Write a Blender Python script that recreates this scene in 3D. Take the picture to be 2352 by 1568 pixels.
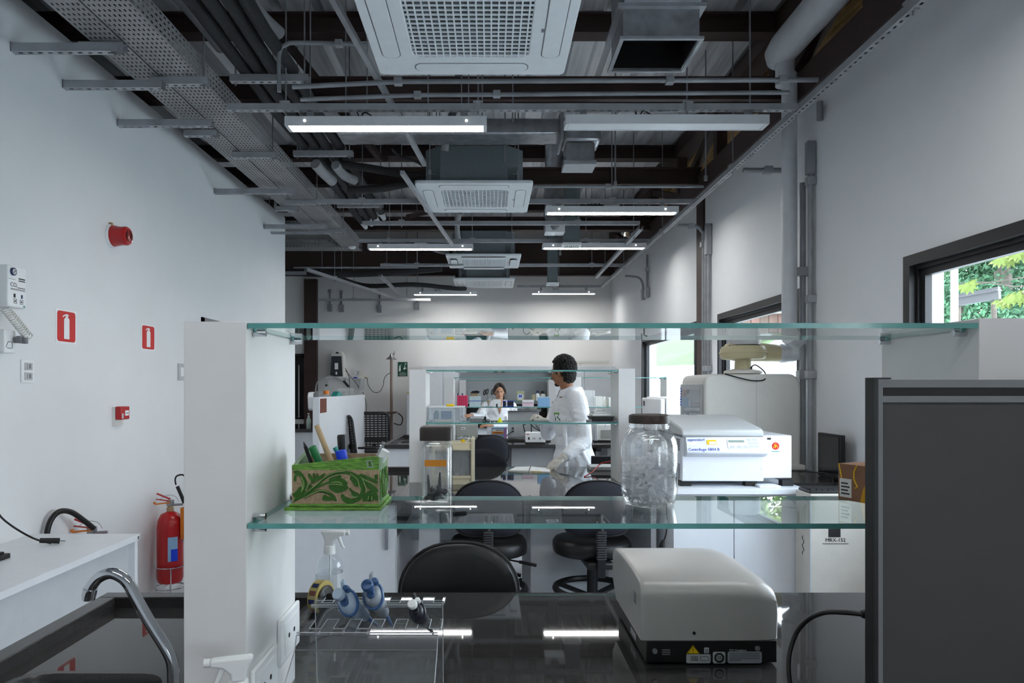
import bpy, bmesh, math, random
from mathutils import Vector, Matrix
random.seed(7)
for o in list(bpy.data.objects): bpy.data.objects.remove(o)
scene = bpy.context.scene
COL = scene.collection
PI = math.pi
# ------------------------------------------------------------------ camera
EZ, F, CX, CY = 1.52, 1620.0, 1125.0, 888.0        # eye height; focal length and principal point in pixels of 2352x1568
cam_d = bpy.data.cameras.new('camera'); cam = bpy.data.objects.new('camera', cam_d); COL.objects.link(cam)
cam.location = (0, 0, EZ); cam.rotation_euler = (PI/2, 0, 0)
cam_d.sensor_fit = 'HORIZONTAL'; cam_d.sensor_width = 36; cam_d.lens = F/2352*36
cam_d.shift_x = (1176-CX)/2352; cam_d.shift_y = (CY-784)/2352
cam_d.clip_start = 0.05; cam_d.clip_end = 200
scene.camera = cam
# ------------------------------------------------------------------ world: bright overcast sky
world = bpy.data.worlds.new('sky'); scene.world = world; world.use_nodes = True
wn = world.node_tree.nodes; wl = world.node_tree.links
bg = wn['Background']
tc = wn.new('ShaderNodeTexCoord'); sep = wn.new('ShaderNodeSeparateXYZ'); ramp = wn.new('ShaderNodeValToRGB')
wl.new(tc.outputs['Generated'], sep.inputs[0]); wl.new(sep.outputs['Z'], ramp.inputs[0]); wl.new(ramp.outputs[0], bg.inputs['Color'])
ramp.color_ramp.elements[0].position = 0.0; ramp.color_ramp.elements[0].color = (0.88, 0.95, 1, 1)
ramp.color_ramp.elements[1].position = 0.7; ramp.color_ramp.elements[1].color = (0.66, 0.82, 1, 1)
bg.inputs['Strength'].default_value = 5.6
LAMP = 19.0                                          # radiance of the lamp diffusers
scene.view_settings.view_transform = 'Standard'; scene.view_settings.look = 'None'
scene.view_settings.gamma = 1; scene.view_settings.use_curve_mapping = False
scene.view_settings.exposure = 1.12
scene.cycles.max_bounces = 12; scene.cycles.diffuse_bounces = 6; scene.cycles.glossy_bounces = 5
scene.cycles.transmission_bounces = 10; scene.cycles.transparent_max_bounces = 40
scene.cycles.caustics_reflective = False; scene.cycles.caustics_refractive = True
scene.cycles.sample_clamp_indirect = 6
# ------------------------------------------------------------------ helpers
def X(px, Y): return (px-CX)*Y/F
def Z(py, Y): return EZ+(CY-py)*Y/F
def W(px, py, Y): return Vector((X(px, Y), Y, Z(py, Y)))
def lin(c):
    c = c/255.0
    return c/12.92 if c <= .04045 else ((c+.055)/1.055)**2.4
def rgb(r, g, b): return (lin(r), lin(g), lin(b), 1)

def mat(name, col, rough=.5, metal=0, var=.05, scale=14, bump=0, bscale=120, trans=0, ior=1.45, sub=0, spec=.5, coat=0, stretch=None):
    m = bpy.data.materials.new(name); m.use_nodes = True
    nt = m.node_tree; b = nt.nodes['Principled BSDF']
    c = rgb(*col) if max(col) > 1.01 else (*col, 1)
    t = nt.nodes.new('ShaderNodeTexCoord'); n = nt.nodes.new('ShaderNodeTexNoise'); n.inputs['Scale'].default_value = scale
    n.inputs['Detail'].default_value = 4
    src = t.outputs['Object']
    if stretch:
        mp = nt.nodes.new('ShaderNodeMapping'); mp.inputs['Scale'].default_value = stretch
        nt.links.new(src, mp.inputs[0]); src = mp.outputs[0]
    nt.links.new(src, n.inputs['Vector'])
    r = nt.nodes.new('ShaderNodeValToRGB')
    r.color_ramp.elements[0].position = .3; r.color_ramp.elements[1].position = .7
    r.color_ramp.elements[0].color = tuple(max(0, v*(1-var)) for v in c[:3])+(1,)
    r.color_ramp.elements[1].color = tuple(min(1, v*(1+var)) for v in c[:3])+(1,)
    nt.links.new(n.outputs['Fac'], r.inputs[0]); nt.links.new(r.outputs[0], b.inputs['Base Color'])
    b.inputs['Roughness'].default_value = rough; b.inputs['Metallic'].default_value = metal
    b.inputs['Specular IOR Level'].default_value = spec
    b.inputs['Transmission Weight'].default_value = trans; b.inputs['IOR'].default_value = ior
    b.inputs['Coat Weight'].default_value = coat
    if bump:
        n2 = nt.nodes.new('ShaderNodeTexNoise'); n2.inputs['Scale'].default_value = bscale
        nt.links.new(t.outputs['Object'], n2.inputs['Vector'])
        bp = nt.nodes.new('ShaderNodeBump'); bp.inputs['Strength'].default_value = bump; bp.inputs['Distance'].default_value = .002
        nt.links.new(n2.outputs['Fac'], bp.inputs['Height']); nt.links.new(bp.outputs[0], b.inputs['Normal'])
    return m

def sheet_glass(name, tint=(.93, .98, .97), ior=1.5, haze=0.0):
    """flat clear sheet: straight-through transmission plus a Fresnel mirror on the outward face"""
    m = bpy.data.materials.new(name); m.use_nodes = True; nt = m.node_tree
    nt.nodes.remove(nt.nodes['Principled BSDF']); out = nt.nodes['Material Output']
    tr = nt.nodes.new('ShaderNodeBsdfTransparent'); tr.inputs[0].default_value = (*tint, 1)
    gl = nt.nodes.new('ShaderNodeBsdfGlossy'); gl.inputs['Roughness'].default_value = .01; gl.inputs[0].default_value = (1, 1, 1, 1)
    fr = nt.nodes.new('ShaderNodeFresnel'); fr.inputs[0].default_value = ior
    ge = nt.nodes.new('ShaderNodeNewGeometry'); inv = nt.nodes.new('ShaderNodeMath'); inv.operation = 'SUBTRACT'; inv.inputs[0].default_value = 1
    mul = nt.nodes.new('ShaderNodeMath'); mul.operation = 'MULTIPLY'
    nt.links.new(ge.outputs['Backfacing'], inv.inputs[1]); nt.links.new(inv.outputs[0], mul.inputs[0]); nt.links.new(fr.outputs[0], mul.inputs[1])
    mx = nt.nodes.new('ShaderNodeMixShader')
    nt.links.new(mul.outputs[0], mx.inputs[0]); nt.links.new(tr.outputs[0], mx.inputs[1]); nt.links.new(gl.outputs[0], mx.inputs[2])
    last = mx
    if haze:
        df = nt.nodes.new('ShaderNodeBsdfDiffuse'); df.inputs[0].default_value = (.8, .83, .85, 1)
        m2 = nt.nodes.new('ShaderNodeMixShader'); m2.inputs[0].default_value = haze
        nt.links.new(mx.outputs[0], m2.inputs[1]); nt.links.new(df.outputs[0], m2.inputs[2]); last = m2
    nt.links.new(last.outputs[0], out.inputs[0])
    return m

def emit(name, col, s):
    m = bpy.data.materials.new(name); m.use_nodes = True; nt = m.node_tree
    nt.nodes.remove(nt.nodes['Principled BSDF'])
    e = nt.nodes.new('ShaderNodeEmission'); e.inputs[0].default_value = (*col, 1); e.inputs[1].default_value = s
    nt.links.new(e.outputs[0], nt.nodes['Material Output'].inputs[0]); return m

class MB:
    """collects shapes for one mesh"""
    def __init__(s): s.v = []; s.f = []; s.mi = []; s.m = None; s.cur = 0
    def add(s, vs, fs):
        k = len(s.v)
        if s.m is not None: vs = [s.m @ Vector(v) for v in vs]
        s.v += [tuple(v) for v in vs]; s.f += [tuple(i+k for i in f) for f in fs]; s.mi += [s.cur]*len(fs); return s
    def box(s, x0, x1, y0, y1, z0, z1):
        if x0 > x1: x0, x1 = x1, x0
        if y0 > y1: y0, y1 = y1, y0
        if z0 > z1: z0, z1 = z1, z0
        return s.add([(x0,y0,z0),(x1,y0,z0),(x1,y1,z0),(x0,y1,z0),(x0,y0,z1),(x1,y0,z1),(x1,y1,z1),(x0,y1,z1)],
                     [(0,3,2,1),(4,5,6,7),(0,1,5,4),(1,2,6,5),(2,3,7,6),(3,0,4,7)])
    def bar(s, p0, p1, w, h, up=(0, 0, 1)):
        p0, p1 = Vector(p0), Vector(p1); d = (p1-p0).normalized(); u = Vector(up)
        if abs(d.dot(u)) > .98: u = Vector((0, 1, 0))
        a = d.cross(u).normalized(); b = a.cross(d)
        vs = [p+a*sx*w/2+b*sz*h/2 for p in (p0, p1) for sx, sz in ((-1,-1),(1,-1),(1,1),(-1,1))]
        return s.add(vs, [(0,1,2,3),(4,7,6,5),(0,4,5,1),(1,5,6,2),(2,6,7,3),(3,7,4,0)])
    def tube(s, pts, r, n=8, closed=False, cap=True):
        pts = [Vector(p) for p in pts]; N = len(pts); rs = r if isinstance(r, (list, tuple)) else [r]*N
        ups = None; vs = []; fs = []
        for i, p in enumerate(pts):
            if closed: d = (pts[(i+1) % N]-pts[i-1])
            else: d = pts[min(i+1, N-1)]-pts[max(i-1, 0)]
            d.normalize()
            if ups is None:
                ups = Vector((0, 0, 1)) if abs(d.z) < .9 else Vector((0, 1, 0))
            a = d.cross(ups); a = a.normalized() if a.length > 1e-6 else Vector((1, 0, 0)); b = a.cross(d).normalized(); ups = b
            for k in range(n):
                t = 2*PI*k/n; vs.append(p+(a*math.cos(t)+b*math.sin(t))*rs[i])
        for i in range(N if closed else N-1):
            j = (i+1) % N
            for k in range(n):
                k2 = (k+1) % n; fs.append((i*n+k, j*n+k, j*n+k2, i*n+k2))
        if cap and not closed:
            fs.append(tuple(range(n))); fs.append(tuple((N-1)*n+k for k in reversed(range(n))))
        return s.add(vs, fs)
    def cyl(s, p0, p1, r0, r1=None, n=16): return s.tube([p0, p1], [r0, r0 if r1 is None else r1], n)
    def lathe(s, prof, c=(0, 0, 0), n=24, axis='z', cap=True, sx=1, sy=1):
        vs = []; fs = []; c = Vector(c)
        for r, h in prof:
            for k in range(n):
                t = 2*PI*k/n; a, b = r*math.cos(t)*sx, r*math.sin(t)*sy
                vs.append(c+Vector({'z': (a, b, h), 'y': (a, h, -b) , 'x': (h, a, b)}[axis]))
        N = len(prof)
        for i in range(N-1):
            for k in range(n):
                k2 = (k+1) % n; fs.append((i*n+k, i*n+k2, (i+1)*n+k2, (i+1)*n+k))
        if cap:
            fs.append(tuple(reversed(range(n)))); fs.append(tuple((N-1)*n+k for k in range(n)))
        return s.add(vs, fs)
    def sphere(s, c, r, rx=1, ry=1, rz=1, n=16, m=10):
        c = Vector(c); vs = [c+Vector((0, 0, -r*rz))]; fs = []
        for i in range(1, m):
            ph = -PI/2+PI*i/m
            for k in range(n):
                t = 2*PI*k/n; vs.append(c+Vector((r*rx*math.cos(ph)*math.cos(t), r*ry*math.cos(ph)*math.sin(t), r*rz*math.sin(ph))))
        vs.append(c+Vector((0, 0, r*rz))); L = len(vs)-1
        for k in range(n): fs.append((0, 1+(k+1) % n, 1+k)); fs.append((L, L-n+k, L-n+(k+1) % n))
        for i in range(m-2):
            for k in range(n):
                k2 = (k+1) % n; fs.append((1+i*n+k, 1+i*n+k2, 1+(i+1)*n+k2, 1+(i+1)*n+k))
        return s.add(vs, fs)
    def prism(s, poly, axis, a, b):
        def P(u, v, w): return {'x': (w, u, v), 'y': (u, w, v), 'z': (u, v, w)}[axis]
        n = len(poly); ar = sum(poly[i][0]*poly[(i+1) % n][1]-poly[(i+1) % n][0]*poly[i][1] for i in range(n))
        if ar < 0: poly = poly[::-1]
        if a > b: a, b = b, a
        vs = [P(u, v, a) for u, v in poly]+[P(u, v, b) for u, v in poly]
        fs = [tuple(reversed(range(n))), tuple(range(n, 2*n))]+[(i, (i+1) % n, n+(i+1) % n, n+i) for i in range(n)]
        if axis == 'y': fs = [f[::-1] for f in fs]
        return s.add(vs, fs)
    def plate(s, xs, ys, z, solid):
        """flat plate in the XY plane with cells left out where solid(i,j) is false"""
        nx, ny = len(xs), len(ys); vs = [(x, y, z) for y in ys for x in xs]; fs = []
        for j in range(ny-1):
            for i in range(nx-1):
                if solid(i, j): fs.append((j*nx+i, j*nx+i+1, (j+1)*nx+i+1, (j+1)*nx+i))
        return s.add(vs, fs)
    def quad(s, a, b, c, d): return s.add([a, b, c, d], [(0, 1, 2, 3)])

def rrect(w, h, r, n=5, cx=0, cy=0):
    pts = []
    for qx, qy, a0 in ((1, 1, 0), (-1, 1, PI/2), (-1, -1, PI), (1, -1, 1.5*PI)):
        for k in range(n+1):
            a = a0+PI/2*k/n; pts.append((cx+qx*(w/2-r)+r*math.cos(a), cy+qy*(h/2-r)+r*math.sin(a)))
    return pts

def link(o, parent=None):
    COL.objects.link(o)
    if parent: o.parent = parent
    return o
def mesh_obj(name, me, parent=None):
    return link(bpy.data.objects.new(name, me), parent)
def part(name, mb, mats, parent=None, smooth=False, bevel=0, seg=2, label=None, org=None, kind=None, ang=40):
    """links the collected shapes as ONE mesh object; coordinates are world coordinates unless the parent stands at the origin"""
    me = bpy.data.meshes.new(name)
    off = Vector(org) if org is not None else (world_of(parent) if parent else Vector((0, 0, 0)))
    me.from_pydata([tuple(Vector(v)-off) for v in mb.v], [], mb.f)
    if not isinstance(mats, (list, tuple)): mats = [mats]
    for m in mats: me.materials.append(m)
    if len(mats) > 1: me.polygons.foreach_set('material_index', mb.mi)
    if smooth:
        me.polygons.foreach_set('use_smooth', [True]*len(me.polygons)); me.set_sharp_from_angle(angle=math.radians(ang))
    me.update()
    o = mesh_obj(name, me, parent)
    if org is not None: o.location = off
    if bevel:
        b = o.modifiers.new('edge', 'BEVEL'); b.width = bevel; b.segments = seg; b.limit_method = 'ANGLE'; b.angle_limit = math.radians(35)
        b.harden_normals = False
        me.polygons.foreach_set('use_smooth', [True]*len(me.polygons)); me.set_sharp_from_angle(angle=math.radians(35))
    if label: o['label'] = label
    if kind: o['kind'] = kind
    return o
def world_of(o):
    v = Vector((0, 0, 0))
    while o is not None: v = v+o.location; o = o.parent
    return v
def tag(o, label=None, cat=None, group=None, kind=None):
    if label: o['label'] = label
    if cat: o['category'] = cat
    if group: o['group'] = group
    if kind: o['kind'] = kind
    return o
def thing(name, label, cat, loc=(0, 0, 0), group=None):
    o = bpy.data.objects.new(name, None); o.empty_display_size = .05; COL.objects.link(o); o.location = loc
    return tag(o, label, cat, group)
def solo(name, mb, mats, label, cat, group=None, **k):
    """a thing that is one mesh; its origin goes to the centre of its base"""
    xs, ys, zs = zip(*mb.v)
    o = part(name, mb, mats, org=((min(xs)+max(xs))/2, (min(ys)+max(ys))/2, min(zs)), **k)
    return tag(o, label, cat, group)
def struct(name, kind='structure'):
    o = bpy.data.objects.new(name, None); COL.objects.link(o); o['kind'] = kind; return o
def kids(o): return [c for c in bpy.data.objects if c.parent == o]
def dup(root, loc, rz=0, label=None, group=None, scale=None):
    r = root.copy(); COL.objects.link(r); r.location = loc; r.rotation_euler = (0, 0, rz)
    if scale: r.scale = (scale,)*3
    if label: r['label'] = label
    if group: r['group'] = group
    for ch in kids(root):
        c = ch.copy(); COL.objects.link(c); c.parent = r
        for g in kids(ch):
            d = g.copy(); COL.objects.link(d); d.parent = c
    return r
def bake(obj):
    """evaluates an object's modifiers into a plain mesh"""
    dg = bpy.context.evaluated_depsgraph_get(); me = bpy.data.meshes.new_from_object(obj.evaluated_get(dg)); return me
def text(s, size, mat_, place, parent, name='lettering', ext=.0004, align='CENTER'):
    """raised lettering; place maps text-plane (x right, y up, z out) to the world"""
    cu = bpy.data.curves.new('t', 'FONT'); cu.body = s; cu.size = size; cu.extrude = ext; cu.align_x = align; cu.align_y = 'CENTER'; cu.resolution_u = 2
    ob = bpy.data.objects.new('t', cu); COL.objects.link(ob)
    dg = bpy.context.evaluated_depsgraph_get(); me = bpy.data.meshes.new_from_object(ob.evaluated_get(dg))
    bpy.data.objects.remove(ob); me.materials.clear(); me.materials.append(mat_)
    me.transform(Matrix.Translation(-world_of(parent)) @ place)
    return mesh_obj(name, me, parent)
def front(x, y, z, rot=0): return Matrix.Translation((x, y, z)) @ Matrix.Rotation(PI/2, 4, 'X') @ Matrix.Rotation(rot, 4, 'Z')   # faces -Y
def leftwall(x, y, z): return Matrix.Translation((x, y, z)) @ Matrix(((0,0,1,0),(1,0,0,0),(0,1,0,0),(0,0,0,1)))   # faces +X
def arc(c, r, a0, a1, n, plane='xz'):
    out = []
    for k in range(n+1):
        a = a0+(a1-a0)*k/n; u, v = r*math.cos(a), r*math.sin(a); c0 = Vector(c)
        out.append(c0+Vector({'xz': (u, 0, v), 'xy': (u, v, 0), 'yz': (0, u, v)}[plane]))
    return out
def smooth_path(pts, n=6):
    pts = [Vector(p) for p in pts]; P = [pts[0]]+pts+[pts[-1]]; out = []
    for i in range(1, len(P)-2):
        for k in range(n):
            t = k/n; a, b, c, d = P[i-1], P[i], P[i+1], P[i+2]
            out.append(.5*((2*b)+(c-a)*t+(2*a-5*b+4*c-d)*t*t+(3*b-a-3*c+d)*t**3))
    out.append(pts[-1]); return out
# ------------------------------------------------------------------ materials
M = {}
M['wall'] = mat('white_plaster', (226, 228, 230), .85, var=.015, scale=3, bump=.15, bscale=60)
M['wall_warm'] = mat('white_plaster_back', (228, 227, 226), .85, var=.015, scale=3, bump=.15, bscale=60)
M['floor'] = mat('grey_floor', (192, 195, 202), .35, var=.06, scale=5)
M['deck'] = mat('galvanised_deck', (226, 227, 230), .34, .45, var=.14, scale=3, stretch=(9, .5, 1))
M['beam'] = mat('brown_steel', (62, 45, 42), .55, var=.12, scale=6)
M['galv'] = mat('galvanised_steel', (168, 170, 174), .42, .3, var=.12, scale=9)
M['galv_dark'] = mat('dull_galvanised_steel', (146, 149, 153), .5, .35, var=.15, scale=8)
M['tray'] = mat('perforated_steel', (150, 150, 150), .5, .3, var=.14, scale=4)
M['foil'] = mat('foil_duct', (178, 180, 184), .3, .8, var=.25, scale=12, bump=.8, bscale=25)
M['white_paint'] = mat('white_enamel', (226, 229, 232), .4, var=.02)
M['lamp_housing'] = mat('lamp_white', (215, 217, 220), .45, var=.03)
M['ac'] = mat('ac_plastic', (226, 231, 234), .45, var=.03)
M['ac_body'] = mat('ac_galvanised_case', (118, 128, 132), .5, .35, var=.06, scale=60)
M['insul'] = mat('black_insulation', (46, 46, 48), .9, var=.2, scale=30, bump=.5, bscale=80)
M['pvc'] = mat('white_pvc', (205, 208, 212), .45, var=.05)
M['pvc_grey'] = mat('grey_pvc', (150, 151, 153), .5, var=.1)
M['siding'] = mat('yellow_siding', (226, 188, 128), .6, var=.06)
M['black'] = mat('black_plastic', (22, 22, 24), .45, var=.15)
M['black_soft'] = mat('black_vinyl', (19, 19, 21), .42, var=.15, bump=.35, bscale=400)
M['fabric'] = mat('dark_blue_fabric', (36, 38, 46), .9, var=.2, scale=200, bump=.4, bscale=500)
M['win_frame'] = mat('black_aluminium', (34, 34, 37), .45, .2, var=.1)
M['granite'] = mat('dark_granite', (56, 55, 55), .028, var=.3, scale=350, spec=.38)
M['granite_edge'] = mat('dark_granite_rim', (52, 51, 52), .25, var=.3, scale=350)
M['lam'] = mat('white_laminate', (228, 231, 235), .4, var=.015)
M['lam_grey'] = mat('grey_laminate', (198, 201, 204), .5, var=.02)
M['pillar'] = mat('white_melamine', (226, 226, 226), .5, var=.015)
M['glass'] = sheet_glass('shelf_glass'); M['pane'] = sheet_glass('window_glass', (.97, .98, .98))
M['edge'] = mat('glass_edge', (96, 158, 154), .12, var=.12, scale=18)
M['acrylic'] = sheet_glass('clear_acrylic', (.95, .96, .97), 1.49, .035)
M['acr_edge'] = mat('acrylic_edge', (165, 169, 175), .2, var=.05)
M['clear'] = sheet_glass('clear_plastic', (.93, .95, .96), 1.45, .12)
M['thin'] = sheet_glass('bottle_plastic', (.93, .95, .96), 1.5, .04)
M['jar'] = sheet_glass('jar_glass', (.995, 1, 1), 1.62)
_nt = M['jar'].node_tree; _g = _nt.nodes.new('ShaderNodeBsdfGlass'); _g.inputs['IOR'].default_value = 1.45; _g.inputs['Roughness'].default_value = 0
_mx = _nt.nodes.new('ShaderNodeMixShader'); _mx.inputs[0].default_value = .26; _o = _nt.nodes['Material Output']
_nt.links.new(_o.inputs[0].links[0].from_socket, _mx.inputs[1]); _nt.links.new(_g.outputs[0], _mx.inputs[2]); _nt.links.new(_mx.outputs[0], _o.inputs[0])
M['chrome'] = mat('chrome', (205, 207, 210), .08, 1, var=.02)
M['steel'] = mat('brushed_steel', (160, 162, 165), .35, .9, var=.08)
M['red'] = mat('red_enamel', (178, 16, 22), .3, var=.06, coat=.3)
M['red_sign'] = mat('red_print', (200, 30, 30), .5, var=.03)
M['white'] = mat('white_plastic', (235, 237, 238), .45, var=.015)
M['offwhite'] = mat('offwhite_plastic', (222, 221, 216), .5, var=.02)
M['beige'] = mat('beige_plastic', (196, 186, 150), .45, var=.04)
M['orange'] = mat('orange_plastic', (214, 120, 32), .5, var=.06)
M['yellow'] = mat('yellow_plastic', (236, 196, 12), .5, var=.04)
M['lime'] = mat('lime_plastic', (214, 226, 20), .5, var=.04)
M['blue'] = mat('blue_print', (36, 72, 178), .5, var=.04)
M['blue_cap'] = mat('bright_blue_plastic', (24, 70, 220), .45, var=.05)
M['navy'] = mat('navy_plastic', (30, 44, 92), .45, var=.06)
M['green'] = mat('green_plastic', (26, 112, 62), .45, var=.06)
M['teal'] = mat('teal_plastic', (44, 140, 134), .45, var=.05)
M['tan'] = mat('tan_paper', (176, 152, 118), .7, var=.1)
M['black_print'] = mat('black_print', (24, 24, 26), .6, var=.05)
M['grey'] = mat('grey_plastic', (120, 122, 126), .5, var=.05)
M['mid'] = mat('light_grey_plastic', (186, 188, 190), .5, var=.03)
M['skin_m'] = mat('brown_skin', (150, 104, 76), .55, var=.06)
M['skin_f'] = mat('light_brown_skin', (186, 140, 112), .55, var=.06)
M['hair'] = mat('black_hair', (22, 19, 18), .7, var=.3, scale=90)
M['hair_f'] = mat('dark_brown_hair', (48, 38, 34), .6, var=.25, scale=90)
M['coat'] = mat('white_coat_cotton', (236, 238, 242), .85, var=.02, bump=.25, bscale=90)
_nt = M['coat'].node_tree; _b = [n for n in _nt.nodes if n.type == 'BUMP'][0]; _n = _b.inputs['Height'].links[0].from_node
_b.inputs['Distance'].default_value = .02; _b.inputs['Strength'].default_value = .55; _n.inputs['Scale'].default_value = 11; _n.inputs['Distortion'].default_value = .8
M['glove'] = mat('grey_nitrile', (196, 192, 184), .6, var=.04)
M['cloth_dark'] = mat('dark_cloth', (30, 30, 36), .9, var=.15)
# ================================================================== ROOM SHELL
XL, XR, YB = -2.4, 2.15, 12.4
def wall_boxes(name, segs, m):
    mb = MB()
    for s in segs: mb.box(*s)
    o = part(name, mb, m); o['kind'] = 'structure'; return o
mb = MB().box(-4.6, XR+.2, -4.0, YB+.2, -.12, 0); fl = part('floor', mb, M['floor']); fl['kind'] = 'structure'
WIN = [(-3.2, -1.5, 1.0, 2.19), (1.5, 3.65, 1.0, 2.19), (4.86, 6.63, 1.0, 2.2), (7.33, 9.95, 1.0, 2.2)]
segs = []; y = -4.0
for a, b, z0, z1 in WIN:
    segs += [(XR, XR+.2, y, a, 0, 3.47), (XR, XR+.2, a, b, 0, z0), (XR, XR+.2, a, b, z1, 3.47)]; y = b
segs.append((XR, XR+.2, y, YB+.2, 0, 3.47))
wall_boxes('wall_right', segs, M['wall'])
D0, D1 = 5.86, 6.8
wall_boxes('wall_left', [(XL-.15, XL, -4.0, D0, 0, 3.5), (XL-.15, XL, D0, D1, 2.1, 3.5), (XL-.15, XL, D1, 8.27, 0, 3.5)], M['wall'])
wall_boxes('wall_back', [(-4.6, -3.93, YB, YB+.2, 0, 4.4), (-3.93, -3.25, YB, YB+.2, 0, .95), (-3.93, -3.25, YB, YB+.2, 2.1, 4.4), (-3.25, XR+.2, YB, YB+.2, 0, 4.4)], M['wall_warm'])
wall_boxes('wall_side', [(-4.8, -4.6, -4.0, YB+.2, 0, 4.4)], M['wall'])
wall_boxes('wall_front', [(-4.6, XR+1.0, -4.2, -4.0, 0, 4.4)], M['wall'])
wall_boxes('wall_return', [(-4.6, XL-.15, 8.12, 8.27, 0, 3.5)], M['wall'])
# door in the left wall
d = struct('door_1')
part('door_frame', MB().box(XL-.16, XL+.012, D0, D0+.05, 0, 2.1).box(XL-.16, XL+.012, D1-.05, D1, 0, 2.1).box(XL-.16, XL+.012, D0, D1, 2.04, 2.1), M['grey'], d)
part('door_leaf', MB().box(XL-.11, XL-.07, D0+.05, D1-.05, 0.01, 2.04), M['lam_grey'], d)
part('door_handle', MB().box(XL-.07, XL-.03, D0+.1, D0+.12, 1.0, 1.02).box(XL-.045, XL-.03, D0+.1, D0+.22, 1.0, 1.02), M['steel'], d)
# windows
def window(name, a, b, z0, z1, mull=None):
    w = struct(name); x = XR
    def ring(mb, t, x0, x1, i):
        mb.box(x0, x1, a+i, a+i+t, z0+i, z1-i); mb.box(x0, x1, b-i-t, b-i, z0+i, z1-i)
        mb.box(x0, x1, a+i+t, b-i-t, z1-i-t, z1-i); mb.box(x0, x1, a+i+t, b-i-t, z0+i, z0+i+t); return mb
    part('window_frame', ring(MB(), .055, x-.012, x+.09, 0), M['win_frame'], w)
    part('sash', ring(ring(MB(), .02, x+.02, x+.075, .055), .035, x+.035, x+.07, .075), M['win_frame'], w)
    part('pane', MB().box(x+.048, x+.054, a+.1, b-.1, z0+.1, z1-.1), M['pane'], w)
    if mull: part('mullion', MB().box(x+.03, x+.075, mull-.03, mull+.03, z0+.08, z1-.08), M['win_frame'], w)
    part('sill', MB().box(x-.02, x+.2, a, b, z0-.03, z0+.002), M['granite_edge'], w)
window('window_1', *WIN[1]); window('window_2', *WIN[2]); window('window_3', *WIN[3]); window('window_5', *WIN[0])
w4 = struct('window_4')
part('window_frame', MB().box(-3.93, -3.88, YB-.01, YB+.1, .95, 2.1).box(-3.3, -3.25, YB-.01, YB+.1, .95, 2.1).box(-3.93, -3.25, YB-.01, YB+.1, 2.04, 2.1).box(-3.93, -3.25, YB-.01, YB+.1, .95, 1.0), M['win_frame'], w4)
part('daylight_block', MB().box(-3.88, -3.3, YB+.05, YB+.056, 1.0, 2.04), M['black'], w4)  # black sheet added to keep daylight out and this opening dark
part('pale_strip', MB().box(-3.36, -3.345, YB-.02, YB-.01, .98, 1.9), M['white_paint'], w4)  # thin white strip in front of the black sheet
# trims: brown steel columns, black strip above the right wall
part('trim_1', MB().box(XR-.02, XR, 7.04, 7.27, 0, 3.47), M['beam'])['kind'] = 'structure'
part('trim_2', MB().box(-3.24, -3.02, YB-.1, YB, 0, 3.4), M['beam'])['kind'] = 'structure'
part('baseboard_right', MB().box(XR-.015, XR, 2.0, 7.0, 0, .08), M['lam'])['kind'] = 'structure'
part('baseboard_left', MB().box(XL, XL+.015, -1, 5.8, 0, .08), M['lam'])['kind'] = 'structure'
# ------------------------------------------------------------------ ceiling: galvanised deck sheets, brown steel, open truss on the right wall
ceil = struct('ceiling')
PIT = .31
def deck_sheet(x0, n):
    mb = MB(); prof = []
    for i in range(n):
        x = x0+i*PIT
        prof += [(x, 4.26), (x+.16, 4.26), (x+.20, 4.31), (x+.27, 4.31)]
    prof.append((x0+n*PIT, 4.26)); vs = []; fs = []
    for (px_, pz) in prof: vs += [(px_, -4.0, pz), (px_, YB+.1, pz)]
    for i in range(len(prof)-1): fs.append((2*i, 2*i+1, 2*i+3, 2*i+2))
    mb.add(vs, fs); return mb
for k in range(8): part('deck_sheet', deck_sheet(-4.6+k*PIT*3, 3), M['deck'], ceil)
part('roof_cover', MB().box(-4.7, XR+1.2, -4.2, YB+.2, 4.36, 4.42), M['black'], ceil)
for yb in (2.4, 5.21, 8.05, 10.4):
    part('beam', MB().box(-4.6, XR, yb-.07, yb+.07, 4.24, 4.255).box(-4.6, XR, yb-.012, yb+.012, 4.12, 4.24).box(-4.6, XR, yb-.07, yb+.07, 4.105, 4.12), M['beam'], ceil)
for yb, zb, h in ((5.09, 3.57, .15), (7.2, 3.57, .16), (9.28, 3.57, .16), (11.95, 3.4, .55)):
    part('beam', MB().box(-4.6, XR, yb-.06, yb+.06, zb, zb+.014).box(-4.6, XR, yb-.01, yb+.01, zb, zb+h).box(-4.6, XR, yb-.06, yb+.06, zb+h, zb+h+.014), M['beam'], ceil)
for p0, p1 in (((-1.55, 5.2, 4.12), (-1.0, 6.43, 3.6)), ((-.95, 6.43, 3.6), (-.75, 8.05, 4.12)), ((.9, 6.43, 3.6), (.8, 8.05, 4.12)), ((-1.0, 8.62, 3.6), (-.8, 10.4, 4.12)), ((.95, 8.62, 3.6), (.85, 10.4, 4.12))):
    part('brace', MB().bar(p0, p1, .05, .05), M['beam'], ceil)
XT = 2.19
part('truss_chord', MB().box(XT-.09, XT+.09, -4.0, YB, 3.47, 3.66), M['beam'], ceil)
part('truss_chord', MB().box(XT-.09, XT+.09, -4.0, YB, 4.12, 4.26), M['beam'], ceil)
ys = [1.3, 2.65, 4.0, 5.36, 6.7, 8.05, 9.4, 10.75, 12.1]
for i, yv in enumerate(ys):
    part('truss_web', MB().box(XT-.05, XT+.05, yv-.05, yv+.05, 3.66, 4.12), M['beam'], ceil)
    if i < len(ys)-1:
        a, b = (3.68, 4.1) if i % 2 else (4.1, 3.68)
        part('truss_web', MB().bar((XT, yv, a), (XT, ys[i+1], b), .08, .08), M['beam'], ceil)
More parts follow.
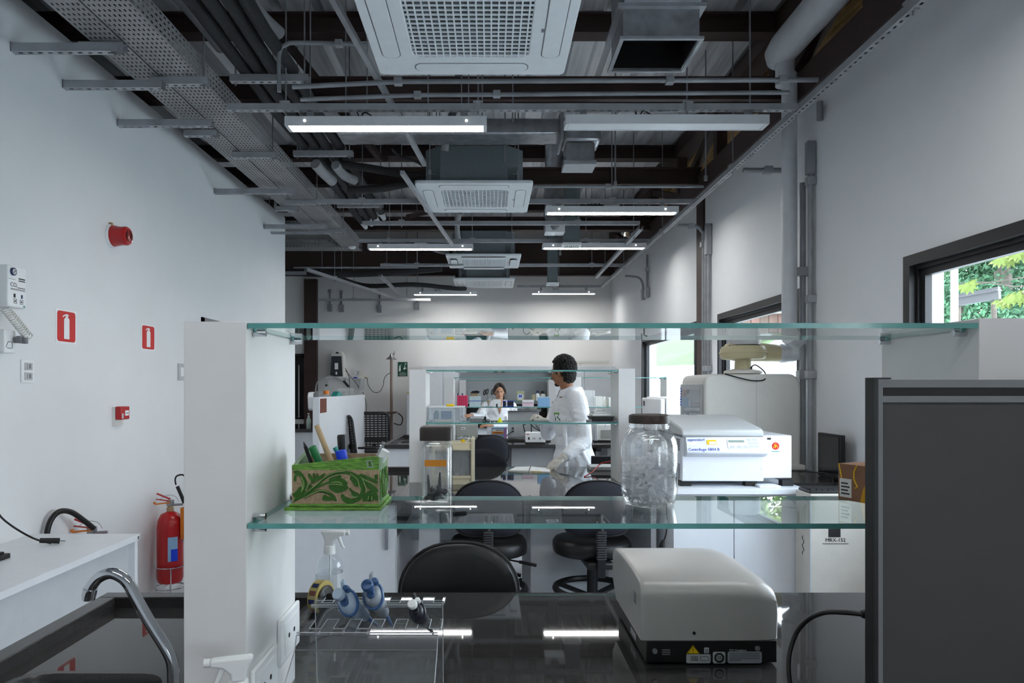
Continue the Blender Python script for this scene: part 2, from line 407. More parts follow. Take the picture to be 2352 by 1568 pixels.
# yellow corrugated siding behind the truss
mb = MB(); prof = []; z = 3.47
while z < 4.36: prof += [(0, z), (0, z+.018), (.014, z+.026), (.014, z+.044)]; z += .052
vs = []; fs = []
for dx, zz in prof: vs += [(XR+.22+dx, -4.0, zz), (XR+.22+dx, YB, zz)]
for i in range(len(prof)-1): fs.append((2*i, 2*i+1, 2*i+3, 2*i+2))
mb.add(vs, fs); part('siding_sheet', mb, M['siding'], ceil)

# ================================================================== OUTDOORS (seen through the right-hand windows)
g = part('ground', MB().box(XR+.2, 45, -20, 60, -.2, -.05), mat('pale_concrete', (214, 214, 208), .9, var=.05)); g['kind'] = 'structure'
mb = MB(); n = 10
vs = []; fs = []
for i in range(n+1):
    for j in range(n+1):
        u, v = i/n, j/n; vs.append((4.7+u*12, 14+v*30, 1.95+u*5+.15*math.sin(9*u+7*v)))
for i in range(n):
    for j in range(n): fs.append((i*(n+1)+j, (i+1)*(n+1)+j, (i+1)*(n+1)+j+1, i*(n+1)+j+1))
mb.add(vs, fs); part('lawn', mb, mat('grass_bank', (66, 84, 46), .95, var=.3, scale=2.5, bump=.5, bscale=12), kind='structure')
part('wall_garden', MB().box(4.5, 4.7, 14, 44, -.05, 1.97), mat('white_garden_wall', (238, 240, 242), .8)).__setitem__('kind', 'structure')
# shed
sh = thing('shed', 'white walled shed with weathered boards and a tiled roof outside the middle window', 'shed', (6.2, 15.6, -.05))
part('wall', MB().box(5.2, 7.4, 15, 17.4, -.05, 2.7), M['wall'], sh)
for i in range(12): part('board', MB().box(5.16+i*.19, 5.16+i*.19+.175, 14.95-.012*(i % 3), 15.0, 2.66, 3.06), mat('weathered_wood_%d' % (i % 3), (118+8*(i % 3), 100, 92), .85, var=.2, scale=8, stretch=(1, 1, .2)) if i < 3 else bpy.data.materials['weathered_wood_%d' % (i % 3)], sh)
part('roof', MB().prism([(14.7, 3.05), (17.6, 3.3), (17.6, 3.38), (14.7, 3.12)], 'x', 5.0, 7.6), mat('tile_roof', (176, 160, 150), .8, var=.15), sh)
for i in range(9): part('roof_tile', MB().cyl((5.05+i*.29, 14.66, 3.12), (5.05+i*.29, 15.6, 3.2), .07, n=8), bpy.data.materials['tile_roof'], sh)
# trees
leafm = [mat('leaf_dark', (60, 98, 68), .7, var=.3, scale=1.2), mat('leaf_mid', (62, 98, 58), .7, var=.3, scale=1.2), mat('leaf_light', (118, 134, 66), .6, var=.2, scale=2)]
barkm = mat('bark', (92, 84, 76), .9, var=.2)
def leaves(n, blobs, size, rnd):
    mb = MB()
    for i in range(n):
        c, r = rnd.choice(blobs)
        d = Vector((rnd.gauss(0, 1), rnd.gauss(0, 1), rnd.gauss(0, 1))).normalized()
        p = Vector(c)+Vector((d.x*r[0], d.y*r[1], d.z*r[2]))*(rnd.uniform(.72, 1.04))
        a = Vector((rnd.gauss(0, 1), rnd.gauss(0, 1), rnd.gauss(0, 1))).normalized(); b = a.cross(d).normalized() if abs(a.dot(d)) < .95 else Vector((1, 0, 0))
        a = (d*.3+a.cross(b)).normalized(); s = size*rnd.uniform(.6, 1.3)
        mb.add([p-a*s, p+b*s*.45, p+a*s, p-b*s*.45], [(0, 1, 2, 3)])
    return mb
def tree(loc, blobs, n, size, m, label, seed):
    rnd = random.Random(seed); t = thing('tree', label, 'tree', loc, 'trees outside the windows')
    part('crown', leaves(n, blobs, size, rnd), m, t, kind='stuff')
    mb = MB(); b0 = Vector(blobs[0][0]); l = Vector(loc)
    mb.tube(smooth_path([l, l+(b0-l)*.4+Vector((.15, .1, 0)), b0]), .14, 8)
    for c, r in blobs[1:]: mb.tube(smooth_path([l+(b0-l)*.6, (b0+Vector(c))/2+Vector((0, 0, .2)), Vector(c)]), .05, 6)
    part('trunk', mb, barkm, t, smooth=True)
tree((9.6, 13.2, -.05), [((9.6, 13.2, 3.7), (1.5, 1.7, 1.3)), ((8.6, 12.0, 4.9), (1.1, 1.2, 1.0)), ((10.6, 14.2, 4.6), (1.3, 1.3, 1.2)), ((8.3, 12.6, 2.6), (1.0, 1.1, .9)), ((10.9, 13.2, 2.4), (1.4, 1.3, 1.2))], 34000, .05, leafm[0], 'bushy dark green tree filling the big window on the right', 3)
tree((11.5, 19, -.05), [((11.5, 19, 4.5), (2.2, 2.4, 1.9)), ((9.6, 19.5, 5.0), (1.5, 1.6, 1.3)), ((13, 17.5, 6), (1.9, 1.7, 1.6)), ((12.5, 17, 3.4), (1.8, 1.6, 1.3))], 15000, .09, leafm[1], 'paler taller tree behind the bushy dark green tree', 5)
tree((7.6, 21, -.05), [((7.6, 21, 4.6), (1.6, 1.8, 1.1)), ((7.2, 22.6, 4.9), (1.5, 1.5, 1.1))], 4000, .12, leafm[2], 'light green tree showing over the shed roof', 8)
bt = thing('tree', 'near tree whose big leaved twigs reach across the window on the right', 'tree', (5.9, 5.0, -.05), 'trees outside the windows')
part('trunk', MB().tube(smooth_path([(5.9, 5.0, -.05), (5.85, 5.05, 1.6), (5.75, 5.1, 2.6), (5.8, 5.0, 3.6)]), [.09]*6+[.08]*6+[.06]*6+[.05], 8), barkm, bt, smooth=True)
def branch(pts, seed, n, lo=.25):
    rnd = random.Random(seed); pts = smooth_path(pts)
    tw = part('twig', MB().tube(pts, .006, 6), barkm, bt, smooth=True)
    for i in range(n):
        p = pts[rnd.randrange(int(len(pts)*lo), len(pts))]; L = rnd.uniform(.07, .115); a = rnd.uniform(-.6, .6); q = Vector((math.cos(a)*.5, -.3+rnd.uniform(-.3, .3), -1)).normalized(); s = q.cross(Vector((.7, .7, .1))).normalized()
        o = p+Vector((rnd.uniform(-.07, .07), rnd.uniform(-.07, .07), 0)); nn = s.cross(q)*.02
        lb = MB()
        for j in range(7):
            th = (j-3)*.52; dd = (q*math.cos(th)+s*math.sin(th)); ss = (s*math.cos(th)-q*math.sin(th)); l_ = L*(1-.05*abs(j-3)); lb.add([o, o+dd*l_*.6+ss*l_*.15+nn*.5, o+dd*l_-nn, o+dd*l_*.6-ss*l_*.15+nn*.5], [(0, 1, 2, 3)])
        lf = part('leaf', lb, leafm[2], bt); lf.parent = tw
branch([(5.78, 5.1, 2.9), W(2420, 585, 5.7), W(2360, 575, 5.8), W(2320, 590, 5.9)], 1, 6, .6)
branch([(5.8, 5.1, 2.4), W(2400, 668, 5.7), W(2350, 676, 5.8), W(2295, 690, 5.9)], 2, 9, .5)
branch([(5.78, 5.1, 2.5), W(2400, 652, 6.0), W(2310, 655, 6.4), W(2260, 648, 6.6), W(2195, 652, 6.8)], 4, 0)
branch([(5.78, 5.1, 3.2), W(2330, 560, 6.2), W(2240, 572, 6.5), W(2190, 588, 6.6)], 6, 4, .88)
branch([(5.78, 5.1, 2.6), W(2330, 640, 6.3), W(2240, 652, 6.6), W(2205, 655, 6.7)], 9, 4, .85)
solo('post', MB().lathe([(.034, -.05), (.03, 1.5), (.027, 3.4)], (X(2192, 6.05), 6.05, 0), 10), mat('pole_grey', (176, 176, 172), .6), 'slim white round post outside the big window', 'post')
t = thing('guard_rail', 'grey metal rail on posts behind the white post outside', 'rail', (5.1, 7.2, -.05))
part('rail', MB().bar(W(2198, 690, 7.4), W(2296, 672, 7.0), .04, .12).bar(W(2198, 684, 7.4), W(2296, 666, 7.0), .07, .015), mat('dull_rail', (92, 92, 94), .6), t)
for px_, Y_ in ((2205, 7.37), (2288, 7.03)): q = W(px_, 690, Y_); part('support', MB().cyl((q.x, q.y+.03, -.05), (q.x, q.y+.03, q.z), .025, n=8), barkm, t)
# ================================================================== LAMPS
def fixture(name, x0, x1, y, zb, on, label, rods, zc=3.17):
    t = thing(name, label, 'lamp', ((x0+x1)/2, y, zb), 'tube light fittings under the ceiling')
    h = .045
    part('housing', MB().box(x0+.02, x1-.02, y-.05, y+.05, zb+.012, zb+h).box(x0, x0+.02, y-.055, y+.055, zb, zb+h).box(x1-.02, x1, y-.055, y+.055, zb, zb+h).box(x0, x1, y-.058, y-.05, zb, zb+h+.01).box(x0, x1, y+.05, y+.058, zb, zb+h+.01), M['lamp_housing'], t)
    part('diffuser', MB().box(x0+.022, x1-.022, y-.049, y+.049, zb+.002, zb+.011), M['lamp_on'] if on else M['white_paint'], t)
    for xr in rods: part('bracket', MB().box(xr-.018, xr+.018, y-.012, y+.012, zb+h, zc), M['galv'], t)
    part('driver', MB().box((x0+x1)/2-.07, (x0+x1)/2+.07, y-.025, y+.025, zb+h, zb+h+.03), M['white_paint'], t)
    part('lead', MB().tube(smooth_path([((x0+x1)/2-.07, y, zb+h+.015), ((x0+x1)/2-.13, y-.01, zb+h+.05), ((x0+x1)/2-.16, y, zb+h+.02), ((x0+x1)/2-.18, y, zc)]), .004, 5), M['black'], t)
    if on:
        for k in ((x0+.12), (x1-.12)): part('clip_hole', MB().cyl((k, y-.0595, zb+.028), (k, y-.0585, zb+.028), .006, n=8), M['lamp_on'], t)
    return t
M['lamp_on'] = emit('lit_diffuser', (1, .985, .96), LAMP)
fixture('tube_light', -1.218, -.018, 4.24, 3.07, True, 'lit tube light nearest on the left, under the first channel', (-1.08, -.15))
fixture('tube_light', .45, 1.66, 4.24, 3.08, False, 'unlit white tube light beside the first lit one', (.56, 1.55))
fixture('tube_light', .50, 1.69, 6.36, 3.08, True, 'lit tube light on the second channel, right of the second air unit', (.62, 1.55))
fixture('tube_light', -1.39, -.19, 8.07, 3.09, True, 'lit tube light on the third channel, left of the third air unit', (-1.25, -.33))
fixture('tube_light', .60, 1.78, 8.07, 3.10, True, 'lit tube light on the third channel, right of the third air unit', (.75, 1.65))
fixture('tube_light', -1.27, -.2, 11.72, 3.045, True, 'lit tube light before the far wall, left of the last air unit', (-1.12, -.7))
fixture('tube_light', .69, 1.76, 11.72, 3.06, True, 'lit tube light before the far wall, right of the last air unit', (.85, 1.6))
fixture('tube_light', -1.22, -.02, 2.1, 3.07, False, 'unlit tube light above the nearest bench on the left, out of the picture', (-1.08, -.15), 4.26)
fixture('tube_light', .45, 1.66, 2.1, 3.07, True, 'lit tube light above the nearest bench on the right, out of the picture', (.56, 1.55), 4.26)
fixture('tube_light', -1.2, 0.0, -.4, 3.07, True, 'lit tube light behind the camera on the left', (-1.08, -.15), 4.26)
fixture('tube_light', .45, 1.66, -.4, 3.07, True, 'lit tube light behind the camera on the right', (.56, 1.55), 4.26)
fixture('tube_light', -3.9, -3.0, 10.2, 3.0, False, 'white tube light in the far left alcove', (-3.7, -3.1), 4.26)
# ================================================================== PERFORATED CHANNELS, CONDUITS
def strip(mb, L, wdt, z, px_, py_, hx, hy, edge=.3):
    """perforated strip along +X of length L, width wdt centred on y=0"""
    nx = int(L/px_); ny = max(1, int(wdt/py_)); xs = []; ys_ = []
    for i in range(nx): xs += [i*px_, i*px_+(px_-hx)]
    xs.append(nx*px_); m0 = (wdt-(ny*py_-(py_-hy)))/2
    ys_ = [-wdt/2]
    for j in range(ny): ys_ += [-wdt/2+m0+j*py_, -wdt/2+m0+j*py_+hy]
    ys_.append(wdt/2)
    mb.plate(xs, ys_, z, lambda i, j: not (i % 2 == 1 and j % 2 == 1)); return nx*px_
def channel(name, p0, p1, label, rods=(), w=.038, h=.038, top=4.26, group='perforated channels under the ceiling'):
    p0, p1 = Vector(p0), Vector(p1); d = p1-p0; L = d.length; d.normalize(); a = Vector((-d.y, d.x, 0))
    t = thing(name, label, 'channel', p0, group)
    R = Matrix.Translation(p0) @ Matrix(((d.x, a.x, 0, 0), (d.y, a.y, 0, 0), (0, 0, 1, 0), (0, 0, 0, 1)))
    mb = MB(); mb.m = R
    strip(mb, L, w, 0, .05, w, .022, .012); 
    mb.box(0, L, -w/2-.002, -w/2, 0, h); mb.box(0, L, w/2, w/2+.002, 0, h)
    mb.box(0, L, -w/2, -w/2+.008, h-.002, h); mb.box(0, L, w/2-.008, w/2, h-.002, h)
    part('rail', mb, M['galv'], t)
    for s in rods:
        q = p0+d*s
        part('rod', MB().cyl((q.x, q.y, p0.z-.02), (q.x, q.y, top), .005, n=6), M['galv_dark'], t)
        part('clamp', MB().box(q.x-.03, q.x+.03, q.y-.03, q.y+.03, p0.z+h, p0.z+h+.012).box(q.x-.012, q.x+.012, q.y-.032, q.y-.024, p0.z-.01, p0.z+h+.012), M['galv'], t)
    return t
ZC = 3.17
channel('strut_channel', (XR-.29, 2.2, ZC), (XR-.29, 11.7, ZC), 'long perforated channel running beside the top of the right wall', (.9, 3.2, 5.4, 7.6))
channel('strut_channel', (-1.57, 4.22, ZC), (1.84, 4.22, ZC), 'perforated cross channel carrying the nearest lit lamp', (.35, 1.5, 2.75))
channel('strut_channel', (-1.55, 6.36, ZC), (1.84, 6.36, ZC), 'perforated cross channel at the second air unit', (.4, 1.1, 2.65))
channel('strut_channel', (-1.3, 7.2, ZC), (1.53, 7.2, ZC), 'perforated cross channel just beyond the second air unit', (.4, 2.2))
channel('strut_channel', (-1.5, 8.07, ZC), (1.84, 8.07, ZC), 'perforated cross channel at the third pair of lamps', (.35, 1.3, 2.6))
channel('strut_channel', (-1.5, 9.68, ZC), (1.84, 9.68, ZC), 'perforated cross channel beyond the third air unit', (.5, 2.9))
channel('strut_channel', (-1.5, 11.72, ZC), (-.62, 11.72, ZC), 'short perforated channel before the far wall, left of the last air unit', (.3,))
channel('strut_channel', (.45, 11.72, ZC), (1.86, 11.72, ZC), 'short perforated channel before the far wall, right of the last air unit', (.7,))
channel('strut_channel', (1.55, 7.22, ZC-.04), (1.58, 10.5, ZC-.04), 'perforated channel running lengthwise over the far right lamps', (.4, 2.4))
channel('strut_channel', (-1.52, 9.75, 3.04), (-1.5, 11.7, 3.04), 'perforated channel running lengthwise at the far left', (.6,))
channel('strut_channel', (-2.35, 9.0, 3.0), (-1.6, 11.9, 3.0), 'perforated channel slanting in from the alcove', (.8,))
channel('strut_channel', (-3.5, 9.6, 3.05), (-2.5, 9.6, 3.05), 'perforated channel crossing the alcove', (.5,))
channel('strut_channel', (-2.9, 11.9, 2.97), (-1.0, 11.9, 2.97), 'perforated channel along the far wall above the shower', (.6, 1.5))
# drooping mid channel left of the first air unit
solo('strut_channel', MB().bar((-.86, 3.05, 3.52), (-.62, 4.15, 3.26), .03, .03).bar((-.62, 4.15, 3.26), (-.50, 5.4, 3.22), .03, .03), M['galv'], 'bare slim strut slanting past the left edge of the nearest air unit', 'channel', 'perforated channels under the ceiling')
solo('strut_channel', MB().bar((-.66, 5.3, 3.13), (-.42, 7.9, 3.11), .03, .03), M['galv'], 'bare slim strut passing under the left edge of the second air unit', 'channel', 'perforated channels under the ceiling')
def conduit(pts, r, label, clamps=(), boxes=(), m='galv_dark', name='conduit', group='steel conduits'):
    t = thing(name, label, 'conduit', pts[0], group)
    part('pipe', MB().tube(pts, r, 10), M[m], t, smooth=True)
    for c in clamps:
        c = Vector(c); part('coupling', MB().box(c.x-r*1.7, c.x+r*1.7, c.y-r*1.5, c.y+r*1.5, c.z-r*1.5, c.z+r*1.5), M['galv'], t, bevel=.003)
    for b in boxes: part('outlet_box', MB().box(*b), M['galv_dark'], t, bevel=.006)
    return t
zz = 3.25
conduit([(-1.12, 4.0, 3.22), (-.5, 4.0, zz), (1.86, 4.0, zz+.01)], .0135, 'upper steel conduit crossing below the nearest air unit', [(-.52, 4, zz), (1.02, 4, zz+.006), (1.66, 4, zz+.01)])
conduit([(-1.1, 4.1, 3.19), (-.4, 4.1, 3.215), (1.74, 4.1, 3.23)], .0125, 'lower steel conduit crossing below the nearest air unit', [(-.42, 4.1, 3.215), (.04, 4.1, 3.22)])
conduit([(-1.2, 6.27, 3.3), (1.9, 6.27, 3.3)], .0135, 'steel conduit crossing at the second air unit', [(-.55, 6.27, 3.3), (1.05, 6.27, 3.3)])
conduit([(-1.4, 9.3, 3.14), (-.9, 9.3, 3.12), (-.35, 9.3, 3.13)], .0125, 'steel conduit left of the third air unit', [(-.45, 9.3, 3.13)])
conduit([(-2.6, 9.35, 3.1), (-.95, 9.35, 3.1)], .012, 'thin steel conduit crossing in front of the alcove')
conduit(smooth_path([(-1.2, 4.02, 3.2), (-1.2, 4.02, 3.42), (-1.16, 4.02, 3.47), (-1.08, 4.02, 3.48), (-.7, 4.02, 3.47)]), .0125, 'steel conduit bent upright beside the dark pipes', [(-.86, 4.02, 3.475)])
# wall drops on the right wall
conduit([(XR-.03, 4.66, .97), (XR-.03, 4.66, 3.0)], .017, 'near upright conduit on the right wall, below a long pull box', [(XR-.03, 4.66, 2.88), (XR-.03, 4.66, 1.6), (XR-.03, 4.66, 2.1)], [(XR-.06, XR-.004, 4.635, 4.685, 2.92, 3.14)])
conduit([(XR-.03, 4.78, .97), (XR-.03, 4.78, 2.9)], .02, 'thick upright conduit on the right wall beside the middle window', [(XR-.03, 4.78, 1.6), (XR-.03, 4.78, 2.3)])
conduit([(XR-.03, 6.84, .97), (XR-.03, 6.84, 3.0)], .017, 'upright conduit on the right wall just before the brown column', [(XR-.03, 6.84, 1.7)], [(XR-.06, XR-.004, 6.81, 6.87, 2.8, 3.1)])
conduit([(XR-.03, 6.92, .97), (XR-.03, 6.92, 2.95)], .017, 'upright conduit on the right wall between its neighbour and the brown column', [(XR-.03, 6.92, 1.7)])
conduit(smooth_path([(XR-.28, 7.0, ZC-.05), (XR-.12, 7.0, ZC-.055), (XR-.05, 7.0, ZC-.1), (XR-.03, 7.0, ZC-.2), (XR-.03, 7.0, 2.4), (XR-.03, 7.0, 1.0)]), .017, 'conduit bending down from the long channel before the brown column', [(XR-.15, 7, ZC-.055), (XR-.03, 7.0, ZC-.24)])
conduit(smooth_path([(XR-.28, 9.75, 3.05), (XR-.1, 9.75, 3.03), (XR-.04, 9.75, 2.95), (XR-.03, 9.75, 2.87)]), .016, 'short bent conduit with a box low on the far right wall', [], [(XR-.06, XR-.004, 9.71, 9.79, 2.72, 2.87)])
conduit([(XR-.03, 9.5, 2.85), (XR-.03, 9.5, 3.3)], .016, 'short upright conduit with a box on the far right wall', [(XR-.03, 9.5, 3.1)], [(XR-.06, XR-.004, 9.46, 9.54, 2.72, 2.86)])
conduit([(XR-.03, 4.53, 3.35), (XR-.03, 4.53, 3.23)], .02, 'cut conduit stub poking below the long channel near the front', [])
conduit([(XR-.3, 5.15, 3.1), (XR-.02, 5.15, 3.1)], .018, 'short level conduit stub running to the right wall', [(XR-.12, 5.15, 3.1)])
for px_, z0, lab in ((758, 2.84, 'first'), (785, 2.83, 'second'), (872, 2.82, 'third'), (958, 2.87, 'fourth')):
    x = X(px_, YB-.02); conduit([(x, YB-.03, z0+.13), (x, YB-.03, 3.18 if px_ < 950 else 3.05)], .014, lab+' short conduit with a socket box hanging on the far wall from the alcove', [(x, YB-.03, z0+.36)] if px_ < 950 else [], [(x-.04, x+.04, YB-.055, YB-.002, z0, z0+.13)])
# ================================================================== CABLE TRAYS
def tray(name, p0, p1, w, h, label, near_only=0, flange=(1, 1)):
    p0, p1 = Vector(p0), Vector(p1); d = p1-p0; L = d.length; d.normalize(); a = Vector((-d.y, d.x, 0))
    t = thing(name, label, 'cable tray', p0, 'perforated cable trays')
    R = Matrix.Translation(p0) @ Matrix(((d.x, a.x, 0, 0), (d.y, a.y, 0, 0), (0, 0, 1, 0), (0, 0, 0, 1)))
    mb = MB(); mb.m = R; strip(mb, L, w, 0, .045, .024, .02, .0075); part('bottom', mb, M['tray'], t)
    mb = MB(); mb.m = R
    for k in range(int(w/.022)): mb.tube([(L*j/12, -w/2+.016+.021*k+.004*math.sin(j*2.1+k*1.3), .014+.004*math.sin(j*1.7+k)) for j in range(13)], .0095, 6)
    part('dark_fill', mb, M['black'], t, kind='stuff')  # dark runs added above the plate so its slots look dark from below
    for s, on in ((1, flange[0]), (-1, flange[1])):
        if not on: continue
        mb = MB(); mb.m = R @ Matrix.Translation((0, s*w/2, h/2)) @ Matrix.Rotation(PI/2, 4, 'X'); strip(mb, L, h, 0, .045, .03, .022, .008)
        part('side_flange', mb, M['tray'], t)
    return t
tray('cable_tray', (-1.755, 1.6, 3.28), (-1.755, 8.9, 3.28), .22, .12, 'wide perforated cable tray running the length of the left side')
tray('cable_tray', (-1.96, 1.6, 3.285), (-1.96, 8.2, 3.285), .16, .1, 'narrower perforated cable tray next to the left wall')
tray('cable_tray', (-4.4, 9.03, 3.28), (-1.64, 9.03, 3.28), .24, .1, 'perforated cable tray turning left into the alcove, lower one')
tray('cable_tray', (-4.4, 8.5, 3.4), (-1.87, 8.5, 3.4), .2, .1, 'perforated cable tray turning left into the alcove, upper one')
solo('smoke_sensor', MB().lathe([(.03, 0), (.05, .015), (.05, .03)], (-1.73, 8.85, 3.249), 16), M['white'], 'small white round sensor under the end of the wide cable tray', 'sensor')
def bracket(y, x1, label, z=3.2, thin=False):
    t = thing('wall_bracket', label, 'bracket', (XL, y, z), 'cantilever brackets on the left wall')
    h = .02 if thin else .042
    mb = MB(); mb.m = Matrix.Translation((XL, y, z)); L = x1-XL
    strip(mb, L, .04, 0, .05, .04, .022, .012); mb.box(0, L, -.022, -.02, 0, h); mb.box(0, L, .02, .022, 0, h); mb.box(0, L, -.02, -.012, h-.002, h); mb.box(0, L, .012, .02, h-.002, h)
    part('arm', mb, M['galv'], t); part('plate', MB().box(XL, XL+.004, y-.022, y+.022, z-.002, z+h+.004), M['galv'], t)
for i, (y, x1) in enumerate(((3.55, -1.86), (3.98, -1.84), (4.56, -1.79), (6.15, -1.68), (7.5, -1.72), (7.75, -1.7))):
    bracket(y, x1, ['cantilever bracket nearest the front of the left wall', 'long second cantilever bracket from the front on the left wall', 'third cantilever bracket from the front on the left wall', 'fourth cantilever bracket from the front on the left wall', 'thick cantilever bracket nearest the end of the left wall', 'thin slanting bracket under the end of the left wall'][i], thin=i == 5)
def trapeze(y, x0, x1, z, label, group='trapeze hangers', rods=(0, 1)):
    t = thing('trapeze_hanger', label, 'hanger', ((x0+x1)/2, y, z), group)
    mb = MB(); mb.m = Matrix.Translation((x0, y, z)); L = x1-x0
    strip(mb, L, .04, 0, .05, .04, .022, .012); mb.box(0, L, -.022, -.02, 0, .042); mb.box(0, L, .02, .022, 0, .042)
    mb.box(0, L, -.02, -.012, .04, .042); mb.box(0, L, .012, .02, .04, .042)
    part('rail', mb, M['galv'], t)
    for r in rods: 
        xr = (x0+.03, x1-.03)[r]; part('rod', MB().cyl((xr, y, z-.02), (xr, y, 4.26), .005, n=6), M['galv_dark'], t)
for y, lab in ((4.02, 'nearest'), (5.3, 'second'), (6.65, 'third'), (7.85, 'fourth')):
    trapeze(y, -1.93, -1.6, 3.237, lab+' trapeze hanger under the wide cable tray', rods=(1,))
for y, lab in ((3.62, 'nearest'), (4.85, 'second'), (6.9, 'third')):
    trapeze(y, -2.1, -1.87, 3.24, lab+' short hanger under the narrow cable tray', rods=())
for y, lab in ((4.3, 'nearest'), (5.68, 'second'), (7.3, 'third')):
    trapeze(y, -1.58, -1.1, 3.375, lab+' trapeze hanger carrying the dark insulated pipes')
trapeze(10.6, -2.55, -2.2, 3.2, 'small trapeze hanger carrying pipes in the alcove')
# dark insulated pipes
xs_ = [-1.50, -1.405, -1.31, -1.215]
for i, x in enumerate(xs_):
    y1 = 8.3-.15*i
    t = thing('insulated_pipe', ['outermost', 'second', 'third', 'innermost'][i]+' of the four dark insulated pipes along the cable tray', 'pipe', (x, 1.6, 3.46), 'dark insulated pipes')
    wob = [(x+.006*math.sin(k*1.7+i), 1.6+k*(y1-1.6)/14, 3.458+.008*math.sin(k*2.3+i*2)) for k in range(15)]
    part('insulation', MB().tube(smooth_path(wob, 3), .037, 12), M['insul'], t, smooth=True)
    for yy in ((3.0, 4.36, 5.75, 7.35) if i in (2, 3) else (3.4, 5.72, 7.38)):
        part('band', MB().cyl((x, yy-.025, 3.458), (x, yy+.025, 3.458), .0455, n=12), M['pvc_grey'], t, smooth=True)
    part('end_collar', MB().cyl((x, y1-.02, 3.458), (x+.02, y1+.12, 3.42), .036, .026, n=12), M['pvc'], t, smooth=True)
def hose(pts, r, label, m='insul'):
    return solo('insulated_hose', MB().tube(smooth_path(pts, 5), r, 10), M[m], label, 'hose', 'black insulated hoses', smooth=True)
hose([(-1.25, 5.9, 3.38), (-1.0, 5.95, 3.36), (-.75, 6.0, 3.33), (-.5, 6.0, 3.30)], .033, 'upper black hose running to the left side of the second air unit')
hose([(-1.22, 6.1, 3.22), (-.95, 6.05, 3.22), (-.7, 6.0, 3.25), (-.48, 6.0, 3.29)], .033, 'lower black hose running to the left side of the second air unit')
hose([(-.78, 5.62, 3.42), (-.72, 5.7, 3.38), (-.58, 5.8, 3.36), (-.5, 5.9, 3.3)], .012, 'thin black hose looping into the second air unit')
hose([(-2.55, 10.5, 3.27), (-2.3, 11.0, 3.2), (-1.9, 11.05, 3.1), (-1.2, 11.1, 3.13), (-.62, 11.3, 3.1), (-.4, 11.5, 3.12)], .035, 'black hose sweeping from the alcove to the last air unit')
hose([(-3.4, 10.0, 3.2), (-2.9, 10.1, 3.16), (-2.1, 10.2, 3.15), (-1.3, 10.3, 3.2), (-.7, 10.3, 3.25)], .05, 'thick black hose crossing behind the cable tray end')
hose([(-.85, 9.2, 3.4), (-.7, 9.2, 3.3), (-.5, 9.3, 3.28), (-.4, 9.4, 3.3)], .03, 'grey hose entering the third air unit', 'pvc_grey')
hose([(-.25, 5.38, 4.24), (-.24, 5.4, 3.8), (-.32, 5.55, 3.58), (-.36, 5.62, 3.40)], .03, 'grey ribbed hose dropping to the second air unit', 'pvc_grey')
hose([(-.34, 8.0, 3.5), (-.38, 8.2, 3.36), (-.35, 8.4, 3.2), (-.3, 8.6, 3.25)], .03, 'grey hose curling down before the third air unit', 'pvc_grey')
def elbow(pts, r, label):
    return solo('pvc_elbow', MB().tube(smooth_path(pts, 5), r, 12), M['pvc_grey'], label, 'pipe fitting', 'pale pvc fittings on the pipes', smooth=True)
elbow([(-1.78, 3.7, 3.66), (-1.66, 3.7, 3.6), (-1.6, 3.9, 3.55), (-1.6, 4.2, 3.55)], .045, 'pale elbow at the front of the pipes by the cable tray')
elbow([(-1.33, 3.8, 3.72), (-1.30, 3.95, 3.62), (-1.24, 4.15, 3.6)], .04, 'pale elbow on top of the dark pipes near the front')
elbow([(-1.44, 5.82, 3.36), (-1.40, 5.95, 3.32), (-1.36, 6.1, 3.3)], .045, 'pale elbow hanging under the second pipe hanger, left')
elbow([(-1.28, 5.85, 3.36), (-1.24, 6.0, 3.32), (-1.18, 6.15, 3.32)], .04, 'pale elbow hanging under the second pipe hanger, right')
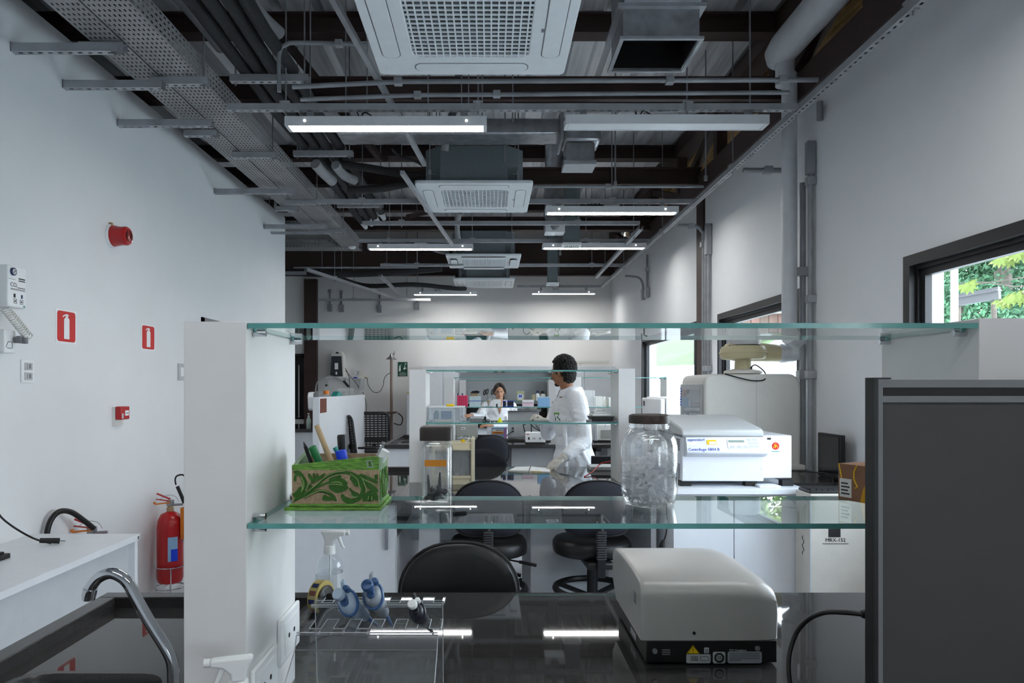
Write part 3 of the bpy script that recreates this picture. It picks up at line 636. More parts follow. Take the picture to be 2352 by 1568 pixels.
# ================================================================== AIR CONDITIONING CASSETTES
def cassette():
    t = thing('ceiling_air_conditioner', 'x', 'air conditioner', (0, 0, 0), 'ceiling cassette air conditioners')
    mb = MB(); out = rrect(.95, .95, .03, 5); inn = rrect(.56, .56, .05, 5); n = len(out)
    def ring(z): return [(x, y, z) for x, y in out], [(x, y, z) for x, y in inn]
    o0, i0 = ring(0); o1, i1 = ring(.028); vs = o0+i0+o1+i1
    fs = []
    for k in range(n):
        j = (k+1) % n
        fs += [(k, n+k, n+j, j), (2*n+k, 2*n+j, 3*n+j, 3*n+k), (k, j, 2*n+j, 2*n+k), (n+k, 3*n+k, 3*n+j, n+j)]
    mb.add(vs, fs); part('panel', mb, M['ac'], t, bevel=.006)
    for k in range(4):
        mb = MB(); mb.m = Matrix.Rotation(k*PI/2, 4, 'Z') @ Matrix.Translation((0, -.385, -.004)); mb.prism(rrect(.56, .082, .036, 6), 'z', 0, .006)
        part('air_vane', mb, M['ac'], t, bevel=.002)
        mb = MB(); mb.m = Matrix.Rotation(k*PI/2, 4, 'Z') @ Matrix.Translation((0, -.385, -.0008)); mb.prism(rrect(.572, .092, .04, 6), 'z', 0, .002)
        part('vane_gap', mb, M['grey'], t)
    part('filter', MB().prism(rrect(.58, .58, .05), 'z', .03, .034), M['black'], t)
    mx, my = MB(), MB(); mx.box(-.28, .28, -.0045, .0045, .001, .006); my.box(-.0035, .0035, -.28, .28, 0, .008)
    bx = part('grille_slat', mx, M['ac'], t); by = part('grille_bar', my, M['ac'], t)
    N = 15
    for k in range(N):
        c = bx if k == 0 else link(bx.copy(), t); c.location = (0, -.28+.56*(k+.5)/N, 0)
    for k in range(17):
        c = by if k == 0 else link(by.copy(), t); c.location = (-.28+.56*(k+.5)/17, 0, 0)
    part('logo_plate', MB().box(.325, .34, .005, .035, -.001, .001), M['grey'], t)
    mb = MB(); a, c = .40, .13; oc = [(-a, -a+c), (-a+c, -a), (a-c, -a), (a, -a+c), (a, a-c), (a-c, a), (-a+c, a), (-a, a-c)]
    mb.prism(oc, 'z', .029, .33); part('casing', mb, M['ac_body'], t, bevel=.004)
    part('casing_rib', MB().box(-.22, .22, -a-.004, -a, .055, .06).box(-.22, .22, -a-.004, -a, .07, .074), M['ac_body'], t)
    for sx, sy in ((1, -1), (-1, -1), (1, 1), (-1, 1)):
        part('hanger_rod', MB().cyl((sx*.36, sy*.36, .1), (sx*.36, sy*.36, 1.1), .005, n=6), M['galv_dark'], t)
        part('hanger_lug', MB().box(sx*.3, sx*.38, sy*.3-.015*sy, sy*.38, .1, .106).box(sx*.35, sx*.37, sy*.35, sy*.37, .06, .14), M['galv_dark'], t)
    part('pipe_port', MB().box(-.46, -.38, -.05, .09, .06, .16), M['black'], t, bevel=.01)
    return t
ac = cassette(); ac.location = (-.092, 3.17, 3.13); ac['label'] = 'nearest ceiling cassette air conditioner, seen large from below at the top'
dup(ac, (-.128, 6.095, 3.14), 0, 'second ceiling cassette air conditioner, with its grey casing in view')
a3 = dup(ac, (-.08, 9.3, 3.16), 0, 'third ceiling cassette air conditioner, with open air vanes')
for c in kids(a3):
    if c.name.startswith('air_vane'): c.location = (0, 0, -.02)
dup(ac, (-.09, 11.25, 3.16), 0, 'last ceiling cassette air conditioner, before the far wall')
# ================================================================== DUCTS
t = thing('air_duct', 'galvanised duct with an open square outlet facing down near the front', 'duct', (.9, 3.9, 3.34), 'sheet metal ducts')
def shell(mb, x0, x1, y0, y1, z0, z1, th=.004):
    mb.box(x0, x1, y0, y0+th, z0, z1).box(x0, x1, y1-th, y1, z0, z1).box(x0, x0+th, y0+th, y1-th, z0, z1).box(x1-th, x1, y0+th, y1-th, z0, z1); return mb
part('outlet', shell(MB(), .70, 1.1, 3.70, 4.06, 3.34, 3.5), M['foil'], t)
part('rim', shell(shell(MB(), .68, 1.12, 3.68, 4.08, 3.335, 3.35, .019), .67, 1.13, 3.67, 4.09, 3.501, 3.52, .03), M['galv'], t)
part('trunk', MB().box(.70, 1.1, 2.7, 4.06, 3.66, 3.9).prism([(3.70, 3.5), (4.06, 3.5), (4.06, 3.66), (3.45, 3.66)], 'x', .70, 1.1), M['galv_dark'], t)
part('inside_shade', shell(MB(), .7045, 1.0955, 3.7045, 4.0555, 3.352, 3.497, .002).box(.71, 1.09, 3.71, 4.05, 3.494, 3.498), M['black'], t)  # black sheets added to put shade inside the open outlet
part('damper', MB().box(.705, 1.095, 3.86, 3.9, 3.44, 3.445), M['galv'], t)
t = thing('air_duct', 'foil covered duct crossing behind the nearest lamps', 'duct', (-.1, 5.42, 3.42), 'sheet metal ducts')
part('main', MB().box(-1.15, .55, 5.3, 5.54, 3.42, 3.54), M['foil'], t, bevel=.012)
part('flange', MB().box(.53, .55, 5.24, 5.6, 3.36, 3.6), M['galv_dark'], t)
part('elbow', MB().box(.55, .84, 5.3, 5.56, 3.36, 3.56), M['foil'], t, bevel=.03)
part('drop', MB().box(.57, .79, 5.3, 5.5, 3.2, 3.36), M['foil'], t, bevel=.012)
part('drop_rim', MB().box(.56, .80, 5.29, 5.51, 3.19, 3.22), M['galv'], t)
def drop_duct(x0, x1, y, z0, z1, label):
    t = thing('air_duct', label, 'duct', ((x0+x1)/2, y, z0), 'sheet metal ducts')
    part('drop', MB().box(x0, x1, y-.06, y+.06, z0+.03, z1), M['ac_body'], t)
    xm = (x0+x1)/2; w = (x1-x0)/2+.015
    part('register_frame', MB().box(xm-w, xm+w, y-.09, y-.07, z0, z0+.03).box(xm-w, xm+w, y+.07, y+.09, z0, z0+.03).box(xm-w, xm-w+.02, y-.07, y+.07, z0, z0+.03).box(xm+w-.02, xm+w, y-.07, y+.07, z0, z0+.03), M['white'], t)
    for k in range(7): part('louver', MB().box(xm-w+.025+k*(2*w-.05)/7, xm-w+.032+k*(2*w-.05)/7, y-.07, y+.07, z0+.002, z0+.028), M['white'], t)
drop_duct(.82, .995, 7.85, 3.08, 4.26, 'flat grey drop duct with a white louvred outlet at the third lamps')
drop_duct(.83, .975, 10.15, 2.98, 4.26, 'flat grey drop duct with a white louvred outlet near the far wall')
t = thing('foil_flex_duct', 'crinkled foil duct hanging beside the flat drop duct', 'duct', (.7, 7.7, 3.15), 'sheet metal ducts')
part('duct', MB().lathe([(.1, 3.2), (.115, 3.25), (.09, 3.33), (.115, 3.4), (.1, 3.5), (.115, 3.58), (.1, 3.75), (.1, 4.26)], (.7, 7.7, 0), 14), M['foil'], t, smooth=True)
part('collar', MB().box(.60, .81, 7.6, 7.8, 3.19, 3.27), M['white_paint'], t); part('collar', MB().box(.61, .80, 7.6, 7.8, 3.44, 3.48), M['white_paint'], t)
# white pvc exhaust pipe on the right wall
t = thing('exhaust_pipe', 'fat white pvc exhaust pipe elbowed down the right wall from the truss', 'pipe', (2.03, 4.75, 1.8))
part('riser', MB().cyl((2.03, 4.78, 1.87), (2.03, 4.78, 3.64), .05, n=20), M['pvc'], t, smooth=True)
part('coupling', MB().cyl((2.0, 4.78, 3.56), (2.0, 4.78, 3.72), .062, n=20), M['pvc'], t, smooth=True)
part('main_duct', MB().tube([(1.98, 1.6, 3.8), (1.98, 4.72, 3.8), (1.985, 4.84, 3.79), (1.99, 4.90, 3.76)], [.105, .105, .098, .065], 24), M['pvc'], t, smooth=True)
# hanging rods right side and hooks
for x, y, lab in ((1.66, 4.5, 'nearest'), (1.05, 5.9, 'second'), (1.76, 5.75, 'third'), (.9, 9.0, 'fourth')):
    solo('threaded_rod', MB().cyl((x, y, 3.2), (x, y, 4.26), .006, n=6).box(x-.012, x+.012, y-.012, y+.012, 3.2, 3.24), M['galv_dark'], lab+' bare threaded rod hanging from the deck on the right side', 'rod', 'bare threaded rods')
for i, (x, y, zb) in enumerate(((-1.12, 4.4, 3.3), (-1.0, 4.9, 3.35), (-.8, 4.6, 3.3), (-.42, 4.8, 3.25), (-.2, 5.0, 3.5), (-.15, 5.0, 3.5), (-.05, 4.7, 3.3), (.12, 5.6, 3.3), (.15, 4.6, 3.25))):
    solo('threaded_rod', MB().cyl((x, y, zb), (x, y, 4.26), .005, n=6), M['galv_dark'], '%s thin rod from the left, hanging between the first two air units' % ('first', 'second', 'third', 'fourth', 'fifth', 'sixth', 'seventh', 'eighth', 'ninth')[i], 'rod', 'thin rods between the first two air units')
# ================================================================== BENCHES AND REAGENT SHELVES
def bench(y0, xl, xr, label, sink=True, depth=1.56, cab=((-1.155, -.52),), ped=((.24, .70),), xs=-.53):
    t = thing('lab_bench', label, 'bench', (0, y0, 0), 'dark topped laboratory benches'); y1 = y0+depth
    if sink:
        part('worktop', MB().box(xs, xr, y0, y1, .86, .90), M['granite'], t, bevel=.004)
        r = .05; top = MB()
        top.box(xl, xs, y1-r, y1, .86, .9).box(xl, xs, y0, y0+r, .86, .9).box(xl, xl+r, y0+r, y1-r, .86, .9)
        part('wet_rim', top, M['granite_edge'], t, bevel=.003)
        bx0, bx1, by0, by1 = xl+.09, xs-.17, y0+.62, y0+1.04; cx, cy = (bx0+bx1)/2, (by0+by1)/2
        # recessed drainer with a cut-out basin
        ob = MB(); outer = [(xl+r, y0+r), (xs, y0+r), (xs, y1-r), (xl+r, y1-r)]; inn = rrect(bx1-bx0, by1-by0, .07, 4, cx, cy); n = len(inn); m = n//4
        vs = [(x, y, .868) for x, y in inn]+[(outer[2][0], outer[2][1], .868), (outer[3][0], outer[3][1], .868), (outer[0][0], outer[0][1], .868), (outer[1][0], outer[1][1], .868)]
        fs = []
        for q in range(4):
            for k in range(m-1): fs.append((q*m+k, n+q, q*m+k+1))
            a = q*m+m-1; b = (q+1) % 4*m; fs.append((a, n+q, n+(q+1) % 4, b))
        ob.add(vs, fs); part('drainer', ob, M['granite'], t)
        bw = MB(); pr = [(bx1-bx0, by1-by0, .872), (bx1-bx0-.03, by1-by0-.03, .872), (bx1-bx0-.04, by1-by0-.04, .86), (bx1-bx0-.06, by1-by0-.06, .70), (bx1-bx0-.16, by1-by0-.16, .69)]
        vs = []; fs = []
        for w_, h_, z_ in pr: vs += [(x, y, z_) for x, y in rrect(w_, h_, min(.07, w_/3), 4, cx, cy)]
        for i in range(len(pr)-1):
            for k in range(n): fs.append((i*n+k, i*n+(k+1) % n, (i+1)*n+(k+1) % n, (i+1)*n+k))
        fs.append(tuple(range((len(pr)-1)*n, len(pr)*n))); bw.add(vs, fs); part('basin', bw, M['granite_edge'], t, smooth=True)
    else:
        part('worktop', MB().box(xl, xr, y0, y1, .86, .90), M['granite'], t, bevel=.004)
    for a, b in cab:
        part('cabinet', MB().box(a+.01, b-.01, y0+.08, y1-.08, .06, .86 if not sink else .66).box(a+.01, b-.01, y0+.08, y0+.1, .66, .86).box(a+.01, b-.01, y1-.1, y1-.08, .66, .86), M['lam'], t)
        for yy, s in ((y0+.08, -1), (y1-.08, 1)):
            part('cabinet_door', MB().box(a+.015, b-.015, yy, yy+s*.018, .08, .85), M['lam'], t, bevel=.002)
            part('door_handle', MB().box(b-.07, b-.055, yy+s*.018, yy+s*.04, .6, .74), M['steel'], t, bevel=.004)
        part('plinth', MB().box(a+.03, b-.03, y0+.12, y1-.12, 0, .06), M['lam_grey'], t)
    for a, b in ped:
        part('pedestal', MB().box(a, b, y0+.23, y1-.22, 0, .86), M['lam_grey'], t, bevel=.003)
    part('spine_panel', MB().box(b_ if False else -.52, xr-.02, y0+.765, y0+.795, .5, .86), M['lam'], t)
    for ya, yb_ in ((y0+.15, y0+.27), (y1-.27, y1-.15)): part('support_leg', MB().box(-.41, -.29, ya, yb_, 0, .86), M['lam_grey'], t)
    part('end_panel', MB().box(xr-.05, xr-.02, y0+.03, y1-.03, 0, .86), M['lam'], t)
    return t
bench(.57, -1.155, 1.25, 'nearest dark granite bench with a wet sink at its left end')
bench(3.93, -1.155, .955, 'second dark granite bench, where the man leans')
bench(7.57, -1.155, 2.05, 'third dark granite bench, between the man and the woman', ped=((.24, .70), (1.3, 1.7)))

def shelf_unit(label, y0=1.2, zl=1.283, zu=1.624, xl=-.414, xr=.833, z0=.9, top=1.631):
    t = thing('reagent_shelf', label, 'shelf', ((xl+xr)/2, y0+.15, z0), 'glass reagent shelves on the benches')
    part('side_panel', MB().box(xl-.107, xl, y0, y0+.3, z0, top), M['pillar'], t, bevel=.0015)
    part('side_panel', MB().box(xr, xr+.107, y0, y0+.3, z0, top+.006), M['pillar'], t, bevel=.0015)
    for z in (zl, zu):
        a, b, c, d, e, f = xl+.002, xr-.002, y0, y0+.3, z-.0045, z+.0045
        mb = MB(); P = [(a,c,e),(b,c,e),(b,d,e),(a,d,e),(a,c,f),(b,c,f),(b,d,f),(a,d,f)]
        mb.cur = 0; mb.add(P, [(0,3,2,1),(4,5,6,7)]); mb.cur = 1; mb.add(P, [(0,1,5,4),(1,2,6,5),(2,3,7,6),(3,0,4,7)])
        part('glass_shelf', mb, [M['glass'], M['edge']], t)
        for x, s in ((xl, 1), (xr, -1)):
            for yy in (y0+.035, y0+.27):
                part('shelf_pin', MB().cyl((x, yy, z-.0105), (x+s*.022, yy, z-.0105), .006, n=10), M['chrome'], t, smooth=True)
                if z == zl: part('shelf_pin', MB().cyl((x, yy, z+.0105), (x+s*.022, yy, z+.0105), .006, n=10), M['chrome'], t, smooth=True)
    return t
s1 = shelf_unit('nearest glass shelf unit, with the green box and the two jars')
for y, z in ((1.44, 1.02), (1.284, .985)):
    q = part('socket_plate', MB().box(-.414, -.406, y-.068, y+.068, z-.045, z+.045), M['white'], s1, bevel=.003)
    part('socket_insert', MB().box(-.406, -.4045, y-.045, y+.045, z-.03, z+.03), M['white'], q, bevel=.001)
    part('socket_hole', MB().cyl((-.4044, y-.018, z), (-.4036, y-.018, z), .005, n=8).cyl((-.4044, y+.018, z), (-.4036, y+.018, z), .005, n=8), M['black'], q)
dup(s1, (s1.location.x, 4.71, .9), 0, 'second glass shelf unit, framing the man')
for c in kids(s1):
    pass
s3 = shelf_unit('third glass shelf unit, with the pink rack and tip boxes', 8.1)
s3b = shelf_unit('glass shelf bay next to the far window, joined to the third shelf unit', 8.1, xl=1.05, xr=2.03)
s4 = shelf_unit('last glass shelf unit, in the niche of the far cupboard', 11.75, xl=-.40, xr=.98)
# drop the socket plates copied onto the second unit that the photo does not show
for o in list(bpy.data.objects):
    if o.name.startswith('socket_plate') and o.parent and o.parent is not s1:
        for g in kids(o): bpy.data.objects.remove(g)
        bpy.data.objects.remove(o)
# ------------------------------------------------------------------ far wall cupboard with niche
t = thing('wall_cupboard', 'long white cupboard across the far wall with a grey niche', 'cupboard', (.5, 12.1, 0))
part('top_beam', MB().box(-1.14, 2.12, 11.95, 12.38, 1.775, 1.87), M['lam'], t, bevel=.003)
part('side_block', MB().box(-1.14, -.52, 11.97, 12.38, 0, 1.775), M['lam'], t)
part('cupboard_door', MB().box(-1.13, -.80, 11.95, 11.97, .1, 1.765), M['lam'], t, bevel=.003)
part('cupboard_door', MB().box(-.79, -.53, 11.95, 11.97, .1, 1.765), M['lam'], t, bevel=.003)
part('side_block', MB().box(1.09, 2.12, 11.97, 12.38, 0, 1.775), M['lam'], t)
part('cupboard_door', MB().box(1.10, 1.6, 11.95, 11.97, .1, 1.765), M['lam'], t, bevel=.003)
part('cupboard_door', MB().box(1.61, 2.11, 11.95, 11.97, .1, 1.765), M['lam'], t, bevel=.003)
part('niche_back', MB().box(-.52, 1.09, 12.3, 12.38, 1.22, 1.775), M['lam_grey'], t)
part('splashback', MB().box(-.52, 1.09, 12.32, 12.38, .9, 1.22), M['black'], t)
part('worktop', MB().box(-.52, 1.09, 11.3, 12.38, .86, .9), M['granite'], t)
part('base_cabinet', MB().box(-.52, 1.09, 11.4, 12.38, 0, .86), M['lam'], t)
solo('rolled_sheets', MB().prism(rrect(.5, .05, .02, 4, .0, 1.925), 'y', 11.96, 12.2) if False else MB().prism([(x+X(1363, 12), z) for x, z in rrect(.55, .05, .022, 4, 0, 1.945)], 'y', 12.0, 12.25), M['offwhite'], 'long cream carton lying on top of the far cupboard, right of the man', 'carton', bevel=.004)
solo('flat_carton', MB().box(X(1335, 12), X(1398, 12), 12.0, 12.3, 1.871, 1.918).box(X(1352, 12), X(1362, 12), 11.995, 12.0, 1.872, 1.895).box(X(1375, 12), X(1385, 12), 11.995, 12.0, 1.872, 1.895) , M['offwhite'], 'flat carton with yellow labels under the long cream carton', 'carton')
t = thing('grey_incubator', 'tall grey appliance with a yellow band, left of the far cupboard', 'appliance', (-1.3, 11.6, 0))
part('body', MB().box(-1.36, -1.16, 11.5, 12.2, 0, 1.40), M['lam_grey'], t, bevel=.01)
part('top_band', MB().box(-1.355, -1.165, 11.495, 12.2, 1.40, 1.44), M['beige'], t, bevel=.004)
# ------------------------------------------------------------------ left desk
t = thing('side_desk', 'white desk along the left wall with an open kneehole end', 'desk', (-2.1, 3, 0))
part('desktop', MB().box(XL+.002, -1.834, 1.6, 3.7, .72, .75), M['lam'], t, bevel=.002)
part('end_panel', MB().box(XL+.02, -1.845, 3.665, 3.695, 0, .72), M['lam'], t)
part('front_panel', MB().box(-1.90, -1.88, 2.84, 3.665, .0, .72), M['lam_grey'], t)
part('cabinet_door', MB().box(-1.90, -1.87, 1.6, 2.828, .0, .715), M['lam_grey'], t, bevel=.002)
part('edge_cap', MB().box(-1.842, -1.8335, 3.672, 3.69, .725, .742), M['steel'], t)
# partition and washing corner at the far left
t = thing('low_partition', 'low white partition by the wash corner at the far left', 'partition', (-1.97, 9.4, 0))
part('panel', MB().box(-2.01, -1.93, 8.0, 10.9, 0, 1.40), M['lam'], t, bevel=.003)
part('notice', MB().box(-1.93, -1.927, 8.02, 8.33, 1.22, 1.385), mat('brown_notice', (112, 62, 48), .6), t)
text('COLETA', .02, M['white'], leftwall(-1.9265, 8.17, 1.27), t) if False else None
t = thing('wash_counter', 'dark wash counter behind the low partition', 'counter', (-2.3, 8.9, 0))
part('worktop', MB().box(-3.2, -2.02, 8.35, 9.5, .98, 1.02), M['granite'], t)
part('cabinet', MB().box(-3.2, -2.03, 8.4, 9.5, 0, .98), M['lam'], t)
part('back_panel', MB().box(-2.2, -2.03, 8.9, 8.93, 1.02, 1.42), M['lam_grey'], t)
t = thing('towel_dispenser', 'white and grey paper towel dispenser beside the low partition', 'dispenser', (-2.07, 8.4, 1.24))
mb = MB(); mb.prism([(8.3, 1.26), (8.27, 1.40), (8.30, 1.455), (8.42, 1.46), (8.42, 1.24), (8.33, 1.24)], 'x', -2.14, -2.07); part('cover', mb, M['white'], t, bevel=.01)
mb = MB(); mb.prism([(8.28, 1.27), (8.26, 1.36), (8.28, 1.44), (8.33, 1.47), (8.42, 1.47), (8.42, 1.25), (8.32, 1.25)], 'x', -2.07, -2.012); part('side_cover', mb, M['grey'], t, bevel=.008)
def bottle(prof, x, y, z, m, label, cat='bottle', group=None, capm=None, cap=None, n=18, name='bottle'):
    t = thing(name, label, cat, (x, y, z), group)
    part('body', MB().lathe(prof, (x, y, z), n), m, t, smooth=True)
    if cap: part('cap', MB().lathe(cap, (x, y, z), n), capm, t, smooth=True)
    return t
b = bottle([(.026, 0), (.028, .01), (.028, .10), (.014, .125), (.012, .135)], X(709, 8.55), 8.55, 1.02, mat('mint_soap', (196, 218, 208), .35), 'pale green pump soap bottle on the wash counter', capm=M['white'], cap=[(.013, .13), (.013, .15), (.004, .152), (.004, .17), (.016, .172), (.016, .18)], name='soap_bottle')
# ------------------------------------------------------------------ right wall counter, hood, freezer
t = thing('side_counter', 'dark stone counter along the right wall', 'counter', (1.9, 5.2, 0))
part('worktop', MB().box(1.68, XR-.001, 4.12, 4.42, .91, .96).box(1.42, XR-.001, 4.42, 6.3, .91, .96), M['granite_edge'], t)
part('cabinet', MB().box(1.70, XR-.02, 4.45, 6.3, 0, .91), M['lam'], t)
t = thing('fume_hood', 'rounded white fume hood on the right wall counter', 'fume hood', (1.8, 5.0, .96))
hx0, hx1, hy0, hy1 = 1.44, 2.085, 4.72, 5.3
prof = [(hx0, .98), (hx0, 1.55)]+[(hx0+.05+.05*math.cos(a), 1.555+.05*math.sin(a)) for a in (2.6, 2.1, 1.57)]+[(hx1-.08, 1.607)]+[(hx1-.08+.08*math.cos(a), 1.527+.08*math.sin(a)) for a in (1.2, .8, .4, 0)]+[(hx1, .98)]
part('casing', MB().prism(prof, 'y', hy0, hy1), M['offwhite'], t, bevel=.02, seg=3)
part('foot_flange', MB().box(hx0+.02, hx1+.02, hy0-.03, hy1, .96, 1.0), M['offwhite'], t, bevel=.012)
part('seam', MB().box(1.782, 1.785, hy0-.001, hy0+.002, 1.0, 1.59), M['mid'], t)
part('sash_frame', MB().box(hx0-.012, hx0, hy0+.04, hy1-.01, 1.02, 1.54), M['mid'], t, bevel=.004)
part('sash_glass', MB().box(hx0-.016, hx0-.012, hy0+.07, hy1-.06, 1.05, 1.5), M['thin'], t)
text('NALGON', .035, M['blue'], Matrix.Translation((hx0-.013, 5.2, 1.49)) @ Matrix(((0,0,-1,0),(-1,0,0,0),(0,1,0,0),(0,0,0,1))), t) if False else None
for k in range(7): part('vent_mark', MB().box(hx0-.0135, hx0-.0118, 5.255, 5.29, 1.50-k*.02, 1.512-k*.02), M['blue'], t)
t = thing('exhaust_fan', 'beige centrifugal exhaust fan on top of the fume hood', 'fan', (1.75, 4.9, 1.607))
fy = 4.9; fx = X(1700, fy)
part('base_collar', MB().lathe([(.10, 1.607), (.13, 1.612), (.125, 1.63), (.06, 1.645)], (fx+.02, fy, 0), 24), M['offwhite'], t, smooth=True)
part('inlet', MB().lathe([(.058, 1.63), (.055, 1.70), (.058, 1.74)], (fx+.02, fy, 0), 20), M['beige'], t, smooth=True)
hp = rrect(.4, .1, .045, 5, 0, 0)
mb = MB(); mb.tube([(fx-.12, fy, 1.765), (fx-.10, fy, 1.765), (fx-.05, fy, 1.765), (fx+.1, fy, 1.763), (fx+.24, fy, 1.755), (fx+.30, fy, 1.75)], [.02, .052, .064, .066, .06, .056], 20)
part('housing', mb, M['beige'], t, smooth=True, ang=60)
mb = MB(); mb.lathe([(.02, 1.70), (.14, 1.712), (.155, 1.73), (.155, 1.775), (.14, 1.80), (.02, 1.815)], (fx+.02, fy, 0), 28); part('volute', mb, M['beige'], t, smooth=True)
part('seam_rib', MB().tube(arc((fx+.02, fy, 1.755), .157, 0, 2*PI, 32, 'xy')[:-1], .004, 6, closed=True), M['beige'], t)
part('motor', MB().lathe([(.0, 1.81), (.105, 1.81), (.105, 1.90), (.09, 1.93), (0, 1.935)], (fx+.03, fy, 0), 24), M['mid'], t, smooth=True)
part('outlet_elbow', MB().tube(smooth_path([(fx+.27, fy, 1.752), (fx+.36, fy-.01, 1.755), (fx+.405, 4.84, 1.80), (2.03, 4.78, 1.865)], 6), .06, 18).cyl((fx+.285, fy, 1.752), (fx+.315, fy, 1.752), .066, n=18), M['pvc'], t, smooth=True)
for k in range(5): part('bolt', MB().sphere((fx-.12+.012*k, fy-.05-.01*k, 1.80-.02*abs(2-k)), .006, n=8, m=5), M['chrome'], t)
c = [W(1664, 858, 4.72), W(1700, 868, 4.70), W(1730, 874, 4.70), W(1755, 872, 4.71), W(1758, 858, 4.78), W(1748, 846, 4.8), W(1735, 838, 4.82), W(1727, 842, 4.84), W(1724, 852, 4.84)]
t = thing('power_cable', 'black cable looped over the top of the fume hood', 'cable', c[0])
part('cord', MB().tube(smooth_path(c, 6), .0045, 6), M['black'], t, smooth=True)
part('plug', MB().cyl(W(1724, 856, 4.84), W(1726, 842, 4.84), .012, .006, 10), M['black'], t)
t = thing('freezer', 'white upright freezer by the far window beyond the fume hood', 'freezer', (1.83, 6.8, 0))
part('body', MB().box(1.60, 2.1, 6.4, 7.2, .02, 1.42), M['white'], t, bevel=.01)
part('door', MB().box(1.55, 1.595, 6.41, 7.19, .05, 1.41), M['white'], t, bevel=.012)
part('handle', MB().tube([(1.55, 6.95, 1.22), (1.52, 6.95, 1.21), (1.52, 6.95, 1.10), (1.55, 6.95, 1.09)], .008, 8), M['black'], t)
part('badge', MB().box(1.547, 1.55, 7.05, 7.12, 1.33, 1.38), M['black'], t)
part('foot', MB().box(1.62, 2.08, 6.42, 7.18, 0, .02), M['black'], t)
# centrifuge cabinet
t = thing('centrifuge_cabinet', 'white two door cabinet carrying the centrifuge', 'cabinet', (1.3, 4.05, 0))
part('top', MB().box(.962, 1.665, 3.70, 4.36, .955, .985), M['lam'], t, bevel=.002)
part('carcass', MB().box(.97, 1.645, 3.75, 4.34, .06, .955), M['lam'], t)
part('door', MB().box(.972, 1.29, 3.732, 3.75, .08, .925), M['lam'], t, bevel=.002)
part('door', MB().box(1.295, 1.642, 3.732, 3.75, .08, .925), M['lam'], t, bevel=.002)
part('plinth', MB().box(.98, 1.63, 3.78, 4.3, 0, .06), M['lam_grey'], t)
# tall carton right of the cabinet
t = thing('tall_carton', 'tall beige carton standing right of the centrifuge cabinet', 'carton', (1.86, 3.8, 0))
CB = mat('beige_carton', (198, 192, 182), .75, var=.04)
part('body', MB().box(1.60, 2.1, 3.52, 3.69, 0, .985), CB, t, bevel=.004)
part('label', MB().box(1.69, 1.75, 3.5185, 3.52, .77, .83), M['black_print'], t); part('label', MB().box(1.955, 2.02, 3.5185, 3.52, .75, .86), M['black_print'], t)
text('MRX-152', .026, M['black_print'], front(1.725, 3.5188, .755), t)
part('rule', MB().box(1.66, 1.79, 3.519, 3.52, .736, .7385), M['black_print'], t)
text('FCC', .022, M['white'], front(1.987, 3.518, .84), t); part('label_line', MB().box(1.962, 2.012, 3.518, 3.5185, .812, .82).box(1.966, 2.008, 3.518, 3.5185, .77, .776).box(1.966, 2.008, 3.518, 3.5185, .76, .766), M['white'], t)
part('pen_scribble', MB().tube([(1.5992, 3.6+.012*math.sin(k*1.9), .76-k*.012) for k in range(9)], .002, 4), M['black_print'], t)
part('tape_strip', MB().box(1.598, 1.606, 3.5185, 3.526, .1, .95), M['mid'], t)
t = thing('keyboard', 'black keyboard lying on the tall carton', 'keyboard', (1.72, 3.6, .985))
part('base', MB().box(1.605, 2.02, 3.53, 3.67, .985, 1.0), M['black'], t, bevel=.004)
for r in range(4):
    for k in range(14): part('key', MB().box(1.612+k*.029, 1.636+k*.029, 3.538+r*.032, 3.564+r*.032, 1.0, 1.007), M['black_print'], t)
t = thing('monitor', 'flat black glass screen standing against the right wall on the counter', 'monitor', (2.06, 4.3, .96))
part('screen', MB().box(2.055, 2.085, 4.135, 4.42, .965, 1.235), M['win_frame'], t, bevel=.004)
part('glass', MB().box(2.052, 2.055, 4.15, 4.4, .98, 1.22), mat('dark_screen', (20, 22, 27), .08), t)
part('stand', MB().box(2.03, 2.12, 4.2, 4.34, .96, .972), M['black'], t)
c = [(1.99, 4.55, .97), (2.0, 4.45, .985), (2.02, 4.2, 1.0), (2.0, 4.11, .97), (1.985, 4.10, .93), (1.98, 4.09, .86)]
solo('monitor_cable', MB().tube(smooth_path(c, 5), .004, 6), M['black'], 'thin black cable hanging over the edge of the side counter', 'cable', smooth=True)
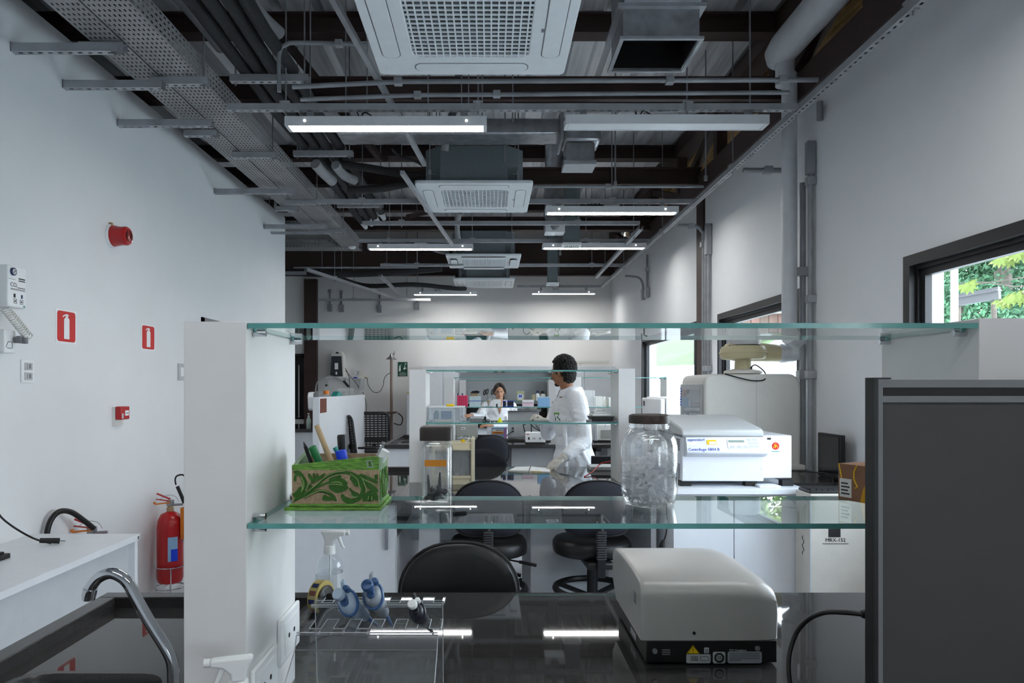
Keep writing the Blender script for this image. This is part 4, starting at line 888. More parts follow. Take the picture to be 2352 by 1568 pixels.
# ================================================================== CHAIRS
def stool():
    t = thing('lab_chair', 'x', 'chair', (0, 0, 0), 'black lab chairs')          # faces +Y
    mb = MB(); pr = rrect(.43, .40, .17, 7); n = len(pr); vs = []; fs = []
    lay = [(.90, .595), (.985, .605), (1.0, .625), (.99, .655), (.93, .675), (.75, .682), (.35, .676)]
    for s, z in lay: vs += [(x*s, y*s+.02, z) for x, y in pr]
    for i in range(len(lay)-1):
        for k in range(n): fs.append((i*n+k, i*n+(k+1) % n, (i+1)*n+(k+1) % n, (i+1)*n+k))
    fs += [tuple(reversed(range(n))), tuple(range((len(lay)-1)*n, len(lay)*n))]
    mb.add(vs, fs); part('seat', mb, M['black_soft'], t, smooth=True, ang=60)
    # back rest: rounded top, curved, with a welt
    w, h = .375, .30; outl = []
    for k in range(33):
        a = -PI/2+2*PI*k/32; cx_, sz_ = math.cos(a), math.sin(a); e = .86 if sz_ > 0 else .45
        outl.append((math.copysign(abs(cx_)**e, cx_)*w/2, math.copysign(abs(sz_)**(.92 if sz_ > 0 else .5), sz_)*h/2))
    outl = outl[:-1]; n = len(outl)
    def P(x, z, y): return (x, y-.16+.9*x*x-.05*z, z+.87)
    def cushion(lays):
        vs = []; fs = []
        for s, y in lays: vs += [P(x*s, z*s, y) for x, z in outl]
        for i in range(len(lays)-1):
            for k in range(n): fs.append((i*n+k, i*n+(k+1) % n, (i+1)*n+(k+1) % n, (i+1)*n+k))
        fs += [tuple(reversed(range(n))), tuple(range((len(lays)-1)*n, len(lays)*n))]; return MB().add(vs, fs)
    part('backrest', cushion([(.3, -.036), (.7, -.034), (.92, -.022), (1, 0), (.96, .02), (.8, .03), (.3, .034)]), M['fabric'], t, smooth=True, ang=60)
    part('welt', MB().tube([P(x*1.005, z*1.005, -.004) for x, z in outl], .0055, 6, closed=True), M['black'], t, smooth=True)
    part('tag', MB().box(-.022, .022, -.216, -.212, .80, .812), M['mid'], t)
    mb = MB(); pts = [(0, -.205, .84), (0, -.225, .75), (0, -.215, .66), (0, -.15, .575), (0, -.05, .565)]
    mb.tube(smooth_path(pts, 4), .016, 8); part('back_bracket', mb, M['black'], t, smooth=True)
    mb = MB()
    for k in range(12): mb.box(-.026, .026, -.247, -.205, .615+k*.0125, .6225+k*.0125)
    part('bellows', mb, mat('bellows_grey', (58, 58, 62), .35) if 'bellows_grey' not in bpy.data.materials else bpy.data.materials['bellows_grey'], t, bevel=.002)
    part('bellows_core', MB().box(-.021, .021, -.243, -.209, .52, .765), M['black'], t, bevel=.004)
    part('mechanism', MB().box(-.07, .07, -.22, .1, .555, .595), M['black'], t, bevel=.012)
    q = part('lever', MB().cyl((.05, 0, .57), (.2, -.06, .555), .005, n=8), M['black'], t)
    part('lever_grip', MB().cyl((.17, -.048, .558), (.26, -.085, .548), .009, n=10), M['black'], q, smooth=True)
    part('post', MB().cyl((0, 0, .12), (0, 0, .56), .03, n=16).cyl((0, 0, .26), (0, 0, .36), .04, n=16), M['black'], t, smooth=True)
    part('foot_ring', MB().tube(arc((0, 0, .40), .205, 0, 2*PI, 40, 'xy')[:-1], .018, 8, closed=True), M['black'], t, smooth=True)
    for k in range(3):
        a = k*2*PI/3+.5; part('ring_spoke', MB().bar((.03*math.cos(a), .03*math.sin(a), .36), (.2*math.cos(a), .2*math.sin(a), .40), .05, .012), M['black'], t, bevel=.004)
    for k in range(5):
        a = k*2*PI/5+.3; q = part('base_leg', MB().tube([(.03*math.cos(a), .03*math.sin(a), .12), (.28*math.cos(a), .28*math.sin(a), .075)], [.025, .015], 8), M['black'], t, smooth=True)
        part('caster', MB().cyl((.28*math.cos(a)-.012*math.sin(a), .28*math.sin(a)+.012*math.cos(a), .028), (.28*math.cos(a)+.012*math.sin(a), .28*math.sin(a)-.012*math.cos(a), .028), .028, n=12), M['black'], q)
    return t
st = stool(); st.location = (X(1122, 4.0), 3.925, 0); st['label'] = 'left of the two black lab chairs pushed up to the second bench'
dup(st, (X(1356, 4.0), 3.925, 0), .06, 'right of the two black lab chairs pushed up to the second bench')
c1 = dup(st, (X(1055, 2.25), 2.095, 0), PI, 'black vinyl lab chair behind the nearest bench')
for c in kids(c1):
    if c.name.startswith('backrest'):
        c.data = c.data.copy(); c.data.materials.clear(); c.data.materials.append(M['black_soft'])
dup(st, (1.50, 2.12, 0), PI-.2, 'black lab chair mostly hidden behind the dark appliance on the right')
dup(st, (-.035, 5.46, 0), PI+.12, 'black lab chair on the far side of the second bench')
dup(st, (X(1126, 7.35), 7.45, 0), .03, 'dark blue lab chair with a white tag at the third bench')
def office_chair(x, y, rz, label):
    t = thing('office_chair', label, 'chair', (0, 0, 0), 'black mesh office chairs')   # faces +Y
    part('seat', MB().prism(rrect(.48, .46, .1, 5), 'z', .42, .50), M['fabric'], t, bevel=.02)
    mb = MB(); fr = rrect(.46, .56, .09, 5, 0, .84); mb.tube([(x_, -.25-.12*(z_-.6)+.5*x_*x_, z_) for x_, z_ in fr], .02, 8, closed=True); part('back_frame', mb, M['black'], t, smooth=True)
    mb = MB()
    for k in range(15): z = .60+k*.035; mb.tube([(x_, -.25-.12*(z-.6)+.5*x_*x_, z) for x_ in (-.22, -.1, 0, .1, .22)], .0095, 5)
    for k in range(7): x_ = -.18+k*.06; mb.tube([(x_, -.25-.12*(z-.6)+.5*x_*x_, z) for z in (.58, .84, 1.1)], .008, 5)
    part('back_mesh', mb, M['cloth_dark'], t, kind='stuff')
    part('lumbar', MB().box(-.2, .2, -.27, -.25, .66, .74), M['black'], t, bevel=.008)
    for s in (-1, 1):
        q = part('armrest', MB().box(s*.27-.035, s*.27+.035, -.12, .14, .64, .67), M['black'], t, bevel=.012)
        part('arm_post', MB().tube([(s*.2, 0, .45), (s*.27, 0, .47), (s*.27, 0, .64)], .016, 8), M['black'], q)
    part('back_stem', MB().bar((0, -.1, .42), (0, -.27, .62), .06, .02), M['black'], t)
    part('post', MB().cyl((0, 0, .1), (0, 0, .42), .028), M['black'], t, smooth=True)
    for k in range(5):
        a = k*2*PI/5; q = part('base_leg', MB().tube([(0, 0, .11), (.3*math.cos(a), .3*math.sin(a), .07)], [.025, .016], 8), M['black'], t, smooth=True)
        part('caster', MB().cyl((.3*math.cos(a)-.012*math.sin(a), .3*math.sin(a)+.012*math.cos(a), .028), (.3*math.cos(a)+.012*math.sin(a), .3*math.sin(a)-.012*math.cos(a), .028), .028, n=12), M['black'], q)
    t.location = (x, y, 0); t.rotation_euler = (0, 0, rz); return t
office_chair(X(858, 11.0), 11.15, .1, 'black mesh office chair seen from behind beside the shower')
office_chair(X(845, 9.6), 9.75, PI/2+.35+PI, 'black office chair seen from the side in front of the low partition')
# ================================================================== LEFT WALL EQUIPMENT
def wallbox(x1, y0, y1, z0, z1): return MB().box(XL, x1, y0, y1, z0, z1)
def ext_sign(y0, y1, z0, z1, label):
    t = thing('extinguisher_sign', label, 'sign', (XL, (y0+y1)/2, z0), 'fire extinguisher signs')
    part('plate', wallbox(XL+.003, y0, y1, z0, z1), M['white'], t); w, h = y1-y0, z1-z0; cy = (y0+y1)/2
    mb = MB(); mb.prism(rrect(w*.87, h*.9, .018, 5, cy, (z0+z1)/2), 'x', XL+.003, XL+.0045); part('red_field', mb, M['red_sign'], t)
    s = h; b = z0+h*.13; q = w*.13
    pic = [(cy-q, b), (cy+q, b), (cy+q, b+.56*s), (cy+q*.9, b+.60*s), (cy+q*.5, b+.635*s), (cy+q*.4, b+.66*s), (cy+q*.5, b+.69*s), (cy+q*.9, b+.70*s), (cy+q*.3, b+.74*s), (cy, b+.745*s), (cy-q*.4, b+.735*s), (cy-q*1.2, b+.70*s), (cy-q*1.6, b+.64*s), (cy-q*1.25, b+.64*s), (cy-q*.9, b+.675*s), (cy-q*.4, b+.69*s), (cy-q*.35, b+.66*s), (cy-q*.45, b+.635*s), (cy-q*.9, b+.60*s), (cy-q, b+.56*s)]
    part('pictogram', MB().prism(pic, 'x', XL+.0045, XL+.006), M['white'], t)
ext_sign(3.895, 4.09, 1.765, 1.955, 'larger red and white extinguisher sign, nearer on the left wall')
ext_sign(4.85, 5.05, 1.775, 1.955, 'red and white extinguisher sign nearer the white pillar')
t = thing('fire_siren', 'red round fire alarm sounder high on the left wall', 'alarm', (XL, 4.47, 2.47))
part('base', MB().lathe([(.075, XL), (.075, XL+.012), (.07, XL+.018)], (0, 4.47, 2.475), 24, 'x'), M['white'], t, smooth=True)
part('body', MB().lathe([(.068, XL+.018), (.065, XL+.03), (.058, XL+.07), (.060, XL+.10), (.052, XL+.112), (.0, XL+.114)], (0, 4.47, 2.475), 24, 'x'), M['red'], t, smooth=True)
for k in range(3):
    part('sound_slot', MB().tube(arc((XL+.1145, 4.47, 2.475), .014+.012*k, 0, 2*PI, 16, 'yz')[:-1], .002, 5, closed=True), M['black'], t)
part('mount_tab', MB().box(XL, XL+.02, 4.44, 4.46, 2.53, 2.555), M['tan'], t)
t = thing('fire_call_point', 'red manual fire call point low on the left wall', 'call point', (XL, 4.54, 1.3))
part('back_box', MB().box(XL, XL+.02, 4.48, 4.58, 1.27, 1.39), M['offwhite'], t)
part('case', MB().box(XL+.02, XL+.06, 4.48, 4.585, 1.31, 1.395), M['red'], t, bevel=.006)
part('break_glass', MB().box(XL+.06, XL+.062, 4.525, 4.57, 1.335, 1.368), M['white'], t)
part('lettering', MB().box(XL+.062, XL+.0625, 4.53, 4.565, 1.349, 1.353), M['black_print'], t)
part('label_strip', MB().box(XL+.06, XL+.0612, 4.485, 4.505, 1.318, 1.35), M['mid'], t)
t = thing('gas_box', 'white carbon dioxide control box with a round gauge on the left wall', 'control box', (XL, 3.44, 1.905))
part('case', MB().box(XL, XL+.10, 3.365, 3.50, 1.905, 2.105), M['white'], t, bevel=.006)
fx_ = XL+.1005
part('gauge_rim', MB().lathe([(.019, fx_), (.019, fx_+.008), (.015, fx_+.009)], (0, 3.40, 2.075), 20, 'x'), M['navy'], t, smooth=True)
part('gauge_face', MB().lathe([(.014, fx_), (.014, fx_+.0092)], (0, 3.40, 2.075), 20, 'x'), M['mid'], t)
part('gauge_needle', MB().bar((fx_+.0098, 3.392, 2.068), (fx_+.0098, 3.408, 2.082), .003, .001), M['black_print'], t)
text('CO', .03, M['black_print'], leftwall(fx_, 3.405, 2.012), t); text('2', .014, M['black_print'], leftwall(fx_, 3.43, 2.004), t)
part('print_line', MB().box(XL+.1, fx_+.0003, 3.437, 3.49, 2.0, 2.0035).box(XL+.1, fx_+.0003, 3.443, 3.49, 2.044, 2.05).box(XL+.1, fx_+.0003, 3.443, 3.49, 2.034, 2.039), M['black_print'], t)
part('rule', MB().box(XL+.1, fx_+.0003, 3.385, 3.49, 1.992, 1.9945).box(XL+.1, fx_+.0003, 3.385, 3.49, 1.988, 1.9895).box(XL+.1, fx_+.0002, 3.37, 3.42, 2.038, 2.0395), M['black_print'], t)
for yy, m in ((3.412, 'black_print'), (3.465, 'navy')): part('indicator', MB().box(XL+.1, fx_+.002, yy-.005, yy+.005, 1.952, 1.97), M[m], t)
for yy in (3.418, 3.463):
    part('button_frame', MB().box(XL+.1, fx_+.0004, yy-.011, yy+.011, 1.924, 1.926).box(XL+.1, fx_+.0004, yy-.011, yy+.011, 1.944, 1.946).box(XL+.1, fx_+.0004, yy-.011, yy-.009, 1.926, 1.944).box(XL+.1, fx_+.0004, yy+.009, yy+.011, 1.926, 1.944).box(XL+.1, fx_+.0004, yy-.004, yy+.004, 1.931, 1.939), M['black_print'], t)
part('maker_mark', MB().box(XL+.1, fx_+.0003, 3.477, 3.49, 1.911, 1.919), M['teal'], t)
_A, _B = Vector((XL+.06, 3.405, 1.90)), Vector((XL+.10, 3.52, 1.765)); _d = (_B-_A).normalized(); _e1 = Vector((1, 0, 0)).cross(_d).normalized()
hel = [_A+(_B-_A)*(k/120)+(_e1*math.cos(k*.72)+Vector((1, 0, 0))*math.sin(k*.72))*.021 for k in range(121)]
solo('coiled_hose', MB().tube(hel, .004, 5), M['offwhite'], 'white coiled air hose under the control box on the left wall', 'hose', smooth=True)
t = thing('gas_outlet', 'white gas outlet box with a grey connector below the coiled hose', 'outlet', (XL, 3.47, 1.68))
part('case', MB().box(XL, XL+.05, 3.415, 3.50, 1.685, 1.80), M['white'], t, bevel=.006)
part('connector', MB().cyl((XL+.05, 3.485, 1.752), (XL+.10, 3.50, 1.75), .016, n=10).box(XL+.07, XL+.09, 3.47, 3.53, 1.735, 1.77), M['grey'], t)
part('mark', MB().tube([(XL+.0505, y_, z_) for y_, z_ in ((3.425, 1.715), (3.44, 1.74), (3.468, 1.74), (3.47, 1.71), (3.44, 1.708))], .0015, 4, closed=True), M['black_print'], t)
t = thing('wall_socket', 'white double socket with marked plugs low left beside the hanging cable', 'socket', (XL, 3.66, 1.54))
part('plate', MB().box(XL, XL+.008, 3.605, 3.705, 1.54, 1.66), M['white'], t, bevel=.003)
for z_ in (1.575, 1.625):
    part('socket_insert', MB().box(XL+.008, XL+.012, 3.625, 3.685, z_-.02, z_+.02), M['mid'], t)
    part('mark', MB().box(XL+.012, XL+.0125, 3.64, 3.645, z_-.015, z_+.015).box(XL+.012, XL+.0125, 3.655, 3.672, z_-.012, z_+.012), M['grey'], t)
t = thing('wall_switch', 'white switch plate just left of the white pillar', 'switch', (XL, 5.5, 1.6)); ysw = 1620*2.4/(1125-414)
part('plate', MB().box(XL, XL+.012, ysw-.05, ysw+.05, 1.57, 1.70), M['mid'], t, bevel=.003)
part('rocker', MB().box(XL+.012, XL+.018, ysw-.025, ysw+.025, 1.6, 1.67), M['white'], t, bevel=.002)
c = [(XL+.045, 3.32, 2.02), (XL+.04, 3.325, 1.8), (XL+.035, 3.33, 1.6), (XL+.045, 3.335, 1.45), (XL+.03, 3.33, 1.25), (XL+.04, 3.335, 1.05), (XL+.06, 3.35, .93), (XL+.11, 3.37, .86), (XL+.2, 3.40, .79), (XL+.26, 3.44, .757)]
t = thing('hanging_cable', 'black mains cable hanging down the left wall to a plug on the desk', 'cable', (XL+.05, 3.33, .757))
part('cord', MB().tube(smooth_path(c, 6), .005, 6), M['black'], t, smooth=True)
part('plug', MB().cyl((XL+.22, 3.415, .776), (XL+.29, 3.46, .765), .012, .014, 8), M['black'], t)
part('pin', MB().cyl((XL+.29, 3.457, .767), (XL+.312, 3.47, .763), .002, n=5).cyl((XL+.293, 3.45, .767), (XL+.315, 3.463, .763), .002, n=5), M['steel'], t)
t = thing('keyboard', 'black keyboard corner at the left end of the white desk', 'keyboard', (-2.24, 3.0, .75))
part('base', MB().box(-2.33, -2.16, 2.75, 3.18, .75, .772), M['black'], t, bevel=.004)
for r in range(4):
    for k in range(11): part('key', MB().box(-2.32+r*.038, -2.29+r*.038, 2.77+k*.036, 2.80+k*.036, .772, .782), M['black_print'], t)
# fire extinguishers
def extinguisher(x, y, z, label, nozzle):
    t = thing('fire_extinguisher', label, 'fire extinguisher', (x, y, z), 'red fire extinguishers')
    pr = [(.0, 0), (.05, .0), (.08, .012), (.088, .04), (.088, .40), (.082, .45), (.062, .49), (.03, .505), (.024, .51)]
    part('cylinder', MB().lathe(pr, (x, y, z), 28), M['red'], t, smooth=True)
    part('neck', MB().lathe([(.02, .505), (.024, .515), (.024, .535), (.018, .54), (.018, .56)], (x, y, z), 16), M['tan'], t, smooth=True)
    part('valve', MB().box(x-.02, x+.02, y-.02, y+.02, z+.55, z+.59).cyl((x+.02, y, z+.555), (x+.09, y, z+.56), .009, n=8), M['steel'], t, bevel=.003)
    part('carry_handle', MB().bar((x+.01, y-.02, z+.575), (x-.09, y-.03, z+.565), .02, .008).bar((x-.09, y-.03, z+.565), (x-.10, y-.03, z+.58), .02, .008), M['orange'], t)
    part('squeeze_lever', MB().bar((x+.01, y-.02, z+.60), (x-.08, y-.03, z+.64), .022, .008).bar((x+.0, y-.02, z+.588), (x-.085, y-.03, z+.60), .016, .006), M['red'], t)
    part('pin_wire', MB().tube(smooth_path([(x-.06, y-.02, z+.60), (x, y-.04, z+.63), (x+.05, y-.03, z+.62), (x+.06, y, z+.58)]), .0018, 5), M['steel'], t)
    if nozzle == 'up':
        part('hose', MB().tube(smooth_path([(x+.10, y, z+.57), (x+.085, y-.01, z+.62), (x+.06, y-.02, z+.69)]), .013, 8).tube(smooth_path([(x+.05, y-.02, z+.70), (x+.045, y-.02, z+.74), (x+.06, y-.02, z+.765), (x+.1, y-.02, z+.77), (x+.13, y-.02, z+.74)]), .006, 6), M['black'], t, smooth=True)
        part('horn_strap', MB().box(x+.09, x+.12, y-.04, y+.02, z+.32, z+.54), M['orange'], t)
        lab = MB(); n = 10
        vs = []; fs = []
        for k in range(n+1):
            a = -PI/2+.25+k*.075; vs += [(x+.0892*math.cos(a), y+.0892*math.sin(a), z+.17), (x+.0892*math.cos(a), y+.0892*math.sin(a), z+.34)]
        for k in range(n): fs.append((2*k, 2*k+2, 2*k+3, 2*k+1))
        part('data_label', lab.add(vs, fs), mat('label_white_blue', (150, 190, 226), .5), t)
        lab = MB(); vs2 = [(a+(a-x)*.008, b+(b-y)*.008, (c_-z-.17)*.5+z+.17) for a, b, c_ in vs]; part('label_block', lab.add(vs2[6:], fs[:-3]), M['blue_cap'], t)
    else:
        part('hose', MB().tube(smooth_path([(x+.02, y-.02, z+.585), (x+.0, y-.08, z+.64), (x-.03, y-.15, z+.70), (x-.055, y-.22, z+.715), (x-.07, y-.275, z+.67), (x-.075, y-.295, z+.58), (x-.07, y-.27, z+.42)], 8), .015, 10), M['black'], t, smooth=True)
    return t
ex, ey = -2.275, 5.02
extinguisher(ex, ey, .125, 'red fire extinguisher in a wire stand, left of the white pillar', 'up')
t = thing('wire_stand', 'wire floor stand holding the red extinguisher', 'stand', (ex, ey, 0))
for r, z_ in ((.104, .25), (.104, .10)): part('ring', MB().tube(arc((ex, ey, z_), r, 0, 2*PI, 28, 'xy')[:-1], .004, 6, closed=True), M['chrome'], t)
for a in (-2.2, -1.1, .2, 2.0): part('wire_leg', MB().tube([(ex+.104*math.cos(a), ey+.104*math.sin(a), .25), (ex+.104*math.cos(a), ey+.104*math.sin(a), .10), (ex+.115*math.cos(a), ey+.115*math.sin(a), 0)], .004, 6), M['chrome'], t)
part('cross_wire', MB().bar((ex-.1, ey, .122), (ex+.1, ey, .122), .006, .004).bar((ex, ey-.1, .122), (ex, ey+.1, .122), .006, .004), M['chrome'], t)
extinguisher(-2.29, 4.06, .125, 'second fire extinguisher, hidden behind the white desk but for its hose and handle', 'arc')
t = thing('wire_stand', 'wire floor stand behind the white desk', 'stand', (-2.29, 4.05, 0))
for r, z_ in ((.104, .25), (.104, .10)): part('ring', MB().tube(arc((-2.29, 4.05, z_), r, 0, 2*PI, 28, 'xy')[:-1], .004, 6, closed=True), M['chrome'], t)
for a in (-2.2, -1.1, .2, 2.0): part('wire_leg', MB().tube([(-2.29+.104*math.cos(a), 4.05+.104*math.sin(a), .25), (-2.29+.115*math.cos(a), 4.05+.115*math.sin(a), 0)], .004, 6), M['chrome'], t)
part('cross_wire', MB().bar((-2.39, 4.05, .122), (-2.19, 4.05, .122), .006, .004), M['chrome'], t)
# ------------------------------------------------------------------ far wall equipment
y = YB
t = thing('water_purifier', 'grey fronted water purifier on a small wall shelf at the far left', 'water purifier', (X(773, y), y-.1, 1.67)); x0, x1 = X(758, 12.2), X(790, 12.2)
mb = MB(); mb.prism([(x0, 1.69), (x1, 1.69), (x1-.01, 2.06), (x1-.04, 2.12), (x1-.1, 2.15), (x0+.06, 2.15), (x0+.02, 2.1), (x0+.01, 2.06)], 'y', 12.2, 12.39); part('case', mb, M['offwhite'], t, bevel=.01)
mb = MB(); mb.prism([(x0+.005, 1.70), (x1-.02, 1.70), (x1-.04, 2.05), (x0+.025, 2.05)], 'y', 12.18, 12.2); part('front', mb, mat('dark_front', (58, 60, 66), .25), t, bevel=.005)
part('label', MB().box(x0+.085, x0+.145, 12.178, 12.18, 1.82, 1.93).box(x0+.10, x0+.13, 12.178, 12.18, 1.73, 1.78), M['white'], t)
part('display', MB().box(x0+.10, x0+.15, 12.197, 12.2, 2.095, 2.12), M['black'], t)
t = thing('wall_shelf', 'small white bracket shelf under the water purifier', 'shelf', (X(773, y), 12.25, 1.66))
part('board', MB().box(X(745, y), X(803, y), 12.15, 12.395, 1.672, 1.69), M['white'], t)
for px_ in (757, 795): part('bracket', MB().bar((X(px_, y), 12.39, 1.53), (X(px_, y), 12.39, 1.67), .02, .01).bar((X(px_, y), 12.38, 1.53), (X(px_, y), 12.22, 1.665), .012, .012), M['white'], t)
t = thing('water_filter', 'clear water filter housing with a blue valve and a gauge on the far wall', 'filter', (X(830, y), 12.33, 1.45)); xf = X(831, y)
part('housing', MB().lathe([(.045, 1.46), (.05, 1.48), (.05, 1.66)], (xf, 12.33, 0), 16), M['clear'], t, smooth=True)
part('head', MB().box(xf-.06, xf+.06, 12.28, 12.39, 1.66, 1.70).box(xf-.055, xf+.055, 12.38, 12.395, 1.70, 1.80), M['offwhite'], t, bevel=.005)
part('valve', MB().box(xf-.13, xf-.06, 12.31, 12.35, 1.67, 1.69), M['blue_cap'], t)
part('brass_port', MB().cyl((xf+.06, 12.33, 1.68), (xf+.1, 12.33, 1.678), .012, n=8), M['tan'], t)
part('gauge', MB().lathe([(.032, 12.30), (.032, 12.33)], (xf-.09, 0, 1.765), 16, 'y'), M['steel'], t)
part('gauge_face', MB().lathe([(.028, 12.297), (.028, 12.30)], (xf-.09, 0, 1.765), 16, 'y'), M['white'], t)
def tubing(px, label, r=.005, Y=12.3): return solo('tubing', MB().tube(smooth_path([W(a, b, Y) for a, b in px], 5), r, 6), M['cloth_dark'], label, 'tube', 'thin black tubes on the far wall', smooth=True)
tubing([(843, 867), (846, 885), (858, 900), (872, 899), (880, 885), (883, 868), (892, 858), (898, 858)], 'black tube looping from the water filter to the shower pipe')
tubing([(793, 845), (800, 860), (803, 880), (802, 910)], 'black tube dropping behind the low partition from the purifier')
tubing([(793, 850), (808, 868), (820, 882), (824, 890)], 'short slanting black tube from the purifier to the filter')
tubing([(833, 900), (840, 920), (842, 945), (841, 955)], 'black tube hanging under the filter housing')
t = thing('emergency_shower', 'emergency shower pole with an eyewash basin at the far wall', 'shower', (X(899, 12), 12.0, 0)); xs_ = X(899, 12)
BR = mat('brass_grey_pipe', (150, 128, 116), .4, .5)
part('pole', MB().cyl((xs_, 12, .02), (xs_, 12, 2.06), .022, n=12), BR, t, smooth=True)
part('base', MB().lathe([(.09, 0), (.09, .015), (.03, .03)], (xs_, 12, 0), 16), BR, t, smooth=True)
part('shower_head', MB().lathe([(.09, 1.985), (.092, 1.99), (.03, 2.04), (.02, 2.08)], (xs_, 11.98, 0), 20), M['steel'], t, smooth=True)
part('pull_valve', MB().cyl((xs_, 12, 2.06), (xs_+.05, 12, 2.09), .01, n=8).cyl((xs_+.05, 12, 2.05), (xs_+.055, 12, 2.13), .006, n=6), M['steel'], t)
part('eyewash_bowl', MB().lathe([(.03, 1.06), (.10, 1.075), (.125, 1.1), (.12, 1.1), (.09, 1.085)], (xs_, 11.9, 0), 20), BR, t, smooth=True)
part('eyewash_hose', MB().tube(smooth_path([(xs_+.12, 11.9, 1.08), (xs_+.2, 11.9, 1.0), (xs_+.17, 11.9, .88), (xs_+.05, 11.95, .9)]), .009, 8), M['black'], t, smooth=True)
t = thing('safety_sign', 'green safety sign with white shower pictograms on the far wall', 'sign', (X(924, y), y, 1.69)); a, b = X(914, y), X(936, y)
part('plate', MB().box(a, b, y-.005, y, 1.705, 1.955), mat('sign_green', (18, 78, 58), .5), t)
part('pictogram', MB().box(a+.045, a+.05, y-.007, y-.005, 1.80, 1.91).box(a+.045, a+.075, y-.007, y-.005, 1.905, 1.91).sphere((a+.03, y-.006, 1.885), .011, 1, .3, 1, 10, 6).prism([(a+.018, 1.79), (a+.045, 1.79), (a+.042, 1.87), (a+.022, 1.87)], 'y', y-.007, y-.005).prism([(a+.10, 1.82), (a+.115, 1.82), (a+.13, 1.84), (a+.145, 1.835), (a+.15, 1.85), (a+.12, 1.865), (a+.10, 1.85)], 'y', y-.007, y-.005).sphere((a+.12, y-.006, 1.885), .01, 1, .3, 1, 10, 6).box(b-.05, b-.015, y-.007, y-.005, 1.918, 1.926).box(b-.036, b-.029, y-.007, y-.005, 1.905, 1.94), M['white'], t)
for k, s in enumerate(('CHUVEIRO E', 'LAVA-OLHOS DE', 'EMERGENCIA')): text(s, .018, M['white'], front((a+b)/2, y-.0052, 1.765-k*.02), t)
# things on the partition and beside it
xp = -1.97
bottle([(.03, 0), (.032, .01), (.032, .085), (.014, .11), (.013, .13)], xp-.0, 8.5, 1.40, M['thin'], 'clear bottle with an orange label on the low partition', capm=M['black'], cap=[(.015, .125), (.015, .15), (.0, .152)], name='glass_bottle')
part('label', MB().lathe([(.0325, .03), (.0325, .075)], (xp, 8.5, 1.40), 16, cap=False), M['orange'], [o for o in bpy.data.objects if o.name.startswith('glass_bottle')][-1])
solo('folded_tissue', MB().prism([(8.9, 1.401), (9.25, 1.401), (9.2, 1.43), (9.05, 1.46), (8.95, 1.425)], 'x', xp-.035, xp+.035), M['teal'], 'crumpled teal cloth lying on the low partition', 'cloth')
solo('glass_tank', MB().box(xp-.038, xp+.038, 9.3, 10.0, 1.401, 1.50), M['clear'], 'clear plastic tray standing on the low partition', 'tray')
t = thing('wash_tap', 'curved wash tap rising behind the low partition', 'tap', (-2.3, 9.3, 1.02)); pts = [(-2.3, 9.3, 1.02), (-2.3, 9.3, 1.45), (-2.26, 9.3, 1.6), (-2.12, 9.3, 1.66), (-1.98, 9.3, 1.62), (-1.9, 9.3, 1.56)]
part('spout', MB().tube(smooth_path(pts, 5), .008, 8), M['pvc_grey'], t, smooth=True)
part('lever', MB().bar((-1.93, 9.3, 1.60), (-1.86, 9.3, 1.52), .02, .03), M['cloth_dark'], t)
# ================================================================== FOREGROUND: THINGS ON THE NEAREST SHELF
SZ = 1.2876
GB = mat('painted_green', (94, 140, 54), .5, var=.55, scale=260, stretch=(.25, 1, 1.6)); GD = mat('dark_painted_green', (46, 92, 24), .5, var=.25, scale=300); TB = mat('tan_carved_wood', (160, 138, 112), .7, var=.2, scale=200)
GS = mat('pale_green_wood', (112, 140, 108), .6, var=.15, scale=40)
t = thing('pen_box', 'green and tan carved wooden pen box on the nearest glass shelf', 'pen box', (-.29, 1.395, SZ))
x0, x1, y0, y1 = -.374, -.21, 1.333, 1.455
part('plinth', MB().box(x0-.012, x1+.006, y0-.012, y1+.008, SZ, SZ+.006).box(x0-.004, x1+.002, y0-.005, y1+.003, SZ+.006, SZ+.0115), GB, t, bevel=.0015)
zt = 1.363
part('front_wall', MB().box(x0, x1, y0, y0+.008, SZ+.0115, zt), TB, t)
part('front_rim', MB().prism([(x0, zt), (x1, zt), (x1, zt+.024), (x1-.004, zt+.0255), (x1-.02, zt+.0245), (x0, zt+.009)], 'y', y0-.0005, y0+.008), GB, t)
part('side_wall', MB().box(x1-.008, x1, y0+.008, y1-.008, SZ+.0115, zt).prism([(y0+.008, zt), (y1-.008, zt), (y1-.008, zt+.018), (y0+.03, zt+.018), (y0+.008, zt+.024)], 'x', x1-.008, x1), GS, t)
part('side_wall', MB().box(x0, x0+.008, y0+.008, y1-.008, SZ+.0115, zt).prism([(y0+.008, zt), (y1-.008, zt), (y1-.008, zt+.032), (y0+.008, zt+.009)], 'x', x0, x0+.008), GS, t)
part('back_wall', MB().box(x0, x1, y1-.008, y1, SZ+.0115, zt+.02), TB, t)
part('floor_board', MB().box(x0+.008, x1-.008, y0+.008, y1-.008, SZ+.0115, SZ+.016), TB, t)
